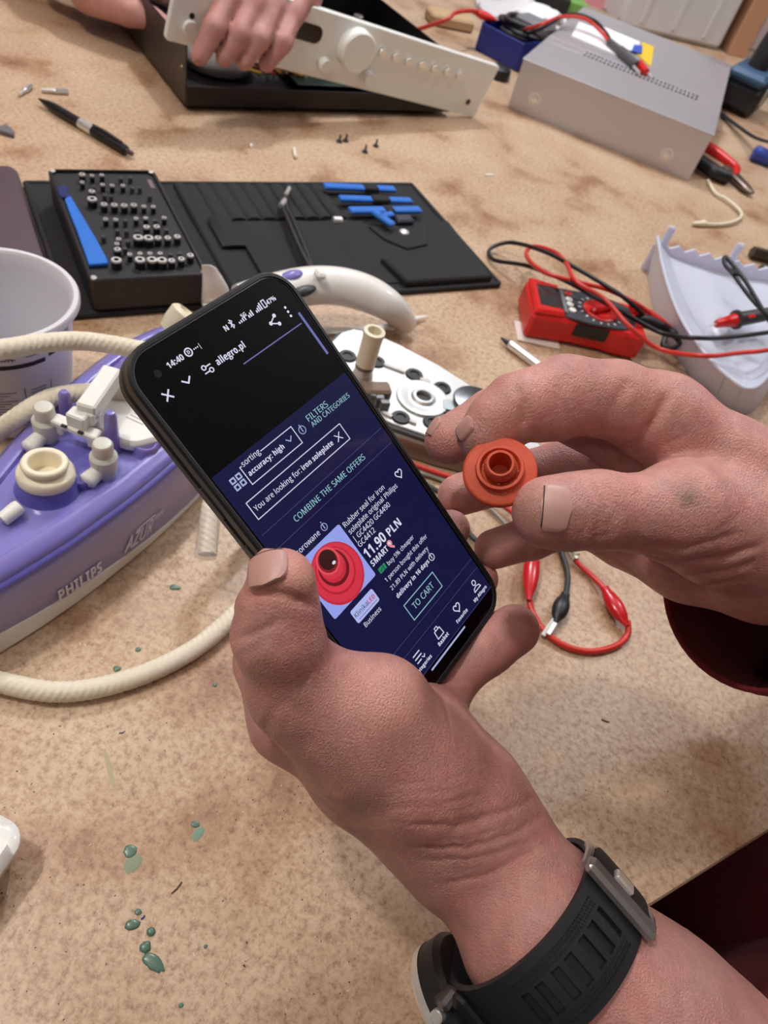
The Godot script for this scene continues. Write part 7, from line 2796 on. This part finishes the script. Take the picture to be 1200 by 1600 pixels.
# ---------------------------------------------------------------- hands of the second person
func second_person() -> void:
	var base := Vector3(-0.95, -0.7, -1.75)
	var o := thing("person", "person across the bench gripping the loose silver amplifier panel", "person", base)
	var tone := Color(0.52, 0.25, 0.224)
	# depths are taken from the panel the fingers close on
	var br := on(741, 184, 0.001)
	var bl := on(258, 63, 0.085)
	var pf := frame(bl, br - bl, Vector3.UP + (br - bl).cross(Vector3.UP).normalized() * 0.10)
	var pd := func(px: float, py: float) -> float:
		var q := in_plane(pf, px, py)
		return (pf * Vector3(q.x, q.y, 0) - CAM).dot(ahead)
	var d0: float = pd.call(345, 40)
	var d1: float = pd.call(390, 40)
	var d2: float = pd.call(420, 45)
	var d3: float = pd.call(450, 55)
	var palm := chain([[640, -330, d3 + 0.16, 0.042], [560, -170, d3 + 0.10, 0.032], [500, -70, d3 + 0.05, 0.026], [455, -25, d3 + 0.01, 0.022]])
	palm += chain([[520, -70, d3 + 0.05, 0.022], [475, -8, d3 - 0.005, 0.019], [458, 18, d3 - 0.014, 0.0135]])
	palm += chain([[490, -70, d3 + 0.05, 0.022], [432, -18, d2 - 0.002, 0.018], [400, 2, d1 - 0.014, 0.0130]])
	palm += chain([[470, -80, d3 + 0.05, 0.022], [400, -32, d1 - 0.002, 0.017], [362, -8, d0 - 0.014, 0.0125]])
	var fingers := [
		chain([[358, -8, d0 - 0.014, 0.0125], [335, 42, d0 - 0.020, 0.0122], [312, 88, d0 - 0.010, 0.0102]]),
		chain([[398, 2, d1 - 0.014, 0.0128], [374, 52, d1 - 0.020, 0.0122], [350, 90, d1 - 0.012, 0.0102]]),
		chain([[428, 10, d2 - 0.014, 0.0125], [406, 60, d2 - 0.020, 0.0120], [382, 96, d2 - 0.012, 0.0100]]),
		chain([[458, 22, d3 - 0.014, 0.0120], [442, 66, d3 - 0.020, 0.0114], [416, 101, d3 - 0.012, 0.0094]]),
		chain([[400, -60, d1 + 0.03, 0.015], [345, -40, d1 + 0.035, 0.012], [310, -20, d1 + 0.03, 0.011]])]
	var spot := [[Vector2(394, 12), 0.016, Color(0.56, 0.24, 0.20), 0.5, 0.4], [Vector2(444, 30), 0.014, Color(0.56, 0.24, 0.20), 0.5, 0.4], [Vector2(318, 84), 0.014, Color(0.50, 0.2, 0.16), 0.5, 0.4]]
	var one := flesh([palm] + fingers, [0.012, 0.004, 0.004, 0.004, 0.004, 0.004], 0.0042, [], spot, tone, 0.010)
	palm = chain([[-60, -330, 1.05, 0.045], [30, -150, 0.99, 0.036], [95, -60, 0.945, 0.034], [150, -18, 0.935, 0.027]])
	palm += chain([[120, -70, 0.96, 0.030], [190, -40, 0.955, 0.022]])
	fingers = [chain([[140, -12, 0.930, 0.026], [200, 16, 0.922, 0.0185], [240, 30, 0.925, 0.0135], [258, 38, 0.930, 0.0105]]), chain([[180, -35, 0.955, 0.018], [232, -20, 0.96, 0.014], [262, -5, 0.97, 0.012]])]
	var two := flesh([palm] + fingers, [0.014, 0.004, 0.004], 0.0042, [], [], tone, 0.012)
	part_mesh("body", body_mesh([one, two], base), M.skin, o)
	# dark jumper: arms and trunk beyond the picture's upper edge
	var wool := mat(rgb8(58, 56, 70), 0.95)
	var f := Vector3(-0.655, 0, -0.756)
	var s := Vector3(0.756, 0, -0.655)
	var c := (at(560, -170, 1.01) + at(30, -150, 0.99)) / 2 + f * 0.28
	c -= E2 * (c.dot(E2) + 1.94)
	var t := PackedVector3Array()
	var rings := []
	for r in [[0.52, 0.07, 0.07], [0.47, 0.15, 0.09], [0.42, 0.21, 0.11], [0.3, 0.22, 0.12], [0.1, 0.20, 0.12], [-0.2, 0.19, 0.13], [-0.4, 0.2, 0.14]]:
		var ring := PackedVector3Array()
		for i in 28:
			var a := TAU * i / 28
			ring.push_back(Vector3(c.x, r[0], c.z) + s * cos(a) * r[1] + f * sin(a) * r[2])
		rings.append(ring)
	loft(t, rings)
	part("jumper", t, wool, o, 60)
	for k in [[at(545, -140, d3 + 0.09), at(640, -330, d3 + 0.16), 1.0], [at(45, -125, 0.985), at(-60, -330, 1.05), -1.0]]:
		t = PackedVector3Array()
		tube(t, spline([k[0], k[1], Vector3(c.x, 0.2, c.z) + s * 0.22 * k[2] - f * 0.05, Vector3(c.x, 0.4, c.z) + s * 0.18 * k[2]], 7), 0.052, 18, false)
		part("sleeve", t, wool, o, 60)

# ---------------------------------------------------------------- clutter at the back of the bench
func upright(px: float, py: float, size: Vector3, turn: float, y := 0.0) -> Transform3D:
	var p := on(px, py, y)
	return Transform3D(Basis(Vector3.UP, turn), Vector3(p.x, y + size.y / 2, p.z))

func background() -> void:
	var t := PackedVector3Array()
	# blue tray with cables
	var bm := mat(rgb8(30, 44, 132), 0.4)
	var b0 := on(742, 78, 0.0)
	var b1 := on(806, 112, 0.0)
	var bx := (b1 - b0).normalized()
	var bz := Vector3(bx.z, 0, -bx.x)
	if bz.z > 0:
		bz = -bz
	var bl := (b1 - b0).length()
	var o := thing("blue_tray", "dark blue plastic parts tray behind the amplifier", "tray", (b0 + b1) / 2 + bz * 0.06)
	var wall := func(c: Vector3, size: Vector3, called: String):
		var q := PackedVector3Array()
		block(q, Transform3D(Basis(bx, Vector3.UP, -bz), c), size, 0.001)
		part(called, q, bm, o)
	wall.call((b0 + b1) / 2 + Vector3.UP * 0.0235, Vector3(bl, 0.043, 0.003), "front_wall")
	wall.call((b0 + b1) / 2 + bz * 0.13 + Vector3.UP * 0.024, Vector3(bl, 0.044, 0.003), "rear_wall")
	wall.call(b0 + bz * 0.065 + Vector3.UP * 0.024, Vector3(0.003, 0.044, 0.13), "side_wall")
	wall.call(b1 + bz * 0.065 + Vector3.UP * 0.024, Vector3(0.003, 0.044, 0.13), "side_wall")
	wall.call((b0 + b1) / 2 + bz * 0.065 + Vector3.UP * 0.002, Vector3(bl, 0.004, 0.13), "tray_floor")
	var cl := thing("black_cable_bundle", "coiled black cable lying in the blue tray", "cable", (b0 + b1) / 2 + bz * 0.065 + Vector3.UP * 0.03)
	t = PackedVector3Array()
	var mid := (b0 + b1) / 2 + bz * 0.07 + Vector3.UP * 0.036
	var path := []
	for i in 40:
		var a := i * 0.62
		path.append(mid + bx * cos(a) * (0.045 + 0.008 * sin(i)) + bz * sin(a) * (0.036 + 0.006 * cos(i * 1.7)) + Vector3.UP * 0.0006 * i)
	tube(t, spline(path, 4), 0.0042, 8)
	part("wire", t, mat(rgb8(50, 50, 54), 0.5), cl, 60)
	t = PackedVector3Array()
	block(t, Transform3D(Basis(bx, Vector3.UP, -bz), mid + bx * 0.02 + Vector3.UP * 0.024), Vector3(0.07, 0.02, 0.045), 0.005)
	part("adapter", t, mat(rgb8(120, 120, 124), 0.5), cl)
	# red crocodile lead behind the amplifier
	var rl := thing("red_jumper_lead", "red jumper lead with red clip behind the blue tray", "clip lead", on(735, 25, 0.02))
	t = PackedVector3Array()
	tube(t, spline([on(640, 50, 0.02), on(695, 32, 0.05), on(712, 20, 0.06), on(735, 17, 0.06), on(750, 20, 0.055)], 7), 0.0034, 8)
	part("wire", t, M.red_wire, rl, 60)
	t = PackedVector3Array()
	clip_body(t, on(738, 17, 0.056), on(775, 32, 0.050), 0.0095)
	part("clip", t, M.red, rl, 60)
	t = PackedVector3Array()
	block(t, upright(700, 40, Vector3(0.09, 0.02, 0.05), 0.5), Vector3(0.09, 0.02, 0.05), 0.004)
	single("wooden_offcut", t, mat(rgb8(196, 162, 124), 0.8), "small wooden offcut beside the red jumper lead", "wood")
	# dark foot-like knob between amplifier and cover
	t = PackedVector3Array()
	lathe(t, moved(on(778, 122, 0)), [Vector2(0.018, 0), Vector2(0.020, 0.004), Vector2(0.018, 0.016), Vector2(0.012, 0.02), Vector2(0, 0.02)], 22)
	single("rubber_bumper", t, M.black, "round black rubber bumper between amplifier panel and metal cover", "bumper")
	# papers and plastic sheets
	for k in [[812, 36, 0.12, 0.09, 0.012, rgb8(206, 204, 206), "crumpled grey-white plastic bag behind the blue tray", 0.3, "plastic_bag", "bag"], [832, 64, 0.070, 0.040, 0.03, rgb8(232, 232, 234), "small white card box touching the metal cover", 0.9, "card_box", "box"]]:
		t = PackedVector3Array()
		var rows := []
		var c := on(k[0], k[1], 0.0)
		for i in 9:
			var row := []
			for j in 9:
				var q := Vector3((j - 4) / 8.0 * k[2] * 1.6, 0, (i - 4) / 8.0 * k[3] * 1.6)
				q.y = k[4] + 0.016 * clear_noise.get_noise_2d(i * 40.0, j * 40.0 + k[0]) + 0.03 * exp(-q.length_squared() * 250.0)
				row.append(c + Basis(Vector3.UP, k[7]) * q)
			rows.append(row)
		sheet(t, rows, Vector3.UP * 0.010)
		single(k[8], t, mat(k[5], 0.5), k[6], k[9])
	t = PackedVector3Array()
	block(t, upright(868, 12, Vector3(0.12, 0.03, 0.10), 0.3), Vector3(0.12, 0.03, 0.10), 0.003)
	single("green_box", t, mat(rgb8(112, 160, 78), 0.6), "small light green box behind the metal cover", "box")
	t = PackedVector3Array()
	block(t, upright(800, -22, Vector3(0.55, 0.02, 0.05), -0.25), Vector3(0.55, 0.02, 0.05), 0.002)
	single("wooden_batten", t, mat(rgb8(150, 132, 108), 0.8), "long wooden batten lying across the back of the bench", "batten")
	t = PackedVector3Array()
	block(t, upright(836, 14, Vector3(0.14, 0.045, 0.06), 0.2), Vector3(0.14, 0.045, 0.06), 0.008)
	single("black_pouch", t, mat(rgb8(26, 26, 28), 0.7), "black pouch in front of the wooden batten", "pouch")
	t = PackedVector3Array()
	block(t, upright(930, 12, Vector3(0.10, 0.05, 0.07), 0.35), Vector3(0.10, 0.05, 0.07), 0.004)
	single("pink_pad", t, mat(rgb8(232, 160, 170), 0.7), "pink paper pad standing behind the metal cover", "pad")
	# storage box, cardboard box, stacked sheets
	var sb := thing("storage_box", "translucent grey plastic storage box at the back of the bench", "storage box", on(1010, 50, 0))
	var sbf := upright(1018, 38, Vector3(0.30, 0.26, 0.22), 0.42)
	t = PackedVector3Array()
	block(t, sbf, Vector3(0.30, 0.26, 0.22), 0.012)
	part("box", t, mat(rgb8(200, 198, 200), 0.35), sb)
	t = PackedVector3Array()
	block(t, sbf.translated(Vector3.UP * 0.138), Vector3(0.32, 0.02, 0.24), 0.006)
	part("lid", t, mat(rgb8(200, 198, 200), 0.35), sb)
	for k in [-0.09, 0.0, 0.09]:
		t = PackedVector3Array()
		block(t, Transform3D(sbf.basis, sbf * Vector3(k, 0, 0.111)), Vector3(0.012, 0.22, 0.004), 0.001)
		part("rib", t, mat(rgb8(200, 198, 200), 0.35), sb)
	t = PackedVector3Array()
	block(t, upright(1122, 62, Vector3(0.05, 0.34, 0.26), 0.30), Vector3(0.05, 0.34, 0.26), 0.002)
	single("cardboard_panel", t, mat(rgb8(176, 132, 100), 0.85), "brown cardboard panel standing next to the storage box", "cardboard")
	t = PackedVector3Array()
	block(t, upright(1200, 70, Vector3(0.22, 0.26, 0.26), 0.25), Vector3(0.22, 0.26, 0.26), 0.004)
	single("white_carton", t, mat(rgb8(214, 200, 204), 0.7), "pale pinkish carton behind the cordless drill", "carton")
	# cordless drill lying with its battery towards us
	var dr := thing("cordless_drill", "black and blue cordless drill standing at the right of the metal cover", "drill", on(1148, 168, 0))
	var foot := on(1148, 168, 0.0)
	var df := Transform3D(Basis(Vector3.UP, -0.35), foot)
	t = PackedVector3Array()
	block(t, df * Transform3D(Basis(), Vector3(0, 0.030, 0)), Vector3(0.085, 0.056, 0.12), 0.012)
	part("battery", t, mat(rgb8(28, 30, 34), 0.45), dr)
	t = PackedVector3Array()
	block(t, df * Transform3D(Basis(), Vector3(0, 0.066, 0.004)), Vector3(0.078, 0.022, 0.125), 0.008)
	part("blue_shoe", t, mat(rgb8(60, 92, 124), 0.5), dr)
	t = PackedVector3Array()
	block(t, df * Transform3D(Basis(), Vector3(0.044, 0.040, 0.02)), Vector3(0.004, 0.030, 0.022), 0.001)
	part("latch", t, mat(rgb8(196, 196, 176), 0.5), dr)
	t = PackedVector3Array()
	tube(t, spline([df * Vector3(0, 0.07, 0), df * Vector3(0.002, 0.12, -0.004), df * Vector3(0.008, 0.18, -0.016), df * Vector3(0.014, 0.23, -0.03)], 6), 0.027, 20, true, 0.75)
	part("grip", t, mat(rgb8(24, 26, 28), 0.55), dr, 60)
	t = PackedVector3Array()
	cylinder(t, df * Vector3(0.014, 0.25, 0.07), df * Vector3(0.014, 0.25, -0.13), 0.036, 0.032, 24, 0.006)
	part("motor_housing", t, mat(rgb8(60, 92, 124), 0.5), dr)
	t = PackedVector3Array()
	cylinder(t, df * Vector3(0.014, 0.25, -0.13), df * Vector3(0.014, 0.25, -0.19), 0.024, 0.016, 20, 0.003)
	part("chuck", t, M.black, dr)
	# black bag, blue clamp, pliers, cream wire
	var bag := thing("black_bag", "black tool bag at the right end of the bench", "bag", on(1205, 215, 0))
	t = PackedVector3Array()
	var rings := []
	for k in [[0.0, 1.0], [0.02, 1.06], [0.07, 1.0], [0.10, 0.8], [0.12, 0.45], [0.125, 0.1]]:
		var ring := PackedVector3Array()
		for i in 24:
			var a := TAU * i / 24
			var p := on(1275, 190, 0.0)
			ring.push_back(Vector3(p.x, k[0], p.z) + Basis(Vector3.UP, 0.5) * Vector3(cos(a) * 0.075 * k[1] * (1.0 + 0.1 * sin(a * 3)), 0, -sin(a) * 0.16 * k[1]))
		rings.append(ring)
	rings.reverse()
	loft(t, rings)
	part("body", t, mat(rgb8(20, 20, 24), 0.6), bag, 60)
	t = PackedVector3Array()
	tube(t, spline([on(1128, 178, 0.004), on(1150, 195, 0.01), on(1180, 215, 0.02), on(1215, 225, 0.04)], 6), 0.007, 10, true, 0.4)
	part("strap", t, mat(rgb8(20, 20, 24), 0.6), bag, 60)
	t = PackedVector3Array()
	cylinder(t, on(1176, 238, 0.012), on(1235, 262, 0.012), 0.0135, 0.011, 18, 0.004)
	single("blue_grip_tool", t, mat(rgb8(40, 66, 150), 0.45), "blue handled tool poking in at the right near the pliers", "tool")
	var pl := thing("pliers", "red and black handled pliers lying against the metal cover", "pliers", on(1130, 268, 0))
	t = PackedVector3Array()
	tube(t, spline([on(1092, 222, 0.012), on(1112, 234, 0.014), on(1132, 248, 0.014), on(1150, 264, 0.012), on(1146, 276, 0.010)], 6), [0.008, 0.0085, 0.009, 0.009, 0.009, 0.009, 0.009, 0.009, 0.009, 0.0088, 0.0086, 0.0084, 0.0082, 0.008, 0.0078, 0.0076, 0.0074, 0.0072, 0.007, 0.0068, 0.0066, 0.0064, 0.0062, 0.006, 0.0058], 12)
	part("red_handle", t, M.red, pl, 60)
	t = PackedVector3Array()
	tube(t, spline([on(1082, 246, 0.012), on(1100, 258, 0.013), on(1118, 270, 0.012), on(1138, 278, 0.010)], 6), 0.0105, 12)
	part("black_handle", t, M.black, pl, 60)
	t = PackedVector3Array()
	tube(t, PackedVector3Array([on(1134, 262, 0.010), on(1150, 278, 0.009), on(1166, 294, 0.008), on(1176, 302, 0.007)]), [0.008, 0.011, 0.010, 0.005], 10, true, 0.6)
	part("jaws", t, mat(rgb8(120, 106, 96), 0.35, 0.9), pl, 60)
	t = PackedVector3Array()
	tube(t, spline([on(1106, 282, 0.004), on(1118, 302, 0.004), on(1136, 312, 0.005), on(1158, 332, 0.005), on(1150, 345, 0.005), on(1120, 351, 0.004), on(1086, 348, 0.004)], 7), 0.0026, 8)
	var wr := thing("cream_wire", "thin cream wire curled on the bench in front of the pliers", "cable", on(1130, 330, 0))
	part("wire", t, M.cream, wr, 60)
	t = PackedVector3Array()
	cylinder(t, on(1100, 349, 0.005), on(1082, 350, 0.004), 0.0050, 0.0022, 10)
	part("tip", t, M.cream, wr)
